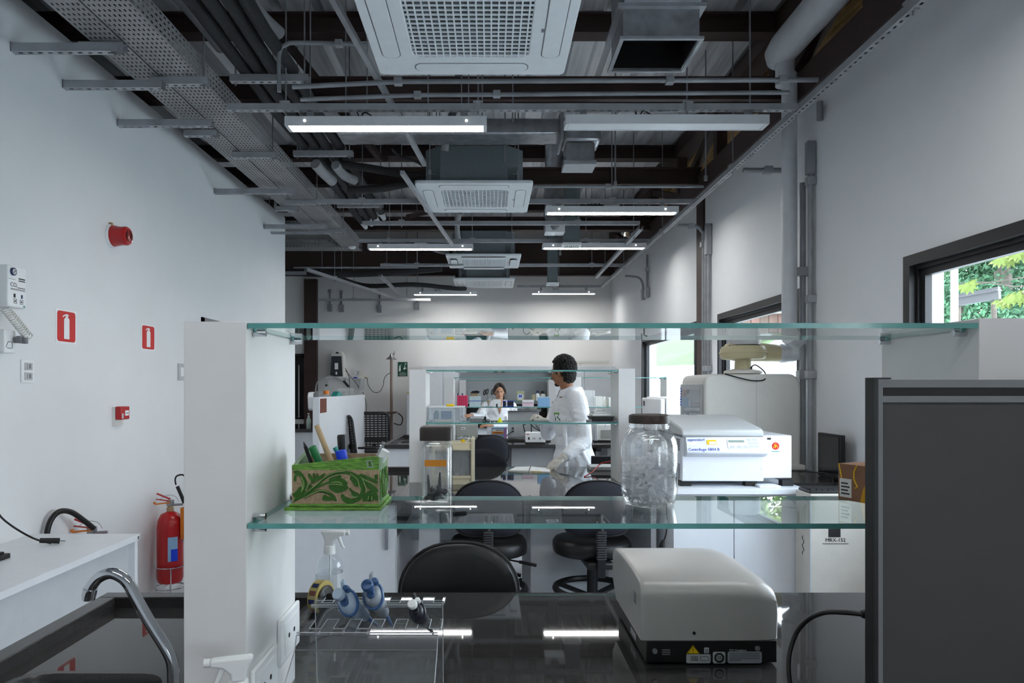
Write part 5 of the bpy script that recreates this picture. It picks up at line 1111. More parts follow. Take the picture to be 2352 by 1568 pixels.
# scroll leaf carving: proud ribbons on the front (coordinates in the zoomed view of the photograph, mapped to the panel)
def C(u, v): return (x0+(u-170)/(1318-170)*(x1-x0), zt-(v-755)/(1212-755)*(zt-SZ-.0115))
_lift = [0]
def stroke(mb, pts, w0, w1, w2=None):
    _lift[0] += .00009; up_ = .001+_lift[0]
    P = smooth_path([(*C(*p), 0) for p in pts], 6); n = len(P); k = (x1-x0)/(1318-170); L = []; R = []
    for i, p in enumerate(P):
        d = P[min(i+1, n-1)]-P[max(i-1, 0)]; d.normalize(); s = Vector((-d.y, d.x, 0)); u = i/(n-1)
        w = (w0+(w1-w0)*u if w2 is None else (w0+(w1-w0)*u*2 if u < .5 else w1+(w2-w1)*(u*2-1)))*k/2*min(1, max(.12, math.sqrt(u/.13)), 1)*min(1, max(.12, math.sqrt((1-u)/.13)))
        L.append(p+s*w); R.append(p-s*w)
    vs = []; fs = []
    def cl(q): return (min(max(q.x, x0+.0005), x1-.0005), min(max(q.y, SZ+.0125), zt-.0005))
    for l, r in zip(L, R):
        a, b = cl(l), cl(r); vs += [(a[0], y0-up_, a[1]), (b[0], y0-up_, b[1]), (a[0], y0, a[1]), (b[0], y0, b[1])]
    for i in range(n-1):
        a = 4*i; b = a+4; fs += [(a, a+1, b+1, b), (a, b, b+2, a+2), (a+1, a+3, b+3, b+1)]
    fs += [(0, 2, 3, 1), (4*n-4, 4*n-3, 4*n-1, 4*n-2)]
    mb.add(vs, fs)
ST = [([(180, 1190), (320, 1110), (480, 990), (600, 870), (740, 800), (880, 790), (1010, 830), (1080, 930), (1110, 1030), (1060, 1140), (960, 1170), (880, 1120)], 34, 46, 60),
      ([(200, 1180), (330, 1040), (340, 920), (270, 800), (190, 780)], 60, 62, 40), ([(250, 790), (215, 850), (215, 910)], 50, 30, 40), ([(200, 1120), (250, 1060), (290, 980)], 90, 60, 40),
      ([(300, 1130), (440, 1060), (560, 1040), (680, 1080), (760, 1180)], 24, 40, 50), ([(580, 1120), (640, 1140), (740, 1150)], 90, 60, 20),
      ([(470, 1010), (640, 930), (760, 930), (860, 960)], 20, 36, 60), ([(660, 900), (740, 870), (830, 840)], 50, 60, 40), ([(670, 950), (780, 1000), (920, 990)], 90, 130, 40), ([(720, 880), (840, 920), (900, 960)], 80, 90, 50),
      ([(1000, 830), (1130, 900), (1220, 990), (1310, 1050)], 60, 60, 70), ([(1060, 820), (1180, 860), (1315, 930)], 40, 36, 40), ([(960, 830), (1010, 900), (1030, 980)], 90, 90, 40),
      ([(1120, 1180), (1170, 1090), (1250, 1080), (1310, 1170)], 60, 80, 60), ([(1200, 1080), (1210, 1180)], 100, 90), ([(830, 1080), (880, 1160), (1000, 1190)], 40, 60, 70), ([(970, 1060), (1010, 1090), (1060, 1090)], 60, 70, 40),
      ([(1265, 850), (1310, 850)], 60, 70), ([(390, 800), (440, 880), (520, 870), (610, 800)], 30, 46, 30), ([(420, 910), (480, 915)], 40, 20), ([(460, 800), (470, 860)], 22, 26), ([(510, 800), (505, 860)], 22, 26), ([(430, 960), (400, 1020)], 50, 24), ([(930, 1000), (980, 1060)], 24, 30)]
for s in ST:
    mb = MB(); stroke(mb, *s); part('carved_leaf', mb, GD, t)
PV = mat('pale_groove', (128, 156, 92), .6, var=.1)
for s in ([(330, 1085), (480, 965), (610, 850), (750, 785), (880, 775)], [(640, 950), (760, 945), (850, 962)], [(690, 925), (780, 915), (840, 945)], [(1080, 850), (1180, 910), (1300, 960)], [(1100, 860), (1150, 980), (1160, 1060)], [(940, 800), (1040, 880), (1070, 980), (1090, 1010)], [(340, 1130), (460, 1060), (570, 1030), (680, 1060)], [(290, 830), (335, 930), (325, 1030)], [(950, 1090), (1000, 1120), (1050, 1105)], [(300, 1060), (320, 980), (300, 900)], [(1180, 1160), (1190, 1105)], [(1230, 1165), (1235, 1105)], [(360, 1040), (390, 960), (440, 900)]):
    mb = MB(); _lift[0] += .0001; stroke(mb, s, 9, 12, 8); part('carved_groove', mb, PV, t)
mb = MB(); pts = []
for (u, v) in ((1160, 632), (1235, 632), (1222, 660), (1245, 690), (1240, 716), (1170, 716), (1180, 685), (1165, 660)): pts.append((*C(u, v)[:1], y0-.0012, C(u, v)[1]))
mb.tube(pts, .0009, 5, closed=True); part('emblem', mb, mat('lilac_line', (178, 184, 200), .5), t)
part('emblem_mark', MB().tube([(C(1185, 645)[0], y0-.001, C(1185, 645)[1]), (C(1220, 645)[0], y0-.001, C(1220, 645)[1]), (C(1200, 675)[0], y0-.001, C(1200, 675)[1]), (C(1185, 700)[0], y0-.001, C(1185, 700)[1]), (C(1225, 700)[0], y0-.001, C(1225, 700)[1])], .0007, 4), GD, t)
for k in range(6):                                  # carving on the right side wall
    mb = MB(); yy = y0+.018+.017*k; mb.tube([(x1+.0004, yy+.008*math.sin(j*.9+k), SZ+.016+j*.008) for j in range(8)], .0022, 5); part('carved_leaf', mb, GD if k % 2 else GB, t)
def stick(name, p_top, p_bot, segs, label, cat):
    """segs: list of (from, to, r0, r1, material) along the way from top (0) to bottom (1)"""
    a, b = Vector(p_top), Vector(p_bot); o = thing(name, label, cat, b, 'pens and tools in the green box')
    for nm, u, v, r0, r1, m in segs: part(nm, MB().cyl(a.lerp(b, u), a.lerp(b, v), r0, r1, 16), m, o, smooth=True)
    return o
bz = SZ+.017
stick('pencil', W(700, 1022, 1.375), (-.325, 1.38, bz), [('barrel', 0.03, 1, .0035, .0035, M['cloth_dark']), ('tip', -.06, .03, .0008, .0033, M['black'])], 'thin dark pencil at the left end of the green box', 'pencil')
stick('marker', W(717, 1026, 1.37), (-.303, 1.385, bz), [('barrel', .0, 1, .0078, .0068, M['green']), ('cap_end', -.015, 0, .006, .0078, M['green'])], 'thick green marker in the green box', 'marker')
stick('paint_brush', W(727, 976, 1.385), (-.285, 1.39, bz), [('handle', 0, .57, .0052, .0058, M['tan']), ('grip', .57, 1, .0065, .0075, M['black'])], 'tall brush with a tan handle in the green box', 'brush')
stick('marker', W(785, 998, 1.43), (-.295, 1.43, bz), [('barrel', 0, 1, .0085, .008, M['black']), ('clip', 0.02, .4, .0098, .0088, M['black'])], 'fat glossy black marker at the back of the green box', 'marker')
stick('pen', W(769, 1027, 1.40), (-.262, 1.41, bz), [('barrel', 0, 1, .0045, .0045, M['teal'])], 'teal pen in the green box behind the blue cap', 'pen')
stick('marker', W(782, 1034, 1.372), (-.270, 1.378, bz), [('cap', 0, .5, .0105, .0115, M['blue_cap']), ('barrel', .5, 1, .008, .008, M['white'])], 'marker with a bright blue ribbed cap in the green box', 'marker')
stick('glass_pipette', W(882, 1014, 1.42), (-.255, 1.425, bz), [('tube', 0, 1, .0035, .004, M['clear']), ('bulb', .08, .3, .0045, .0045, M['clear'])], 'clear glass dropper leaning out at the right of the green box', 'dropper')
stick('marker', W(886, 1034, 1.39), (-.255, 1.40, bz), [('cap', 0, .32, .0085, .0085, M['white']), ('barrel', .32, 1, .007, .007, M['white'])], 'white capped marker leaning out at the right of the green box', 'marker')
# square jar with clips
jx, jy, hw = X(1003, 1.39), 1.39, .0305
t = thing('square_jar', 'square glass jar with a dark lid and an orange strip', 'jar', (jx, jy, SZ))
def sq(mb, lays):
    n = 24; vs = []; fs = []
    for w_, z_, r_ in lays: vs += [(x+jx, y_+jy, SZ+z_) for x, y_ in rrect(2*w_, 2*w_, r_, 5)]
    for i in range(len(lays)-1):
        for k in range(n): fs.append((i*n+k, i*n+(k+1) % n, (i+1)*n+(k+1) % n, (i+1)*n+k))
    fs += [tuple(reversed(range(n))), tuple(range((len(lays)-1)*n, len(lays)*n))]; return mb.add(vs, fs)
mb = sq(MB(), [(hw-.004, 0, .008), (hw, .004, .009), (hw, .112, .009), (hw-.002, .12, .011), (.025, .126, .02), (.025, .132, .0249), (.0225, .132, .0224), (.0225, .126, .019), (hw-.0055, .118, .011), (hw-.004, .11, .009), (hw-.004, .012, .009), (hw-.008, .008, .009)])
part('glass_body', mb, M['jar'], t, smooth=True)
part('lid', sq(MB(), [(.0255, .1325, .009), (.0315, .128, .01), (.0318, .150, .011), (.030, .1545, .012), (.026, .156, .012)]), mat('brown_black_lid', (46, 40, 37), .45, var=.15), t, smooth=True)
part('tape_strip', MB().box(jx-.021, jx+.021, jy-hw-.0006, jy-hw-.0001, SZ+.079, SZ+.0915), mat('orange_tape', (206, 132, 34), .6, var=.08), t)
for i, (dx, dy, rz, up) in enumerate(((-.013, .0, .3, 1), (.006, -.006, 1.2, 1), (.0, .008, 2.2, 0), (.010, .006, .6, 0), (-.008, -.008, 1.8, 0), (.012, -.010, 2.8, 0))):
    o = thing('plastic_clip', ['black clip standing at the left in the square jar', 'black clip standing in the middle of the square jar', 'black clip lying at the back of the square jar', 'black clip lying on the right in the square jar', 'black clip lying at the bottom left of the square jar', 'black clip lying at the front right of the square jar'][i], 'clip', (jx+dx, jy+dy, SZ+.0095), 'black clips in the square jar')
    c0 = Vector((jx+dx, jy+dy, SZ+.0135)); d = Vector((math.cos(rz), math.sin(rz), .12)); 
    zo = .003*i
    part('loop', MB().tube([c0+Vector((.010*math.cos(a)*math.cos(rz)-.006*math.sin(a)*math.sin(rz), .010*math.cos(a)*math.sin(rz)+.006*math.sin(a)*math.cos(rz), zo+.002*math.sin(2*a))) for a in [2*PI*k/14 for k in range(14)]], .0035, 8, closed=True), M['black'], o, smooth=True)
    if up: part('prong', MB().cyl(c0+Vector((0, 0, zo)), c0+Vector((-.004 if i == 0 else .001, 0, .046 if i == 0 else .051)), .0062, .0018, 10), M['black'], o, smooth=True)
    else: part('prong', MB().cyl(c0+Vector((0, 0, zo)), c0+d*.012+Vector((0, 0, .008+zo)), .005, .0025, 10), M['black'], o, smooth=True)
# round jar with white crystals
rx, ry = X(1491, 1.39), 1.39
t = thing('round_jar', 'large round glass jar with a worn dark lid, half full of white crystals', 'jar', (rx, ry, SZ))
out = [(.042, 0), (.047, .002), (.0505, .01), (.0545, .03), (.055, .06), (.055, .115), (.053, .128), (.048, .139), (.041, .147), (.0375, .150), (.0375, .153), (.039, .154), (.039, .157), (.037, .158), (.037, .172)]
inn = [(.0345, .172), (.0345, .150), (.038, .146), (.0455, .137), (.050, .127), (.052, .114), (.052, .06), (.0515, .03), (.047, .013), (.04, .009), (.0, .008)]
part('glass_body', MB().lathe([(0, .003), (.036, .003), (.040, 0)]+out[1:]+inn, (rx, ry, SZ), 40, cap=False), M['jar'], t, smooth=True)
LID = mat('worn_brown_lid', (58, 47, 42), .5, var=.45, scale=70)
part('lid', MB().lathe([(.0385, .1605), (.0395, .161), (.0398, .172), (.039, .1765), (.034, .1785), (.033, .1775), (0, .1775)], (rx, ry, SZ), 36), LID, t, smooth=True)
rnd = random.Random(11); mb = MB()
for i in range(620):
    a, rr = rnd.uniform(0, 2*PI), .046*math.sqrt(rnd.random()); h = .012+(.076+.016*math.cos(a-.3))*rnd.random()**.8; q = rnd.uniform(.0022, .0042); L_ = rnd.uniform(.006, .013)
    mb.m = Matrix.Translation((rx+rr*math.cos(a), ry+rr*math.sin(a), SZ+h)) @ Matrix.Rotation(rnd.uniform(0, 6), 4, Vector((rnd.gauss(0, 1), rnd.gauss(0, 1), rnd.gauss(0, 1))).normalized())
    jt = lambda: rnd.uniform(.6, 1.3)
    mb.add([(-L_, -q*jt(), 0), (-L_*.7, q*jt(), q*jt()), (-L_*.6, q*.3, -q*jt()), (L_*.7, -q*jt(), q*.4), (L_*.8, q*jt(), -q*.3), (L_, 0, q*jt())], [(0, 1, 2), (3, 5, 4), (0, 3, 4, 2), (0, 1, 5, 3), (1, 2, 4, 5)])
cr = mat('white_crystals', (248, 249, 252), .35, var=.02)
_nt = cr.node_tree; _tl = _nt.nodes.new('ShaderNodeBsdfTranslucent'); _tl.inputs[0].default_value = (.98, .985, 1, 1); _tp = _nt.nodes.new('ShaderNodeBsdfTransparent'); _m1 = _nt.nodes.new('ShaderNodeMixShader'); _m1.inputs[0].default_value = .12
_mx = _nt.nodes.new('ShaderNodeMixShader'); _mx.inputs[0].default_value = .6; _o = _nt.nodes['Material Output']
_nt.links.new(_tl.outputs[0], _m1.inputs[1]); _nt.links.new(_tp.outputs[0], _m1.inputs[2]); _nt.links.new(_o.inputs[0].links[0].from_socket, _mx.inputs[1]); _nt.links.new(_m1.outputs[0], _mx.inputs[2]); _nt.links.new(_mx.outputs[0], _o.inputs[0])
solo('white_crystals', mb, cr, 'white translucent crystals heaped inside the round jar', 'crystals', kind='stuff')
# brown and yellow box on the shelf
BX = Matrix.Translation((.722, 1.462, SZ+.0003)) @ Matrix.Rotation(math.atan2(-.12, .052), 4, 'Z')
bw, bd, bh = .125, .08, .074
def bp(mb): mb.m = BX; return mb
BRN = mat('brown_card', (136, 98, 74), .7, var=.1); YEL = mat('ochre_print', (206, 152, 32), .7, var=.1)
t = thing('card_box', 'brown and ochre printed carton at the right end of the nearest glass shelf', 'carton', (.722, 1.462, SZ))
mb = bp(MB()); mb.box(0, bw, 0, bd, 0, bh); part('body', mb, BRN, t, bevel=.001)
mb = bp(MB()); mb.prism([(.052, 0), (bw, 0), (bw, bh), (.088, bh), (.078, bh*.8), (.066, bh*.55), (.058, bh*.35)], 'y', -.0004, 0); part('ochre_print', mb, YEL, t)
mb = bp(MB()); mb.box(.004, .032, -.0006, 0, .006, .044); part('label', mb, M['offwhite'], t)
mb = bp(MB()); 
for k in range(4): mb.box(.008, .028-.004*(k % 2), -.0009, -.0006, .012+k*.007, .015+k*.007)
part('label_print', mb, M['black_print'], t)
mb = bp(MB()); mb.tube([(.002, -.0005, bh), (.006, -.0005, .058), (.009, -.0005, .045)], .0012, 5); mb.tube([(.045, -.0005, bh), (.038, -.0005, .06), (.038, -.0005, .045), (.046, -.0005, .03), (.040, -.0005, .027)], .0012, 5); part('yellow_line', mb, M['yellow'], t)
text('SU', .02, mat('grey_gold', (150, 126, 60), .6), BX @ front(.097, -.0006, .058), t)
# ================================================================== FOREGROUND: ON THE NEAREST BENCH
t = thing('bench_reader', 'grey rounded bench instrument with a black base on the nearest bench', 'instrument', (.49, 1.75, .90))
ix0, ix1, iy0, iy1 = .336, .645, 1.565, 1.93
GI = mat('warm_grey_casing', (172, 170, 167), .33, var=.02)
zt_ = 1.092
pr = [(iy0+.004, .956), (iy0, 1.02), (iy0+.002, 1.045)]+[(iy0+.045+.045*math.cos(a), 1.045+.04*math.sin(a)) for a in (2.85, 2.5, 2.15, 1.8)]+[(iy0+.12, zt_-.002), (iy0+.25, zt_), (iy1-.03, zt_-.006)]+[(iy1-.025+.025*math.cos(a), zt_-.033+.025*math.sin(a)) for a in (1.2, .6, 0)]+[(iy1, 1.0), (iy1-.05, .956)]
secs = [(0.0, .0, .014), (.004, .35, .006), (.014, .75, .002), (.03, .95, .0), (.28-.0, .95, .0)]
def hull():
    mb = MB(); n = len(pr); vs = []; fs = []; cols = []
    xs = [ix0, ix0+.002, ix0+.006, ix0+.012, ix0+.08, ix1-.08, ix1-.045, ix1-.018, ix1-.004, ix1]
    ins = [.008, .0035, .001, 0, 0, 0, .004, .014, .026, .042]
    for x, i_ in zip(xs, ins):
        for y_, z_ in pr:
            f = max(0, (z_-.99)/(zt_-.99)); g = 0
            yy = y_+(i_*.35 if y_ < 1.7 else -i_*.35); vs.append((x, yy, z_-i_*f*(.9)))
    for k in range(len(xs)-1):
        for j in range(n): fs.append((k*n+j, (k+1)*n+j, (k+1)*n+(j+1) % n, k*n+(j+1) % n))
    fs += [tuple(range(n)), tuple((len(xs)-1)*n+j for j in reversed(range(n)))]; return mb.add(vs, fs)
part('casing', hull(), GI, t, smooth=True, ang=33)
part('base', MB().prism([(iy0+.004, .907), (iy0+.004, .9558), (iy1-.02, .9558), (iy1-.03, .905), (iy0+.02, .905)], 'x', ix0+.012, ix1-.006), M['black'], t, bevel=.002)
for x_ in (ix0+.05, ix1-.04):
    for y_ in (iy0+.05, iy1-.08): part('foot', MB().cyl((x_, y_, .90), (x_, y_, .906), .012, n=12), M['black'], t)
part('connector', MB().cyl((ix0+.03, iy0+.004, .934), (ix0+.03, iy0-.004, .934), .0055, n=12), M['steel'], t, smooth=True)
part('screw', MB().cyl((ix1-.05, iy0+.004, .939), (ix1-.05, iy0+.002, .939), .006, n=10), M['grey'], t)
part('vent_hole', MB().cyl((.454, iy0+.0038, .973), (.454, iy0+.001, .973), .0035, n=12), M['black'], t)
def lab(x, w, z, h, m, nm='label', y=iy0+.004): return part(nm, MB().prism([(a, b) for a, b in rrect(w, h, min(w, h)*.15, 3, x, z)], 'y', y-.0006, y), m, t)
yb = iy0+.0034
WT = M['white']
tri = [(.452-.0145, 0.9265), (.452+.0145, 0.9265), (.452, 0.9455)]
part('warning_triangle', MB().prism([(x, z) for x, z in tri], 'y', yb-.0008, yb+.0004), M['yellow'], t)
part('triangle_line', MB().tube([(x*.85+.452*.15, yb-.001, z*.85+0.9328*.15) for x, z in tri], .0009, 4, closed=True), M['black_print'], t)
text('!', .014, M['black_print'], front(.452, yb-.001, 0.9330), t)
GLAB = mat('greyed_label', (178, 180, 184), .6)
q0 = 0.9185
lab(.464, .054, 0.9155, .02, GLAB); text('IVD', .009, M['black_print'], front(.455, yb-.0008, 0.9155), t)
part('label_print', MB().tube([(.447, yb-.0006, 0.9115), (.463, yb-.0006, 0.9115), (.463, yb-.0006, 0.9205), (.447, yb-.0006, 0.9205)], .0005, 4, closed=True).tube([(.468, yb-.0006, 0.9120), (.474, yb-.0006, .911), (.480, yb-.0006, 0.9120), (.486, yb-.0006, .911), (.486, yb-.0006, 0.9200), (.480, yb-.0006, 0.9210), (.474, yb-.0006, 0.9200), (.468, yb-.0006, 0.9210)], .0005, 4, closed=True), M['black_print'], t)
lab(.510, .028, 0.9180, .026, GLAB); part('round_mark', MB().tube([(.510+.0095*math.cos(a*PI/4+.39), yb-.0008, 0.9180+.0095*math.sin(a*PI/4+.39)) for a in range(8)], .0022, 5, closed=True), M['black_print'], t); text('CE', .0075, M['black_print'], front(.510, yb-.0008, 0.9180), t)
lab(.482, .011, 0.9340, .013, GLAB); part('label_print', MB().box(.4785, .4855, yb-.0009, yb-.0003, 0.9300, 0.9310).box(.4785, .4855, yb-.0009, yb-.0003, 0.9345, 0.9355), M['black_print'], t)
lab(.567, .076, 0.9185, .026, mat('pale_grey_label', (150, 154, 162), .6))
part('label_print', MB().box(.533, .6, yb-.0009, yb-.0003, 0.9275, 0.9282).box(.533, .6, yb-.0009, yb-.0003, 0.9235, 0.9242).box(.533, .6, yb-.0009, yb-.0003, 0.9195, 0.9202).box(.533, .6, yb-.0009, yb-.0003, 0.9155, 0.9162).box(.533, .558, yb-.0009, yb-.0003, 0.9115, 0.9122), M['black_print'], t)
text('FCC Compliance', .0055, M['mid'], front(.552, yb-.0004, 0.9345), t)
for k in range(3): part('print_line', MB().box(ix0+.047, ix0+.065, yb-.0003, yb+.0004, 0.9240+k*.005, 0.9265+k*.005), M['grey'], t)
part('side_badge', MB().box(ix0-.001, ix0+.003, 1.62, 1.645, 1.02, 1.045), M['grey'], t, bevel=.001)
part('side_label', MB().box(ix0+.0115, ix0+.012, 1.68, 1.74, .915, .93), M['mid'], t)
# dark appliance at the right edge (its grey rear panel faces the camera)
t = thing('dark_appliance', 'dark grey appliance with a black striped frame at the right edge of the bench', 'appliance', (.78, 1.05, .9))
ax0, ax1, ay = X(2006, 1.0), 1.02, 1.0
DG = mat('dark_grey_panel', (62, 62, 62), .6, var=.04, bump=.1); FG = mat('frame_grey', (112, 114, 116), .5, var=.03)
part('body', MB().box(ax0+.004, ax1, ay+.004, ay+.02, .905, 1.53).box(ax0+.13, ax1, ay+.02, ay+.15, .915, 1.5), M['black'], t)
part('edge_strip', MB().box(ax0, ax0+.006, ay-.002, ay+.022, .905, 1.531).box(ax0, ax0+.024, ay-.002, ay+.022, 1.5305, 1.533), M['black'], t)
part('rear_frame', MB().box(ax0+.006, ax0+.013, ay-.001, ay+.004, .905, 1.53).box(ax0+.013, ax1, ay-.001, ay+.004, 1.519, 1.53).box(ax0+.013, ax1, ay-.001, ay+.004, 1.498, 1.507), FG, t)
part('black_stripe', MB().box(ax0+.013, ax1, ay+.0005, ay+.004, 1.507, 1.519), M['black_print'], t)
part('rear_panel', MB().box(ax0+.013, ax1, ay+.002, ay+.004, .905, 1.498), DG, t)
for x_ in (ax0+.09, ax1-.05): part('foot', MB().box(x_-.02, x_+.02, ay+.02, ay+.16, .90, .916), M['black'], t)
part('foot', MB().box(ax0+.1, ax1-.1, ay, ay+.02, .9, .906), M['black'], t)
t = thing('power_cable', 'black power cable curving from the dark appliance down to the bench', 'cable', (.5, 1.25, .9))
cp = [W(2003, 1410, 1.1), W(1985, 1410, 1.1), W(1940, 1406, 1.12), W(1895, 1406, 1.16), W(1858, 1421, 1.2), W(1830, 1452, 1.22), W(1814, 1500, 1.22), W(1812, 1545, 1.21), W(1820, 1590, 1.2), (X(1830, 1.2), 1.2, .95), (X(1845, 1.2), 1.22, .906), (X(1900, 1.2), 1.27, .9055)]
part('cord', MB().tube(smooth_path(cp, 6), .0042, 8), M['black'], t, smooth=True)
part('plug', MB().tube([W(1978, 1410, 1.1), W(1990, 1410, 1.1), W(2002, 1411, 1.1), W(2040, 1411, 1.1)], [.0055, .008, .0095, .0095], 10), M['black'], t, smooth=True)
# faucet
t = thing('gooseneck_tap', 'chrome gooseneck tap over the wet sink at the front left', 'tap', (X(402, 1.3), 1.3, .9)); Y_ = 1.3
sp = [(402, 1658), (400, 1600), (398, 1568), (396, 1526), (383, 1492), (341, 1424), (312, 1372), (290, 1334), (258, 1316), (228, 1325), (210, 1346), (205, 1362)]
part('spout', MB().tube(smooth_path([W(a, b, Y_) for a, b in sp], 6), .0105, 16), M['chrome'], t, smooth=True)
part('aerator', MB().tube([W(207, 1352, Y_), W(204, 1366, Y_), W(203, 1377, Y_)], [.0125, .0125, .011], 16), M['chrome'], t, smooth=True)
part('base', MB().lathe([(.028, .868), (.028, .89), (.017, .9), (.013, .92)], (X(402, Y_), Y_, 0), 20), M['chrome'], t, smooth=True)
# spray bottles
def spray(loc, rz, label, s=1):
    t = thing('spray_bottle', label, 'spray bottle', (0, 0, 0), 'clear spray bottles')
    part('bottle', MB().lathe([(.036, 0), (.039, .003), (.039, .095), (.038, .108), (.033, .125), (.024, .136), (.014, .143), (.013, .148)], (0, 0, 0), 32), M['thin'], t, smooth=True)
    part('paper_label', MB().lathe([(.0393, .02), (.0393, .09)], (0, 0, 0), 24, cap=False), M['label_film'], t)
    part('dip_tube', MB().cyl((0, 0, .005), (.002, 0, .15), .0025, n=6), M['white'], t)
    part('collar', MB().lathe([(.0165, .143), (.0165, .166), (.0155, .168)], (0, 0, 0), 24), M['white'], t, smooth=True)
    head = [(-.012, .168), (.012, .168), (.013, .180), (.026, .192), (.046, .196), (.046, .208), (.03, .209), (-.02, .210), (-.026, .207), (-.018, .195), (-.014, .182)]
    part('head', MB().prism(head, 'y', -.010, .010), M['white'], t, bevel=.004)
    part('nozzle', MB().cyl((.046, 0, .202), (.056, 0, .202), .0075, n=12), M['white'], t, smooth=True)
    part('trigger', MB().tube([(.026, 0, .192), (.030, 0, .18), (.036, 0, .165), (.042, 0, .158)], [.006, .005, .004, .003], 8), M['white'], t, smooth=True)
    t.location = loc; t.rotation_euler = (0, 0, rz); t.scale = (s, s, s); return t
M['label_film'] = sheet_glass('label_film', (.92, .92, .93), 1.3, .35)
spray((X(757, 2.02), 2.02, .90), 0, 'clear spray bottle with a white trigger at the far edge of the nearest bench')
spray((X(548, 1.12), 1.12, .90), PI+.25, 'spray bottle head showing at the bottom in front of the white pillar', .92)
# pipette rack with pipettes
t = thing('pipette_rack', 'clear acrylic pipette rack at the front of the nearest bench', 'rack', (-.22, 1.3, .9)); ax_, bx_ = -.352, -.095
def ply(name, mb, m='acrylic'): return part(name, mb, M[m], t)
yf, yk = 1.285, 1.42; zf, zk = 1.072, 1.09
mb = MB()
notch = [ax_+.028+.0445*k for k in range(6)]
xs = [ax_]; 
for c_ in notch: xs += [c_-.011, c_+.011]
xs.append(bx_)
def rail(y_, z_, dep, name):
    vs = []; mb = MB()
    for i in range(len(xs)-1):
        hole = i % 2 == 1
        y1_ = y_+(dep*.3 if hole else dep)
        mb.box(xs[i], xs[i+1], y_, y1_, z_-.004, z_)
    part(name, mb, M['acrylic'], t)
    ed = MB(); pts = [(ax_, y_+dep, z_)]
    for i in range(len(xs)-1):
        y1_ = y_+(dep*.3 if i % 2 == 1 else dep); pts += [(xs[i], y1_, z_), (xs[i+1], y1_, z_)]
    ed.tube(pts, .0011, 4); ed.tube([(ax_, y_, z_), (bx_, y_, z_)], .0014, 4); ed.tube([(ax_, y_, z_-.004), (bx_, y_, z_-.004)], .001, 4)
    part(name+'_edge', ed, M['acr_edge'], t)
rail(yf, zf, .075, 'front_rail'); rail(yk-.03, zk, .05, 'back_rail')
def slab(name, a, b, th=.0035):
    """sheet spanning the rack's width between two (y, z) lines"""
    d = Vector((0, b[0]-a[0], b[1]-a[1])).normalized(); n_ = Vector((0, -d.z, d.y))*th
    P = [Vector((x, y_, z_)) for x, (y_, z_) in ((ax_, a), (bx_, a), (bx_, b), (ax_, b))]; Q = [p+n_ for p in P]
    part(name, MB().add(P+Q, [(0, 3, 2, 1), (4, 5, 6, 7), (0, 1, 5, 4), (1, 2, 6, 5), (2, 3, 7, 6), (3, 0, 4, 7)]), M['acrylic'], t)
    part('sheet_edge', MB().tube([P[0], P[1]], .001, 4).tube([P[3], P[2]], .001, 4).tube([P[1], P[2]], .0009, 4).tube([P[0], P[3]], .0009, 4), M['acr_edge'], t)
slab('front_lip', (yf, zf-.004), (yf-.012, 1.045)); slab('front_slope', (yf-.012, 1.045), (1.165, .985)); slab('foot_slope', (1.165, .985), (1.11, .903))
slab('back_sheet', (yk+.02, .903), (yk, zk))
slab('base_sheet', (1.11, .9005), (yk+.02, .9005))
def pipette(top, ang, lean, cols, label, s=1, two=False):
    """hand pipette; the plunger end sits at 'top', the shaft runs down and away"""
    body, trim, knob = cols; t = thing('pipette', label, 'pipette', (0, 0, 0), 'pipettes in the acrylic rack')
    lay = [(.007, .012, 0), (.014, .019, .004), (.0165, .0225, .018), (.0165, .0215, .045), (.014, .017, .085), (.011, .013, .12)]
    n = 20; vs = []; fs = []
    for a, b, d in lay: vs += [(a*math.cos(2*PI*k/n), b*math.sin(2*PI*k/n)+.006, -d) for k in range(n)]
    for i in range(len(lay)-1):
        for k in range(n): fs.append((i*n+k, (i+1)*n+k, (i+1)*n+(k+1) % n, i*n+(k+1) % n))
    fs += [tuple(range(n)), tuple((len(lay)-1)*n+k for k in reversed(range(n)))]
    part('body', MB().add(vs, fs), body, t, smooth=True, ang=60)
    part('grip_band', MB().tube([(.0172*math.cos(a), .0228*math.sin(a)+.006, -.022+.006*math.sin(a)) for a in [2*PI*k/24 for k in range(24)]], .004, 6, closed=True), trim, t, smooth=True)
    part('front_panel', MB().prism([(x*.85, y_*.85+.002) for x, y_ in rrect(.018, .022, .008, 4)], 'z', -.002, .0065), trim, t, bevel=.002)
    part('plunger_rod', MB().cyl((0, .008, -.002), (0, .008, .024), .0075, n=16), trim, t, smooth=True)
    part('plunger_knob', MB().lathe([(.0095, .022), (.0115, .025), (.0115, .033), (.0095, .037), (.0, .038)], (0, .008, 0), 20), knob, t, smooth=True)
    part('ejector_button', MB().lathe([(.006, .0), (.0068, .012), (.005, .017), (0, .0175)], (.010, .022, 0), 14), knob if two else trim, t, smooth=True)
    part('finger_hook', MB().tube([(0, .026, -.012), (0, .042, -.008), (0, .05, -.016)], [.006, .005, .003], 8), body, t, smooth=True)
    part('shaft', MB().cyl((0, .004, -.11), (0, .004, -.20), .008, .003, 14), trim, t, smooth=True)
    t.matrix_world = Matrix.Translation(top) @ Matrix.Rotation(ang, 4, 'Y') @ Matrix.Rotation(lean, 4, 'X')
    t.scale = (s, s, s); return t
PB = mat('pale_blue_grey_plastic', (158, 176, 196), .4, var=.03); PD = mat('steel_blue_plastic', (58, 92, 138), .4, var=.04); CL = mat('frosted_grey', (150, 158, 168), .4, var=.04); BK = mat('blue_black', (30, 32, 44), .4)
pipette(W(792, 1384, 1.33), -.32, 1.0, (PB, PD, PB), 'pale blue pipette with a yellow button, leftmost in the acrylic rack', 1.0)
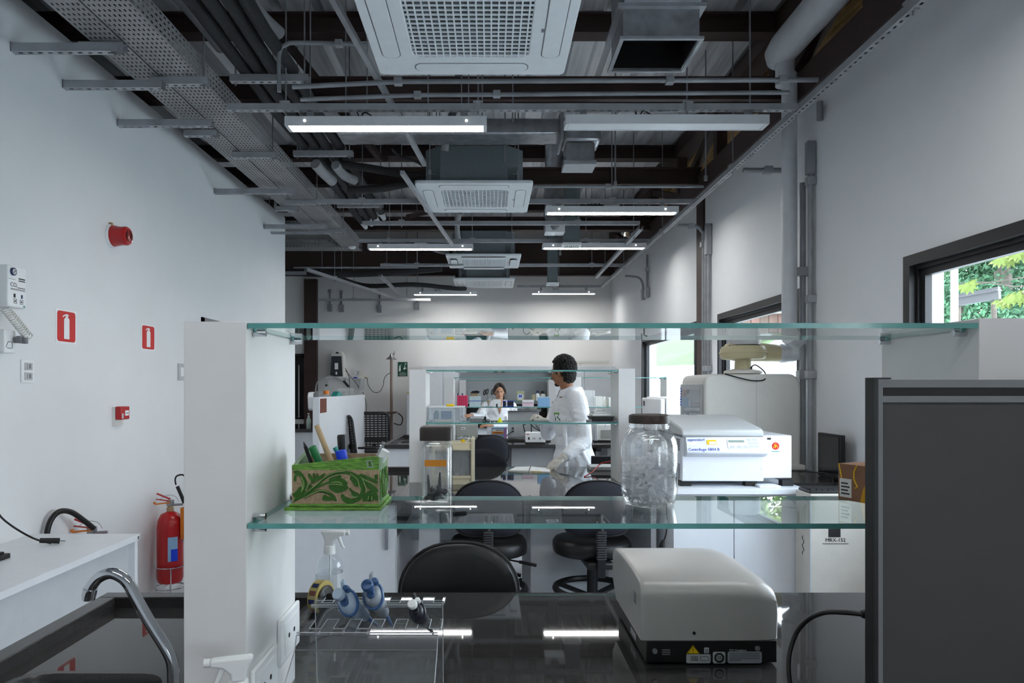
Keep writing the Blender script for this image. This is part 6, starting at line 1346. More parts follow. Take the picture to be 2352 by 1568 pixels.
solo('pipette_button', MB().sphere(W(797, 1362, 1.355), .006, 1, .6, 1.4, 12, 8), M['yellow'], 'yellow button on the leftmost pipette', 'button') if False else None
p0 = [o for o in bpy.data.objects if o.name.startswith('pipette') and o.parent is None and o.get('category') == 'pipette'][0]
part('volume_button', MB().sphere((.008, .022, .012), .006, 1, .7, 1.3, 12, 8), M['yellow'], p0, smooth=True, org=None) if True else None
_v = kids(p0)[-1]
pipette(W(852, 1366, 1.34), -.14, .95, (CL, PD, PD), 'frosted pipette with dark blue knobs in the middle of the acrylic rack', 1.0)
pipette(W(955, 1404, 1.31), -.25, .95, (BK, BK, M['white']), 'small dark pipette with white and yellow knobs, rightmost in the acrylic rack', .78, True)
# tape dispenser
t = thing('tape_dispenser', 'black tape dispenser with a gold tape roll on the nearest bench', 'tape dispenser', (X(735, 1.78), 1.78, .90))
R0 = Matrix.Translation((X(737, 1.78), 1.78, 0)) @ Matrix.Rotation(-.35, 4, 'Z')
def dp(): mb = MB(); mb.m = R0; return mb
GOLD = mat('gold_tape', (190, 172, 104), .25, var=.1, coat=.5)
part('weighted_base', dp().prism([(-.09, .90), (.075, .90), (.075, .935), (.05, .94), (.02, .965), (-.02, .965), (-.06, .93), (-.09, .925)], 'x', -.022, .026), M['black'], t, bevel=.006)
part('tape_roll', dp().lathe([(.026, -.012), (.042, -.012), (.042, .012), (.026, .012), (.026, -.012)], (0, 0, .99), 36, 'x', cap=False), GOLD, t, smooth=True)
for k, (a, m) in enumerate(((.6, 'green'), (1.1, 'tan'), (1.6, 'green'), (2.2, 'tan'), (2.9, 'green'), (3.6, 'tan'))):
    mb = dp(); mb.box(-.0085, .0085, -.007, .007, .0418, .0424); mb.v = mb.v  # printed patch on the tape
    mb2 = MB(); mb2.m = R0 @ Matrix.Translation((0, 0, .99)) @ Matrix.Rotation(a, 4, 'X'); mb2.box(-.0085, .0085, -.006, .006, .0417, .0424); part('printed_patch', mb2, M['navy'] if m == 'green' else mat('maroon_print', (120, 66, 52), .5), t)
part('roll_core', dp().lathe([(.026, -.013), (.026, .02), (.012, .022), (.012, .04), (0, .041)], (0, 0, .99), 24, 'x'), M['black'], t, smooth=True)
part('side_wheel', dp().lathe([(.03, .013), (.036, .016), (.03, .02), (.016, .022), (.016, .05), (.012, .054), (0, .055)], (0, 0, .985), 20, 'x'), M['black'], t, smooth=True)
part('cutter_arm', dp().prism([(-.11, .925), (-.06, .925), (-.02, .955), (-.09, .945)], 'x', -.012, .014), M['black'], t, bevel=.002)
part('tape_tail', dp().add([(-.01, -.04, .975), (.01, -.04, .975), (.01, -.105, .946), (-.01, -.105, .946)], [(0, 1, 2, 3)]), M['clear'], t)
# ================================================================== THE CENTRIFUGE
t = thing('centrifuge', 'white benchtop centrifuge with a grey lid on the two door cabinet', 'centrifuge', (1.28, 4.05, .985)); cy0 = 3.77
CW = mat('centrifuge_white', (226, 230, 238), .45, var=.01); CG = mat('centrifuge_grey', (196, 200, 202), .5, var=.015)
cx0, cx1, cx2 = X(1566, cy0), X(1756, cy0), X(1817, cy0+.06)
def zz_(py): return Z(py, cy0)
b0, b1 = zz_(1105), zz_(1049)
part('body', MB().box(cx0, cx1-.003, cy0, 4.30, b0, zz_(1003)), CW, t, bevel=.006)
part('compressor_box', MB().box(cx1-.003, cx2, cy0+.05, 4.28, b0+.01, zz_(1001)), CW, t, bevel=.005)
part('control_head', MB().prism([(cy0+.02, zz_(1003)), (cy0-.012, zz_(1003)), (cy0-.045, zz_(1037)), (cy0-.04, zz_(1041)), (cy0, zz_(1049)), (cy0+.02, zz_(1049))], 'x', cx0+.015, cx1+.006), CW, t, bevel=.004)
lidz = [zz_(1002), zz_(988), zz_(975)]
part('lid', MB().prism([(cy0-.012, lidz[0]), (cy0-.012, lidz[1]), (cy0+.02, lidz[1]+.012), (4.18, lidz[2]+.035), (4.28, lidz[2]+.035), (4.30, lidz[0])], 'x', cx0-.004, cx1-.008), CG, t, bevel=.01)
part('lid_gap', MB().box(cx0, cx1-.01, cy0-.008, 4.29, zz_(1004), lidz[0]+.002), M['grey'], t)
part('lid_latch', MB().box(cx0+.16, cx0+.2, 4.2, 4.25, lidz[2]+.035, lidz[2]+.045), M['grey'], t)
for row, zr in ((0, 1011), (1, 1068)):
    for k in range(7 if row == 0 else 9):
        for c_ in range(2): part('vent_slot', MB().box(cx0-.0005, cx0+.002, cy0+.04+c_*.10, cy0+.12+c_*.10, zz_(zr+4*k)-.003, zz_(zr+4*k)+.0025), M['black'], t)
for x_ in (cx0+.03, cx1-.06, cx2-.03): part('foot', MB().box(x_-.03, x_+.03, cy0+.03, cy0+.08, .985, b0+.002), M['black'], t).__setitem__('x', 0)
part('foot', MB().box(cx0+.02, cx2-.03, 4.15, 4.22, .985, b0+.002), M['black'], t)
PHI = math.atan2(.033, zz_(1003)-zz_(1037))
def head(px_, py_):                                # a point on the sloped control panel
    u = (py_-1003)/(1037-1003); return Matrix.Translation((X(px_, cy0-.03), cy0-.0125-.033*u-.0008, zz_(1003)+(zz_(1037)-zz_(1003))*u)) @ Matrix.Rotation(PI/2-PHI, 4, 'X')
def hp_(w, h, px_, py_, m, nm, th=.0012):
    mb = MB(); mb.m = head(px_, py_); mb.prism(rrect(w, h, min(w, h)*.15, 3), 'z', -.0006, th); return part(nm, mb, m, t)
text('eppendorf', .022, M['blue'], head(1600, 1009), t); text('Centrifuge 5804 R', .0225, M['blue'], head(1616, 1030.5), t)
hp_(.046, .018, 1588, 1018, M['white'], 'label'); hp_(.05, .026, 1635, 1014.5, M['yellow'], 'warning_label'); hp_(.034, .014, 1637, 1016, M['white'], 'label_field', .0016)
hp_(.165, .058, 1707, 1018, mat('panel_white', (232, 235, 240), .5), 'keypad_panel'); hp_(.085, .012, 1692, 1012.5, mat('lcd_green', (138, 156, 148), .3), 'display', .0018)
for px_, py_ in ((1722, 1009), (1735, 1009), (1724, 1016.5), (1736, 1016.5), (1725, 1024), (1737, 1024), (1681, 1025), (1697, 1025), (1711, 1025)): hp_(.026, .014, px_, py_, CG, 'key', .002)
xm, zm = X(1781, cy0+.05), Z(1026.5, cy0+.05); yq = cy0+.0495
part('sticker', MB().box(xm-.029, xm+.029, yq-.0005, yq+.001, zm-.03, zm+.032), M['white'], t)
part('sticker_disc', MB().lathe([(.0205, yq-.001), (.0205, yq)], (xm, 0, zm+.006), 24, 'y'), M['red_sign'], t)
part('biohazard_symbol', MB().tube(arc((xm, yq-.0014, zm+.0125), .0058, .5, 2*PI-.5+.0, 10), .0017, 5).tube(arc((xm-.0062, yq-.0014, zm+.002), .0058, 2.6, 2.6+2*PI-1, 10), .0017, 5).tube(arc((xm+.0062, yq-.0014, zm+.002), .0058, -1.5, -1.5+2*PI-1, 10), .0017, 5).tube(arc((xm, yq-.0014, zm+.006), .0045, 0, 2*PI, 12)[:-1], .0012, 5, closed=True), M['yellow'], t)
part('sticker_line', MB().box(xm-.02, xm+.02, yq-.0008, yq-.0004, zm-.0255, zm-.0215), M['teal'], t)
part('badge', MB().box(X(1774, cy0)-.008, X(1774, cy0)+.012, yq-.001, yq+.001, Z(1009, cy0)-.005, Z(1009, cy0)+.006), M['black'], t)
part('bolt', MB().cyl((cx0+.012, cy0, zz_(1078)), (cx0+.012, cy0-.002, zz_(1078)), .006, n=10), M['white'], t)
part('bolt', MB().cyl((cx1-.012, cy0, zz_(1076)), (cx1-.012, cy0-.002, zz_(1076)), .006, n=10), M['white'], t)
solo('notepad', MB().box(X(1742, cy0-.02), X(1790, cy0-.02), cy0-.04, cy0+.045, .985, .997), M['white'], 'small white pad tucked under the right end of the centrifuge', 'pad', bevel=.003)
t = thing('hanging_plug', 'black plug on a cord hanging beside the centrifuge cabinet', 'plug', (.93, 3.62, .7)); 
part('cord', MB().tube(smooth_path([W(1531, 1150, 3.70), W(1532, 1190, 3.69), W(1530, 1225, 3.68), W(1523, 1245, 3.68)], 5), .004, 6), M['black'], t, smooth=True)
part('plug', MB().tube([W(1524, 1240, 3.68), W(1521, 1250, 3.68), W(1521, 1256, 3.68)], [.008, .014, .016], 8), M['black'], t)
# ================================================================== ON THE SECOND BENCH AND SHELF
t = thing('clear_box', 'large clear plastic box with a frosted lid on the second shelf unit', 'box', (-.27, 4.72, SZ))
x0, x1, y0, y1, h = X(986, 4.6), X(1064, 4.62), 4.585, 4.84, .094
part('tub', MB().box(x0, x1, y0, y0+.003, SZ, SZ+h).box(x0, x1, y1-.003, y1, SZ, SZ+h).box(x0, x0+.003, y0, y1, SZ, SZ+h).box(x1-.003, x1, y0, y1, SZ, SZ+h).box(x0, x1, y0, y1, SZ, SZ+.003), M['clear'], t)
part('lid', MB().box(x0-.006, x1+.006, y0-.006, y1+.006, SZ+h, SZ+h+.009), M['frost'] if 'frost' in M else M.setdefault('frost', sheet_glass('frosted_plastic', (.9, .91, .92), 1.4, .6)), t, bevel=.003)
solo('yellow_pack', MB().box(X(1026, 4.68), X(1043, 4.68), 4.65, 4.70, SZ+h+.0095, SZ+h+.024), M['yellow'], 'small yellow pack lying on the clear plastic box', 'pack', bevel=.003)
solo('white_tray', MB().box(x0+.03, x0+.14, y0+.02, y0+.1, SZ+.004, SZ+.018), M['offwhite'], 'cream tray inside the clear plastic box', 'tray', bevel=.003)
solo('blue_packet', MB().box(x0+.07, x0+.14, y0+.12, y0+.16, SZ+.004, SZ+.07), mat('blue_grey_packet', (120, 148, 182), .5), 'blue grey packet inside the clear plastic box', 'packet')
solo('pale_bottle', MB().lathe([(.018, 0), (.018, .05), (.01, .06), (.01, .07)], (x0+.035, y0+.17, SZ+.004), 12), mat('pale_blue', (170, 196, 212), .5), 'pale blue bottle inside the clear plastic box', 'bottle', smooth=True)
t = thing('tube_rack', 'grey tube rack with a clear cover on the second shelf unit', 'rack', (-.08, 4.7, SZ)); a, b = X(1081, 4.65), X(1111, 4.65)
part('base', MB().box(a, b, 4.62, 4.74, SZ, SZ+.024), M['grey'], t, bevel=.002); part('band', MB().box(a-.001, b+.001, 4.619, 4.741, SZ+.024, SZ+.034), M['mid'], t)
part('cover', MB().box(a, b, 4.62, 4.74, SZ+.034, SZ+.06), M['clear'], t)
solo('clear_cover', MB().box(X(1063, 4.68), X(1079, 4.68), 4.63, 4.76, SZ, SZ+.022), M['clear'], 'small clear lid between the clear box and the grey tube rack', 'lid')
t = thing('scissors', 'scissors with black loops on the second shelf unit', 'scissors', (X(1117, 4.65), 4.65, SZ))
for dx in (-.012, .012): part('loop', MB().tube(arc((X(1117, 4.65)+dx, 4.62, SZ+.009), .009, 0, 2*PI, 12, 'xz')[:-1], .003, 6, closed=True), M['black'], t)
part('blade', MB().bar((X(1117, 4.65), 4.63, SZ+.005), (X(1119, 4.65), 4.75, SZ+.005), .008, .003), M['steel'], t)
solo('cap', MB().lathe([(.016, 0), (.016, .008), (.008, .022), (.002, .03)], (X(1148, 4.65), 4.63, SZ), 8), M['lime'], 'bright lime yellow cap on the second shelf unit', 'cap')
t = thing('black_tray', 'black shallow tray stacked with papers on the second shelf unit', 'tray', (.72, 4.7, SZ)); a, b = X(1358, 4.62), X(1411, 4.62)
part('tray', MB().prism([(a+.012, SZ+.012), (b-.016, SZ+.012), (b, SZ+.04), (a, SZ+.036)], 'y', 4.6, 4.83), M['black'], t, bevel=.002); part('stand', MB().box(a+.01, b-.02, 4.62, 4.8, SZ, SZ+.0125), M['grey'], t)
solo('grey_wedge', MB().prism([(X(1349, 4.64), SZ), (X(1358, 4.64), SZ), (X(1358, 4.64), SZ+.018), (X(1349, 4.64), SZ+.012)], 'y', 4.6, 4.7), M['grey'], 'small grey wedge at the left end of the black tray', 'wedge')
for k in range(4): solo('paper_stack', MB().box(a+.01+.006*k, b-.012-.01*k, 4.63+.005*k, 4.82, SZ+.0405+k*.0075, SZ+.0475+k*.0075), [M['offwhite'], M['white'], M['mid'], M['white']][k], ['cream folder lying at the bottom of the stack on the black tray', 'white folder second in the stack on the black tray', 'grey folder third in the stack on the black tray', 'white folder at the top of the stack on the black tray'][k], 'folder', 'folders on the black tray')
solo('paper_sheet', MB().add([(a+.02, 4.64, SZ+.075), (b-.02, 4.66, SZ+.077), (b-.03, 4.8, SZ+.072), (a+.06, 4.8, SZ+.09)], [(0, 1, 2, 3)]).tube([(a+.05, 4.65, SZ+.078), (a+.03, 4.65, SZ+.1)], .0015, 4), M['white'], 'curled white sheet on top of the folders', 'paper')
t = thing('drawer_rack', 'cream tabletop rack with clear compartments on the second bench', 'rack', (-.23, 4.6, .9)); a, b = -.37, X(1089, 4.5); y0, y1 = 4.48, 4.72; CR = mat('cream_laminate', (206, 196, 168), .5, var=.03)
part('side', MB().box(b-.02, b, y0-.01, y1, .9, 1.19), CR, t, bevel=.004); part('side', MB().box(a, a+.02, y0-.01, y1, .9, 1.19), CR, t, bevel=.004)
part('drawer', MB().box(a+.02, b-.02, y0, y1, 1.115, 1.165), CR, t); part('drawer_lip', MB().box(a+.02, b-.02, y0-.012, y0, 1.118, 1.13), CR, t)
part('base', MB().box(a+.02, b-.02, y0, y1, .9, .945), CR, t); part('base_lip', MB().box(a+.02, b-.02, y0-.012, y0, .94, .955), CR, t)
part('window', MB().box(a+.02, b-.02, y0+.002, y0+.005, .955, 1.115), M['clear'], t); part('back', MB().box(a+.02, b-.02, y1-.005, y1, .945, 1.115), M['lam_grey'], t)
part('grey_insert', MB().prism([(b-.09, .96), (b-.025, .96), (b-.03, 1.06), (b-.06, 1.10), (b-.08, 1.05)], 'y', y0+.05, y0+.12), M['grey'], t)
for k in range(5): solo('glass_bead', MB().sphere((a+.06+.04*k, y0+.03, .962), .009, n=8, m=6), M['clear'], '%s clear bead from the left in the cream rack' % ('first', 'second', 'third', 'fourth', 'fifth')[k], 'bead', 'clear beads in the cream rack', smooth=True)
solo('bottle_cap', MB().lathe([(.013, 0), (.013, .014), (.008, .018)], (X(1063, 4.5), 4.52, 1.1655), 12), M['yellow'], 'yellow cap on top of the cream rack', 'cap', smooth=True)
solo('bottle_cap', MB().lathe([(.012, 0), (.012, .02), (.006, .024)], (X(1077, 4.5), 4.54, 1.1655), 12), M['offwhite'], 'cream cap on top of the cream rack', 'cap', smooth=True)
t = thing('notebook', 'open notebook with white pages under the gloved hand', 'notebook', (.3, 5.3, .9)); a, m_, b = X(1168, 5.3), X(1212, 5.25), X(1258, 5.28)
part('left_page', MB().add([(a, 5.2, .901), (m_, 5.12, .901), (m_+.03, 5.38, .901), (a+.06, 5.42, .901), (a, 5.2, .906), (m_, 5.12, .913), (m_+.03, 5.38, .913), (a+.06, 5.42, .906)], [(0,3,2,1),(4,5,6,7),(0,1,5,4),(1,2,6,5),(2,3,7,6),(3,0,4,7)]), M['white'], t)
part('right_page', MB().add([(m_, 5.12, .901), (b, 5.10, .901), (b+.02, 5.36, .901), (m_+.03, 5.38, .901), (m_, 5.12, .913), (b, 5.10, .906), (b+.02, 5.36, .906), (m_+.03, 5.38, .913)], [(0,3,2,1),(4,5,6,7),(0,1,5,4),(1,2,6,5),(2,3,7,6),(3,0,4,7)]), M['white'], t)
part('cover', MB().add([(m_, 5.115, .9003), (b+.005, 5.095, .9003), (b+.03, 5.365, .9003), (a+.05, 5.425, .9003), (a-.01, 5.195, .9003)], [(0, 1, 2, 3, 4)]), CR, t)
part('ring_binding', MB().tube([(m_, 5.118, .905), (m_+.004, 5.13, .914), (m_+.03, 5.38, .914)], .003, 5), M['black_print'], t)
part('yellow_mark', MB().box(m_+.02, m_+.05, 5.10, 5.104, .904, .908).box(m_+.06, m_+.09, 5.10, 5.104, .904, .908), M['yellow'], t)
t = thing('red_cable', 'thin red cable lying on the second bench by the right pillar', 'cable', (.85, 5.0, .9))
part('cord', MB().tube(smooth_path([(X(1342, 4.85), 4.85, .903), (X(1362, 5.0), 5.0, .92), (X(1378, 5.1), 5.1, .96), (X(1392, 5.1), 5.1, .975), (X(1409, 5.05), 5.05, .985)], 6), .004, 6), M['red_sign'], t, smooth=True)
t = thing('black_device', 'black slanted device standing on the second bench by the right pillar', 'device', (.9, 4.95, .9))
part('case', MB().prism([(X(1415, 4.95), .92), (X(1432, 4.95), .90), (X(1432, 4.95), 1.03), (X(1408, 4.95), 1.035)], 'y', 4.92, 5.08), M['cloth_dark'], t, bevel=.006); part('stand', MB().bar((X(1404, 4.95), 4.93, 1.02), (X(1424, 4.95), 4.93, .905), .02, .012), M['black'], t); part('side_plate', MB().box(X(1409, 4.95), X(1424, 4.95), 4.915, 4.92, .96, 1.03), M['black'], t)
solo('metal_strip', MB().box(X(1352, 5.3), X(1408, 5.3), 5.2, 5.4, .9005, .93), M['mid'], 'low pale tray at the far right of the second bench', 'tray', bevel=.004)
solo('dark_case', MB().box(X(1363, 5.35), X(1410, 5.35), 5.41, 5.48, .9005, .985), M['cloth_dark'], 'low dark case behind the pale tray on the second bench', 'case', bevel=.006)
# ================================================================== ON THE THIRD SHELF AND BENCH
def rowbox(px0, px1, pz, y0, y1, m, name, label, cat, top=None, parts=(), group=None, bev=.003):
    a, b = X(px0, y0), X(px1, y0); h = Z(pz, y0)-SZ
    t = thing(name, label, cat, ((a+b)/2, (y0+y1)/2, SZ), group)
    part('body', MB().box(a, b, y0, y1, SZ, SZ+h), m, t, bevel=bev)
    for nm, u0, u1, v0, v1, mm in parts: part(nm, MB().box(a+(b-a)*u0, a+(b-a)*u1, y0-.002, y0, SZ+h*v0, SZ+h*v1), mm, t)
    return t, a, b, h
PK = mat('pink_red_plastic', (226, 62, 106), .45, var=.04); Y3 = 8.13
t, a, b, h = rowbox(1050, 1074, 908, Y3, Y3+.12, PK, 'tube_rack', 'pink perforated tube rack on the third shelf unit', 'rack')
for i in range(4):
    for j in range(4): part('hole', MB().cyl((a+(b-a)*(.2+.2*i), Y3-.001, SZ+h*(.16+.22*j)), (a+(b-a)*(.2+.2*i), Y3+.001, SZ+h*(.16+.22*j)), .006, n=8), mat('dark_pink', (120, 24, 50), .6) if 'dark_pink' not in bpy.data.materials else bpy.data.materials['dark_pink'], t)
for px_, m, lab_ in ((1052, 'navy', 'dark blue capped tube in the pink rack'), (1062, 'navy', 'purple capped tube in the pink rack'), (1057, 'clear', 'clear tube in the pink rack')):
    solo('sample_tube', MB().cyl((X(px_, Y3+.05), Y3+.05, SZ+h+.0005), (X(px_, Y3+.05), Y3+.05, SZ+h+.025), .009, n=10), M[m], lab_, 'tube', 'tubes in the pink rack', smooth=True)
PBX = mat('pale_aqua', (196, 216, 222), .45)
rowbox(1078, 1104, 910, Y3, Y3+.1, PBX, 'tip_box', 'pale blue pipette tip box with a dark blue band', 'box', parts=[('band', 0, 1, .54, .60, M['blue']), ('lid_line', .02, .98, .98, 1.0, M['white'])])
t = thing('tool_cup', 'clear cup with scissors on the third shelf unit', 'cup', (X(1122, Y3+.05), Y3+.05, SZ)); cx_ = X(1122, Y3+.05)
part('cup', MB().lathe([(.034, 0), (.036, .1)], (cx_, Y3+.05, SZ), 18), M['thin'], t, smooth=True)
part('label', MB().box(cx_-.015, cx_+.012, Y3+.012, Y3+.014, SZ+.045, SZ+.075), M['tan'], t)
for k, (px_, py_) in enumerate(((1113, 901), (1119, 899), (1131, 900))):
    q = W(px_, py_, Y3+.05); o = thing('scissors', 'black handled scissors standing in the clear cup, %s' % ('left', 'middle', 'right')[k], 'scissors', (q.x, Y3+.05, SZ+.004), 'scissors in the clear cup')
    part('loop', MB().tube([(q.x+.011*math.cos(a_)+.006*math.sin(a_), Y3+.05, q.z+.03*math.sin(a_)) for a_ in [2*PI*j/14 for j in range(14)]], .006, 6, closed=True), M['black'], o, smooth=True)
    part('blade', MB().bar((q.x, Y3+.05, q.z-.03), (cx_, Y3+.05, SZ+.01), .014, .004), M['steel'], o)
t, a, b, h = rowbox(1133, 1150, 917, Y3-.0+.01, Y3+.09, M['white'], 'small_box', 'small white box with a black slot in front of the woman', 'box', parts=[('slot', .38, .58, 0, .42, M['black'])])
NB = mat('royal_blue', (32, 48, 140), .4)
t, a, b, h = rowbox(1155, 1180, 920, Y3+.01, Y3+.09, NB, 'wire_rack', 'dark blue rack with black and white tubes in front of the woman', 'rack', parts=[('gap', .06, .30, .2, .8, M['cloth_dark']), ('white_tube', .26, .40, .1, .95, M['white']), ('screen', .45, .95, .25, .85, M['black']), ('light', .80, .88, .4, .55, M['yellow'])])
LP = mat('pale_pink', (222, 204, 214), .45)
rowbox(1200, 1226, 918, Y3+.01, Y3+.1, LP, 'tip_box', 'pale pink pipette tip box with a white lid', 'box', parts=[('band', .02, .98, .5, .62, mat('mauve', (190, 150, 170), .5)), ('lid', 0, 1, .7, 1, M['white'])])
LB = mat('sky_blue_plastic', (136, 180, 220), .4, var=.04)
rowbox(1236, 1263, 911, Y3+.0, Y3+.11, LB, 'tip_box', 'sky blue pipette tip box', 'box', parts=[('lid_line', 0, 1, .93, 1, PBX)])
rowbox(1269, 1277, 921, Y3+.01, Y3+.08, M['mid'], 'small_box', 'small grey and white box right of the sky blue tip box', 'box', parts=[('panel', .3, .9, .2, .8, M['navy'])])
# second bay
t = thing('wire_test_rack', 'white wire test tube rack in the bay beside the window', 'rack', (X(1352, 8.2), 8.2, SZ)); a, b = X(1339, 8.18), X(1365, 8.18)
mb = MB()
for k in range(6): mb.box(a+(b-a)*k/5-.003, a+(b-a)*k/5+.003, 8.16, 8.17, SZ, SZ+.19)
for k in range(7): mb.box(a, b, 8.158, 8.168, SZ+.004+.03*k, SZ+.009+.03*k)
part('wire_front', mb, M['white'], t); mb2 = MB(); mb2.m = Matrix.Translation((0, .08, 0)); 
for k in range(6): mb2.box(a+(b-a)*k/5-.003, a+(b-a)*k/5+.003, 8.16, 8.17, SZ, SZ+.19)
mb2.box(a, b, 8.08, 8.17, SZ, SZ+.004); part('wire_back', mb2, M['white'], t)
solo('pale_box', MB().box(X(1366, 8.2), X(1383, 8.2), 8.16, 8.3, SZ, SZ+.12), M['offwhite'], 'pale carton right of the wire test tube rack', 'box', bevel=.003)
solo('pale_box', MB().box(X(1397, 8.2), X(1409, 8.2), 8.16, 8.3, SZ, SZ+.11), M['offwhite'], 'second pale carton, close to the right pillar', 'box', bevel=.003)
solo('pale_flask', MB().lathe([(.03, 0), (.03, .07), (.012, .1), (.012, .12)], (X(1389, 8.2), 8.22, SZ), 14), M['offwhite'], 'white flask between the two pale cartons', 'flask', smooth=True)
# bench three
def bbox(px0, px1, pz, y0, y1, m, bev=.006): a, b = X(px0, y0), X(px1, y0); return MB().box(a, b, y0, y1, .9, Z(pz, y0)), a, b, Z(pz, y0)
mb, a, b, h = bbox(1047, 1097, 975, 8.55, 8.8, None); GY = mat('grey_green_enamel', (172, 174, 168), .5)
t = thing('power_supply', 'grey instrument with cables on the third bench, at the left', 'instrument', ((a+b)/2, 8.65, .9)); part('case', mb, GY, t, bevel=.006)
part('display', MB().box(a+.07, a+.115, 8.548, 8.55, h-.06, h-.03), M['white'], t); part('display_bar', MB().box(a+.08, a+.105, 8.547, 8.548, h-.05, h-.042), M['black_print'], t)
for k in range(2): part('knob', MB().cyl((a+.08+.03*k, 8.55, .925), (a+.08+.03*k, 8.54, .925), .006, n=8), M['black'], t)
for k in range(3): part('cable', MB().tube(smooth_path([(a+.08+.04*k, 8.545, .925), (a+.06+.05*k, 8.46, .91), (a+.02+.04*k, 8.42, .905), (a+.1+.05*k, 8.4, .905), (a+.2+.02*k, 8.45, .905)], 6), .006, 6), M['mid'], t, smooth=True)
mb, a, b, h = bbox(1168, 1238, 945, 8.65, 8.95, None)
t = thing('water_bath', 'large grey metal bath with plugs on its front, before the woman', 'instrument', ((a+b)/2, 8.8, .9)); part('case', mb, mat('bath_grey', (178, 180, 182), .45, .1), t, bevel=.004)
part('rim', MB().box(a-.006, b+.006, 8.644, 8.956, h-.008, h), M['steel'], t); part('lid', MB().box(a+.06, b+.03, 8.7, 8.95, h, h+.035), M['clear'], t); part('lid_knob', MB().box(b-.02, b+.02, 8.7, 8.75, h+.035, h+.06), M['black'], t)
for k, z_ in enumerate((1.01, .975)): part('plug_socket', MB().cyl((X(1178, 8.65), 8.65, z_), (X(1178, 8.65), 8.635, z_), .012, n=10), M['black'], t)
part('cable', MB().tube(smooth_path([(X(1178, 8.65), 8.64, .975), (X(1170, 8.6), 8.58, .95), (X(1160, 8.5), 8.5, .925), (X(1150, 8.4), 8.4, .906)], 5), .006, 6), M['black'], t, smooth=True)
mb, a, b, h = bbox(1207, 1253, 993, 7.72, 7.9, None)
t = thing('control_unit', 'small white control unit with a knob at the front of the third bench', 'instrument', ((a+b)/2, 7.8, .9)); part('case', MB().box(a, b, 7.72, 7.9, .912, h), M['white'], t, bevel=.004); part('foot', MB().box(a, b-.004, 7.725, 7.895, .9, .912), M['black'], t)
part('switch', MB().box(a+.028, a+.045, 7.717, 7.72, .94, .97), M['black'], t); part('display', MB().box(a+.075, a+.11, 7.718, 7.72, .945, .965), M['mid'], t); part('knob', MB().cyl((a+.16, 7.72, .955), (a+.16, 7.70, .955), .012, n=14), M['steel'], t, smooth=True)
part('red_mark', MB().box(a+.01, a+.04, 7.718, 7.72, h-.025, h-.018), M['red_sign'], t); part('brass_port', MB().cyl((a+.195, 7.72, .955), (a+.195, 7.712, .955), .005, n=8), M['tan'], t)
for k in range(2): part('lead', MB().tube(smooth_path([(a+.0+.07*k, 7.8, h), (a-.02+.09*k, 7.8, h+.08), (a+.02+.06*k, 7.8, h+.12), (a+.1+.04*k, 7.82, h+.05), (a+.18, 7.84, h)], 6), .006, 6), M['black'], t, smooth=True)
t = thing('bench_cables', 'black cables bundled across the third bench', 'cable', (.2, 8.0, .9))
for k in range(3): part('cord', MB().tube(smooth_path([(X(1150, 8), 8.0+.1*k, .906), (X(1175, 8), 8.03+.1*k, .912), (X(1205, 8), 7.98+.1*k, .906), (X(1265, 8), 8.0+.08*k, .91)], 5), .007, 6), M['black'], t, smooth=True)
t = thing('carton', 'blue and orange labelled carton on the third bench before the woman', 'carton', (X(1146, 8.5), 8.5, .9)); a, b = X(1129, 8.45), X(1158, 8.45)
part('body', MB().box(a, b+.03, 8.45, 8.6, .9, 1.03), mat('slate_blue_card', (120, 144, 170), .6), t); part('white_label', MB().box(a+.01, b-.01, 8.448, 8.45, .985, 1.012), M['offwhite'], t); part('orange_label', MB().box(a+.01, b-.01, 8.448, 8.45, .955, .985), M['orange'], t)
part('label_print', MB().box(a+.05, b-.02, 8.4465, 8.448, .998, 1.004).box(a+.03, b-.03, 8.4465, 8.448, .967, .974), M['black_print'], t); part('purple_side', MB().box(b, b+.03, 8.4485, 8.45, .9, 1.03), mat('violet_print', (160, 110, 160), .6), t)
t = thing('slotted_heater', 'white instrument with dark cooling slots on the third bench, right of the man', 'instrument', (X(1390, 8), 8.1, .9)); a, b = X(1366, 7.95), X(1416, 7.95); h = Z(974, 7.95)
part('case', MB().box(a, b, 7.95, 8.25, .912, h), M['offwhite'], t, bevel=.012); part('side_rail', MB().box(a-.006, a+.03, 7.94, 8.26, .912, h), M['mid'], t, bevel=.006)
for k in range(8): part('cooling_slot', MB().box(a+.065, b, 7.947, 7.951, .935+.013*k, .939+.013*k), M['black'], t)
part('foot', MB().box(a, b, 7.97, 8.2, .9, .913), M['black'], t); part('cable', MB().tube(smooth_path([(b-.05, 7.94, .906), (b-.01, 7.94, .94), (b+.03, 7.94, .955)], 4), .006, 6), M['black'], t)
for k in range(2): part('blue_button', MB().cyl((a+.12+.08*k, 7.95, h-.012), (a+.12+.08*k, 7.945, h-.012), .006, n=8), M['blue'], t)
t = thing('stirrer_bracket', 'black clamp bracket under the edge of the third bench', 'bracket', (X(1370, 7.6), 7.55, .8))
part('frame', MB().box(X(1363, 7.55), X(1367, 7.55), 7.52, 7.57, .70, .86).box(X(1363, 7.55), X(1380, 7.55), 7.52, 7.57, .83, .86).bar((X(1367, 7.55), 7.545, .76), (X(1374, 7.55), 7.545, .70), .012, .012), M['black'], t)
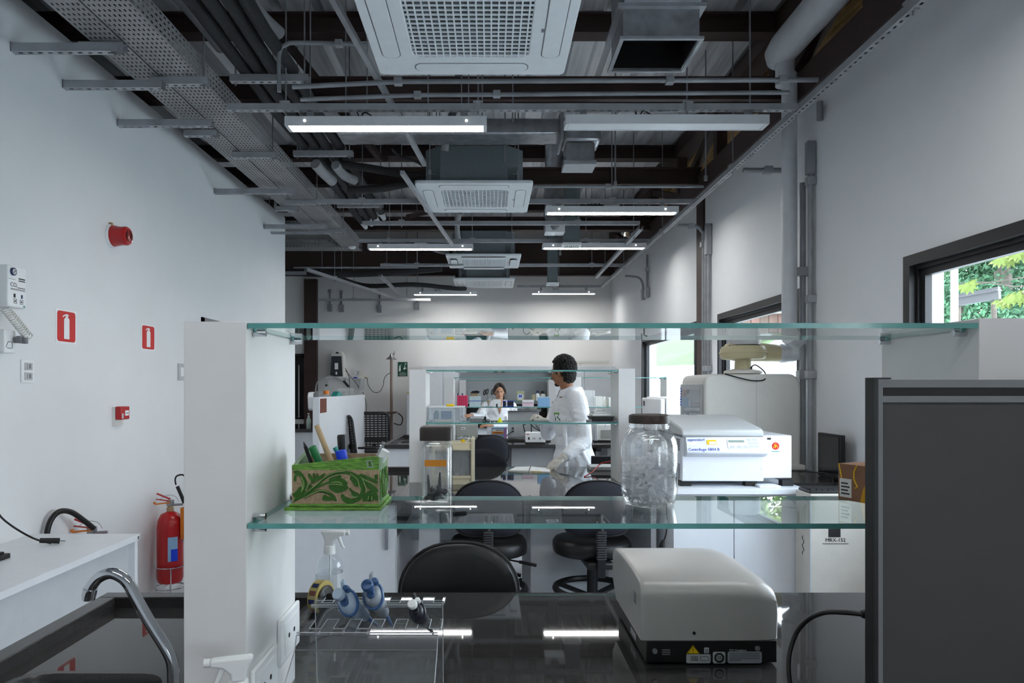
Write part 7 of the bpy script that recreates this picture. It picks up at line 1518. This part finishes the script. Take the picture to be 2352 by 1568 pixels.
# ================================================================== IN THE FAR NICHE
Y4 = 11.77
def nb(px0, px1, pz, m, name, label, cat, parts=(), depth=.1):
    a, b = X(px0, Y4), X(px1, Y4); h = Z(pz, Y4)-SZ; t = thing(name, label, cat, ((a+b)/2, Y4+depth/2, SZ), None)
    part('body', MB().box(a, b, Y4, Y4+depth, SZ, SZ+h), m, t, bevel=.003)
    for nm, u0, u1, v0, v1, mm in parts: part(nm, MB().box(a+(b-a)*u0, a+(b-a)*u1, Y4-.003, Y4, SZ+h*v0, SZ+h*v1), mm, t)
    return t
nb(1081, 1098, 903, M['tan'], 'sample_box', 'brown sample box under a dark bag in the far niche', 'box', [('black_frame', 0, .05, 0, 1, M['black']), ('black_top', 0, 1, .95, 1, M['black'])], .15)
solo('dark_bag', MB().prism([(X(1080, Y4), Z(902.6, Y4)), (X(1100, Y4), Z(902.6, Y4)), (X(1102, Y4), Z(899, Y4)), (X(1095, Y4), Z(896.5, Y4)), (X(1084, Y4), Z(898, Y4))], 'y', Y4+.02, Y4+.12), M['cloth_dark'], 'crumpled dark bag on the brown sample box', 'bag')
nb(1109, 1113, 910, M['mid'], 'sample_box', 'small grey box in the far niche left of the woman', 'box', [], .08)
t = nb(1187, 1204, 898, mat('khaki_bag', (190, 192, 158), .6), 'label_pack', 'khaki pack with a round blue and white label in the far niche', 'pack', [], .08)
part('round_label', MB().lathe([(.052, Y4-.004), (.052, Y4)], (X(1195, Y4), 0, SZ+.065), 24, 'y'), M['white'], t); part('blue_figures', MB().sphere((X(1193.3, Y4), Y4-.004, SZ+.08), .016, .8, .1, 1.3, 10, 6).sphere((X(1197, Y4), Y4-.004, SZ+.08), .016, .8, .1, 1.3, 10, 6).box(X(1190, Y4), X(1200, Y4), Y4-.006, Y4-.003, SZ+.055, SZ+.062), M['blue_cap'], t)
solo('clear_bottle', MB().lathe([(.022, 0), (.022, .1), (.012, .12)], (X(1218.5, Y4), Y4+.05, SZ), 12), M['thin'], 'clear bottle in the far niche beside the khaki pack', 'bottle', smooth=True)
solo('beige_bottle', MB().lathe([(.026, 0), (.026, .08), (.02, .1), (.0, .105)], (X(1226, Y4), Y4+.06, SZ), 12), M['beige'], 'beige container in the far niche', 'bottle', smooth=True)
bottle([(.034, 0), (.036, .01), (.036, .1), (.016, .125), (.014, .135)], X(1235, Y4), Y4+.05, SZ, M['white'], 'white bottle with a dark blue cap in the far niche', capm=M['navy'], cap=[(.018, .125), (.018, .165), (.0, .17)], name='reagent_bottle')
bottle([(.045, 0), (.046, .01), (.046, .1), (.02, .12)], X(1247, Y4), Y4+.06, SZ, M['offwhite'], 'cream bottle with a black and white cap at the right of the far niche', capm=M['black'], cap=[(.028, .118), (.028, .16), (.0, .165)], name='reagent_bottle')
nb(1263, 1274, 896, M['white'], 'print_pack', 'white and blue printed pack right of the sky blue tip box', 'pack', [('print', .1, .4, .3, 1, M['blue']), ('print', .5, .9, .1, .5, M['blue'])], .06) if False else None
# ================================================================== PEOPLE
def blob(parts, vox=.008, it=6, fac=.5):
    """one continuous skin grown over tapered limbs: voxel union, then smoothed"""
    mb = MB()
    for p in parts:
        if p[0] == 's':                              # ellipsoid: centre, radii, optional rotation
            _, c, r = p[:3]; mb.m = Matrix.Translation(c) @ (p[3] if len(p) > 3 else Matrix.Identity(4)); mb.sphere((0, 0, 0), 1, *r, 18, 12); mb.m = None
        else:
            _, pts, rs = p[:3]; fl = p[3] if len(p) > 3 else None
            pts = [Vector(q) for q in pts]
            for i in range(len(pts)-1):
                mb.tube([pts[i], pts[i].lerp(pts[i+1], .5), pts[i+1]], [rs[i], (rs[i]+rs[i+1])/2, rs[i+1]], 14)
            for q, r in zip(pts, rs): mb.sphere(q, r, 1, 1, 1, 14, 10)
    me = bpy.data.meshes.new('b'); me.from_pydata(mb.v, [], mb.f); o = bpy.data.objects.new('b', me); COL.objects.link(o)
    r = o.modifiers.new('r', 'REMESH'); r.mode = 'VOXEL'; r.voxel_size = vox
    s = o.modifiers.new('s', 'SMOOTH'); s.iterations = it; s.factor = fac
    out = bake(o); bpy.data.objects.remove(o); out.materials.clear()
    out.polygons.foreach_set('use_smooth', [True]*len(out.polygons)); return out
def body_part(name, me, m, parent):
    me.transform(Matrix.Translation(-world_of(parent))); me.materials.append(m); me.name = name; return mesh_obj(name, me, parent)
def V(*a): return Vector(a)
def hand(wrist, d, palm_n, thumb_side, curl, s=1):
    """palm, four fingers of different lengths with two bends, thumb from the side; d: pointing direction, palm_n: back of the hand"""
    d = Vector(d).normalized(); n = Vector(palm_n); n = (n-d*n.dot(d)).normalized(); t = d.cross(n)*thumb_side; w = Vector(wrist); out = []
    pc = w+d*.048*s
    R = Matrix((( *d, 0), (*t, 0), (*n, 0), (0, 0, 0, 1))).transposed()
    out.append(('s', pc, (.05*s, .041*s, .017*s), R)); out.append(('c', [w-d*.02*s, w+d*.02*s], [.027*s, .028*s]))
    for k, (off, L) in enumerate(((.028, .074), (.0095, .082), (-.0095, .076), (-.028, .06))):
        a = pc+d*.034*s+t*off*s; dir_ = (d+t*off*3.5).normalized(); c = curl[k]
        b = a+(dir_*math.cos(c)-n*math.sin(c))*L*.45*s; e = b+(dir_*math.cos(c*2.1)-n*math.sin(c*2.1))*L*.32*s; f = e+(dir_*math.cos(c*2.8)-n*math.sin(c*2.8))*L*.25*s
        out.append(('c', [a-d*.02*s, a, b, e, f], [.0095*s, .0095*s, .0088*s, .008*s, .0068*s]))
    a = w+d*.022*s+t*.026*s; out.append(('c', [a, a+d*.03*s+t*.022*s-n*.006*s, a+d*.058*s+t*.03*s-n*.014*s, a+d*.075*s+t*.028*s-n*.02*s], [.014*s, .0115*s, .0098*s, .008*s]))
    return out
def head_parts(c, fwd, s=1):
    """skull, jaw, nose, ears around the head centre c, facing fwd"""
    f = Vector(fwd).normalized(); u = V(0, 0, 1); l = u.cross(f).normalized(); u = f.cross(l)
    R = Matrix(((*f, 0), (*l, 0), (*u, 0), (0, 0, 0, 1))).transposed()
    def P(a, b, h): return Vector(c)+f*a*s+l*b*s+u*h*s
    L = [('s', P(-.008, 0, .03), (.098*s, .076*s, .09*s), R), ('s', P(.030, 0, -.035), (.062*s, .058*s, .075*s), R), ('s', P(.058, 0, -.085), (.026*s, .03*s, .024*s), R),
         ('s', P(.086, 0, .022), (.016*s, .05*s, .012*s), R),
         ('c', [P(.088, 0, .012), P(.105, 0, -.018), P(.112, 0, -.028)], [.009*s, .011*s, .013*s]), ('c', [P(.098, .012, -.032), P(.098, -.012, -.032)], [.010*s, .010*s]),
         ('c', [P(.085, .018, -.058), P(.093, 0, -.056), P(.085, -.018, -.058)], [.008*s, .010*s, .008*s])]
    for e in (1, -1): L += [('s', P(-.005, e*.078, -.01), (.018*s, .009*s, .033*s), R), ('s', P(.062, e*.036, -.03), (.026*s, .026*s, .022*s), R)]
    return L, P, R
def face(parent, P, s, iris, brow, lip):
    for e in (1, -1):
        part('eye', MB().sphere(P(.083, e*.031, .002), .0105*s, 1, 1, .62, 10, 8), M['white'], parent, smooth=True)
        part('iris', MB().sphere(P(.0905, e*.031, .002), .0048*s, 1, 1, 1, 8, 6), iris, parent, smooth=True)
        part('eyebrow', MB().tube([P(.094, e*.014, .020), P(.094, e*.032, .026), P(.082, e*.05, .021)], [.003*s, .0035*s, .002*s], 6), brow, parent)
        part('eyelid', MB().tube([P(.090, e*.019, .004), P(.0925, e*.031, .0085), P(.084, e*.043, .004)], .0022*s, 5), brow, parent)
    part('mouth', MB().tube([P(.090, .022, -.056), P(.1015, .008, -.0565), P(.1015, -.008, -.0565), P(.090, -.022, -.056)], [.002*s, .0035*s, .0035*s, .002*s], 6), lip, parent)
LIPM = mat('lip', (128, 74, 66), .5); LIPF = mat('lip_rose', (164, 92, 86), .5)
# ------------------------------------------------------------------ the man, leaning on the second bench and looking back into the room
man = thing('person', 'man in a white lab coat and grey gloves leaning on the second bench, looking away', 'person', (.68, 5.85, 0))
hc = V(X(1294, 5.85), 5.87, 1.640); ff = V(-.80, .60, -.06)
HL, HP, HR = head_parts(hc, ff, 1.0)
neck = V(.655, 5.86, 1.47)
shL, shR = V(.705, 5.685, 1.415), V(.635, 6.03, 1.415)
elL, wrL = V(X(1342, 5.56), 5.56, Z(1012, 5.56)), V(X(1292, 5.34), 5.36, Z(1054, 5.34))
hdL = V(X(1262, 5.27), 5.26, .915)
elR, wrR = V(.50, 6.08, 1.12), V(X(1250, 5.98), 5.98, 1.225)
BODY = HL+[('c', [neck+V(0, 0, -.05), neck+V(-.008, .0, .03), hc+V(.012, -.005, -.06)], [.062, .056, .058]),
     ('c', [shL, elL, wrL], [.05, .042, .029]), ('c', [shR, elR, wrR], [.05, .042, .029]),
     ('c', [V(.68, 5.86, 1.36), V(.685, 5.86, 1.15), V(.70, 5.86, .95)], [.13, .12, .13])]
for e, x, y in ((1, .72, 5.77), (-1, .70, 5.96)):
    BODY += [('c', [V(x, y, .92), V(x-.01, y, .50), V(x+.01, y+.005, .09)], [.07, .058, .04]), ('c', [V(x+.02, y, .045), V(x-.10, y-.02, .035), V(x-.16, y-.03, .03)], [.036, .036, .028])]
body_part('body', blob(BODY, .0085, 5), M['skin_m'], man)
LG = hand(wrL, hdL-wrL, V(-.2, -.35, 1), 1, (.16, .14, .16, .2), 1.06)
RG = hand(wrR, V(-.75, -.1, .35), V(.3, -.6, .5), -1, (.75, .85, .95, 1.0), 1.05)
for nm, g_, w_, d_ in (('glove', LG, wrL, elL), ('glove', RG, wrR, elR)):
    cuff = [('c', [w_+(d_-w_)*.02, w_+(d_-w_)*.2], [.035, .038])]
    body_part(nm, blob(g_+cuff, .0045, 3), M['glove'], man)
# coat
T = Matrix.Rotation(.25, 4, 'Z')
COAT = [('s', V(.675, 5.86, 1.34), (.135, .185, .14), T), ('s', V(.675, 5.86, 1.22), (.145, .175, .2), T), ('s', V(.69, 5.86, 1.05), (.145, .165, .17), T), ('s', V(.70, 5.86, .90), (.175, .195, .2), T), ('s', V(.70, 5.86, .74), (.19, .21, .22), T), ('s', V(.70, 5.86, .60), (.195, .215, .12), T),
        ('c', [V(.67, 5.75, 1.44), neck+V(.015, 0, -.005), V(.65, 5.97, 1.44)], [.06, .075, .06]),
        ('c', [shL+V(0, .02, -.01), shL.lerp(elL, .45)+V(.01, 0, 0), elL, elL.lerp(wrL, .6), wrL+(elL-wrL)*.16], [.083, .073, .064, .055, .046]),
        ('c', [shR+V(0, -.02, -.01), shR.lerp(elR, .5), elR, elR.lerp(wrR, .6), wrR+(elR-wrR)*.16], [.083, .073, .064, .055, .046])]
for k, (a, b) in enumerate(((.32, .36), (.48, .52), (.62, .68), (.80, .84), (.92, .95))):   # folds on the near sleeve
    q = shL.lerp(elL, a) if k < 3 else elL.lerp(wrL, a-.55); COAT.append(('c', [q+V(-.055, -.045, .02), q+V(.0, -.062, -.005), q+V(.06, -.03, -.012)], [.014, .017, .012]))
COAT += [('c', [V(.60, 5.70, 1.25), V(.615, 5.685, 1.0), V(.60, 5.67, .72)], [.02, .016, .026]), ('c', [V(.79, 5.75, 1.1), V(.83, 5.80, .95), V(.86, 5.84, .75)], [.03, .024, .03]), ('c', [V(.74, 5.69, 1.0), V(.79, 5.70, .9), V(.83, 5.72, .74)], [.018, .018, .022]),
         ('c', [V(.68, 5.685, 1.0), V(.72, 5.68, .88), V(.75, 5.67, .74)], [.014, .016, .02])]
coat_me = blob(COAT, .008, 4); coat_o = body_part('lab_coat', coat_me, M['coat'], man)
col = MB(); cpts = []
for k in range(21):
    a = -2.6+k*5.2/20; cpts.append((a, neck+V(.0+.084*math.cos(a)*1.0+.012, .084*math.sin(a), .012-.028*max(0, -math.cos(a)))))
vs = []; fs = []
for a, p in cpts:
    o_ = V(math.cos(a), math.sin(a), 0); vs += [p+V(0, 0, -.012)-o_*.008, p+V(0, 0, .040)-o_*.004, p+o_*.016+V(0, 0, .035), p+o_*.040+V(0, 0, -.022)]
for k in range(20):
    for j in range(3): fs.append((4*k+j, 4*k+4+j, 4*k+5+j, 4*k+1+j))
part('collar', col.add(vs, fs), M['coat'], man, smooth=True)
bx = V(X(1279, 5.7), 5.655, 0)
part('badge', MB().box(-.022, .022, -.002, .002, -.006, .006), mat('badge_green', (110, 180, 50), .5), man, org=(0, 0, 0)).matrix_local = Matrix.Translation(V(X(1279, 5.66), 5.672, Z(949, 5.66))-man.location) @ Matrix.Rotation(-.55, 4, 'Z')
em = part('coat_emblem', MB().tube([(-.024, 0, .034), (.02, 0, .034), (.004, 0, .010), (.026, 0, -.012), (.026, 0, -.03), (-.016, 0, -.036), (-.012, 0, -.004)], .0042, 6, closed=True), mat('dark_green_thread', (26, 92, 70), .7), man, org=(0, 0, 0)); em.matrix_local = Matrix.Translation(V(X(1279, 5.66), 5.652, Z(960, 5.66))-man.location) @ Matrix.Rotation(-.55, 4, 'Z')
tr = [('c', [V(.72, 5.77, .92), V(.71, 5.77, .50), V(.73, 5.775, .08)], [.075, .07, .06]), ('c', [V(.70, 5.96, .92), V(.69, 5.96, .50), V(.71, 5.965, .08)], [.075, .07, .06])]
body_part('trousers', blob(tr, .011, 3), M['cloth_dark'], man)
for x, y in ((.72, 5.77), (.70, 5.96)): part('shoe', MB().prism([(a*.13+x-.07, b*.05+y-.015) for a, b in [(math.cos(q), math.sin(q)) for q in [k*PI/8 for k in range(16)]]], 'z', 0, .075), M['black'], man, bevel=.02)
# curly hair
rnd = random.Random(4); mb = MB()
for i in range(1500):
    a = rnd.uniform(0, 2*PI); h = rnd.uniform(-1, 1); q = V(math.sqrt(1-h*h)*math.cos(a), math.sqrt(1-h*h)*math.sin(a), h)
    if q.x > .42 and q.z < .55: continue                    # face
    if q.z < -.45 and q.x > -.45: continue
    if q.z < -.82: continue
    if abs(q.y) > .75 and q.x > -.1 and q.z < -.02: continue  # ears
    top = 1.0+.10*max(0, q.z)
    p = HP(-.012+q.x*.105*top, q.y*.088*top, .028+q.z*.108*top); mb.sphere(p, rnd.uniform(.006, .011), 1, 1, 1, 6, 4)
for i in range(500):
    a = rnd.uniform(0, 2*PI); h = rnd.uniform(-1, .3); q = V(math.sqrt(1-h*h)*math.cos(a), math.sqrt(1-h*h)*math.sin(a), h)
    if q.x > .35: continue
    mb.sphere(HP(-.05+q.x*.055, q.y*.071, -.02+q.z*.076), rnd.uniform(.006, .010), 1, 1, 1, 6, 4)
mb.sphere(HP(-.016, 0, .045), .1, .98, .84, .98, 16, 10)
mb.sphere(HP(-.05, 0, -.02), .07, .75, .98, 1.05, 16, 10)
part('hair', mb, M['hair'], man, smooth=True, ang=180)
part('beard', MB().sphere(HP(.06, 0, -.096), .026, 1, 1, .75, 12, 8).tube([HP(.105, .02, -.044), HP(.109, 0, -.042), HP(.105, -.02, -.044)], .004, 6), M['hair'], man, smooth=True)
face(man, HP, 1, M['hair'], M['hair'], LIPM)
gl = MB()
for e in (1, -1):
    gl.tube([HP(.112-.006*abs(math.cos(k*PI/6)), e*.034+.024*math.cos(k*PI/6), .002+.017*math.sin(k*PI/6)) for k in range(12)], .0022, 5, closed=True)
    gl.tube([HP(.106, e*.058, .006), HP(.05, e*.082, .008), HP(-.005, e*.084, .006)], .0022, 5)
gl.tube([HP(.112, .01, .006), HP(.112, -.01, .006)], .002, 5)
part('glasses', gl, M['pvc_grey'], man); gl = MB()
for e in (1, -1): gl.add([HP(.111, e*.034+.022*math.cos(k*PI/6), .002+.015*math.sin(k*PI/6)) for k in range(12)], [tuple(range(12))])
part('lens', gl, M['pane'], man)
pn = wrR+V(-.085, -.03, .02)
t = thing('pen', "black pen in the man's raised gloved hand", 'pen', pn)
part('barrel', MB().cyl(pn+V(-.09, -.03, -.045), pn+V(.035, .012, .02), .0045, .0045, 8), M['black'], t, smooth=True)
# ------------------------------------------------------------------ the woman behind the third bench
wo = thing('person', 'woman in a white lab coat standing behind the third bench, hair tied back', 'person', (.135, 10.0, 0))
hc = V(X(1147, 9.95), 9.95, 1.452); HL, HP, HR = head_parts(hc, V(.03, -1, -.16), .96)
sL, sR = V(.31, 10.0, 1.235), V(-.055, 10.0, 1.235)                     # viewer's right, viewer's left
eR, wR = V(-.17, 9.86, 1.08), V(X(1082, 9.6), 9.62, 1.13); eL, wL = V(.36, 9.92, 1.0), V(X(1126, 9.45), 9.5, 1.005)
BODY = HL+[('c', [V(.135, 10.0, 1.24), V(.135, 9.99, 1.30), hc+V(0, .02, -.06)], [.055, .048, .052]), ('c', [sR, eR, wR], [.04, .035, .024]), ('c', [sL, eL, wL], [.04, .035, .024]), ('c', [V(.13, 10, 1.18), V(.13, 10, 1.0), V(.13, 10, .85)], [.11, .1, .12])]
for x in (.05, .22): BODY += [('c', [V(x, 10, .85), V(x, 10, .45), V(x, 10.01, .08)], [.08, .052, .036]), ('c', [V(x, 10.02, .04), V(x, 9.92, .035), V(x, 9.86, .03)], [.034, .034, .026])]
BODY += hand(wR, V(-.75, -.3, .02), V(0, -.3, 1), -1, (.2, .2, .25, .3), .95)+hand(wL, V(-.8, -.3, .0), V(0, -.5, 1), 1, (.35, .35, .4, .4), .95)
body_part('body', blob(BODY, .0085, 5), M['skin_f'], wo)
COAT = [('s', V(.13, 10, 1.18), (.185, .125, .11)), ('s', V(.13, 10, 1.06), (.185, .13, .18)), ('s', V(.13, 10, .9), (.18, .135, .2)), ('s', V(.13, 10, .72), (.2, .15, .25)), ('s', V(.13, 10, .55), (.21, .16, .12)),
        ('c', [sR+V(.03, 0, 0), V(.06, 10.0, 1.29)], [.07, .05]), ('c', [sL+V(-.03, 0, 0), V(.21, 10.0, 1.29)], [.07, .05]),
        ('c', [sR, eR, wR+(eR-wR)*.12], [.075, .06, .042]), ('c', [sL, eL, wL+(eL-wL)*.12], [.075, .06, .042]),
        ('c', [V(-.06, 9.89, 1.15), V(.0, 9.86, 1.0)], [.016, .02]), ('c', [V(.24, 9.88, 1.1), V(.27, 9.85, .95)], [.018, .024])]
body_part('lab_coat', blob(COAT, .009, 4), M['coat'], wo)
part('neckline', MB().prism([(.095, 1.30), (.175, 1.30), (.155, 1.19), (.138, 1.135)], 'y', 9.862, 9.905), M['skin_f'], wo, bevel=.01)
for e in (1, -1): part('lapel', MB().add([V(.137+e*.045, 9.90, 1.305), V(.137+e*.085, 9.90, 1.29), V(.137+e*.10, 9.862, 1.20), V(.137+e*.02, 9.845, 1.10), V(.137+e*.004, 9.845, 1.10), V(.137+e*.028, 9.852, 1.2)], [(0, 1, 2, 5), (2, 3, 4, 5)] if e > 0 else [(5, 2, 1, 0), (5, 4, 3, 2)]), M['coat'], wo)
part('coat_opening', MB().bar((.137, 9.862, 1.10), (.137, 9.85, .75), .004, .006), M['mid'], wo)
for k in range(3): part('coat_button', MB().sphere((.15, 9.862-.004*k, 1.05-.12*k), .008, 1, .5, 1, 8, 6), M['offwhite'], wo, smooth=True)
mb = MB(); mb.m = Matrix.Translation(HP(-.02, 0, .04)) @ HR; mb.sphere((0, 0, 0), 1, .098, .083, .088, 20, 14); mb.m = None
for e in (1, -1): mb.tube([HP(.062, e*.012, .11), HP(.06, e*.05, .085), HP(.03, e*.078, .035), HP(-.02, e*.083, -.02), HP(-.06, e*.055, -.05)], [.016, .02, .02, .018, .015], 8)
mb.tube([HP(-.10, .01, .0), HP(-.125, .03, -.05), HP(-.10, .065, -.11), HP(-.06, .085, -.16)], [.03, .03, .026, .014], 10)
part('hair', mb, M['hair_f'], wo, smooth=True, ang=180); face(wo, HP, .96, M['hair'], M['hair_f'], LIPF)
tr = [('c', [V(.05, 10, .85), V(.05, 10, .45), V(.05, 10.01, .08)], [.095, .065, .055]), ('c', [V(.22, 10, .85), V(.22, 10, .45), V(.22, 10.01, .08)], [.095, .065, .055])]
body_part('trousers', blob(tr, .011, 3), M['cloth_dark'], wo)
for x in (.05, .22): part('shoe', MB().prism([(x+.048*math.cos(k*PI/8), 9.94+.12*math.sin(k*PI/8)) for k in range(16)], 'z', 0, .07), M['black'], wo, bevel=.02)
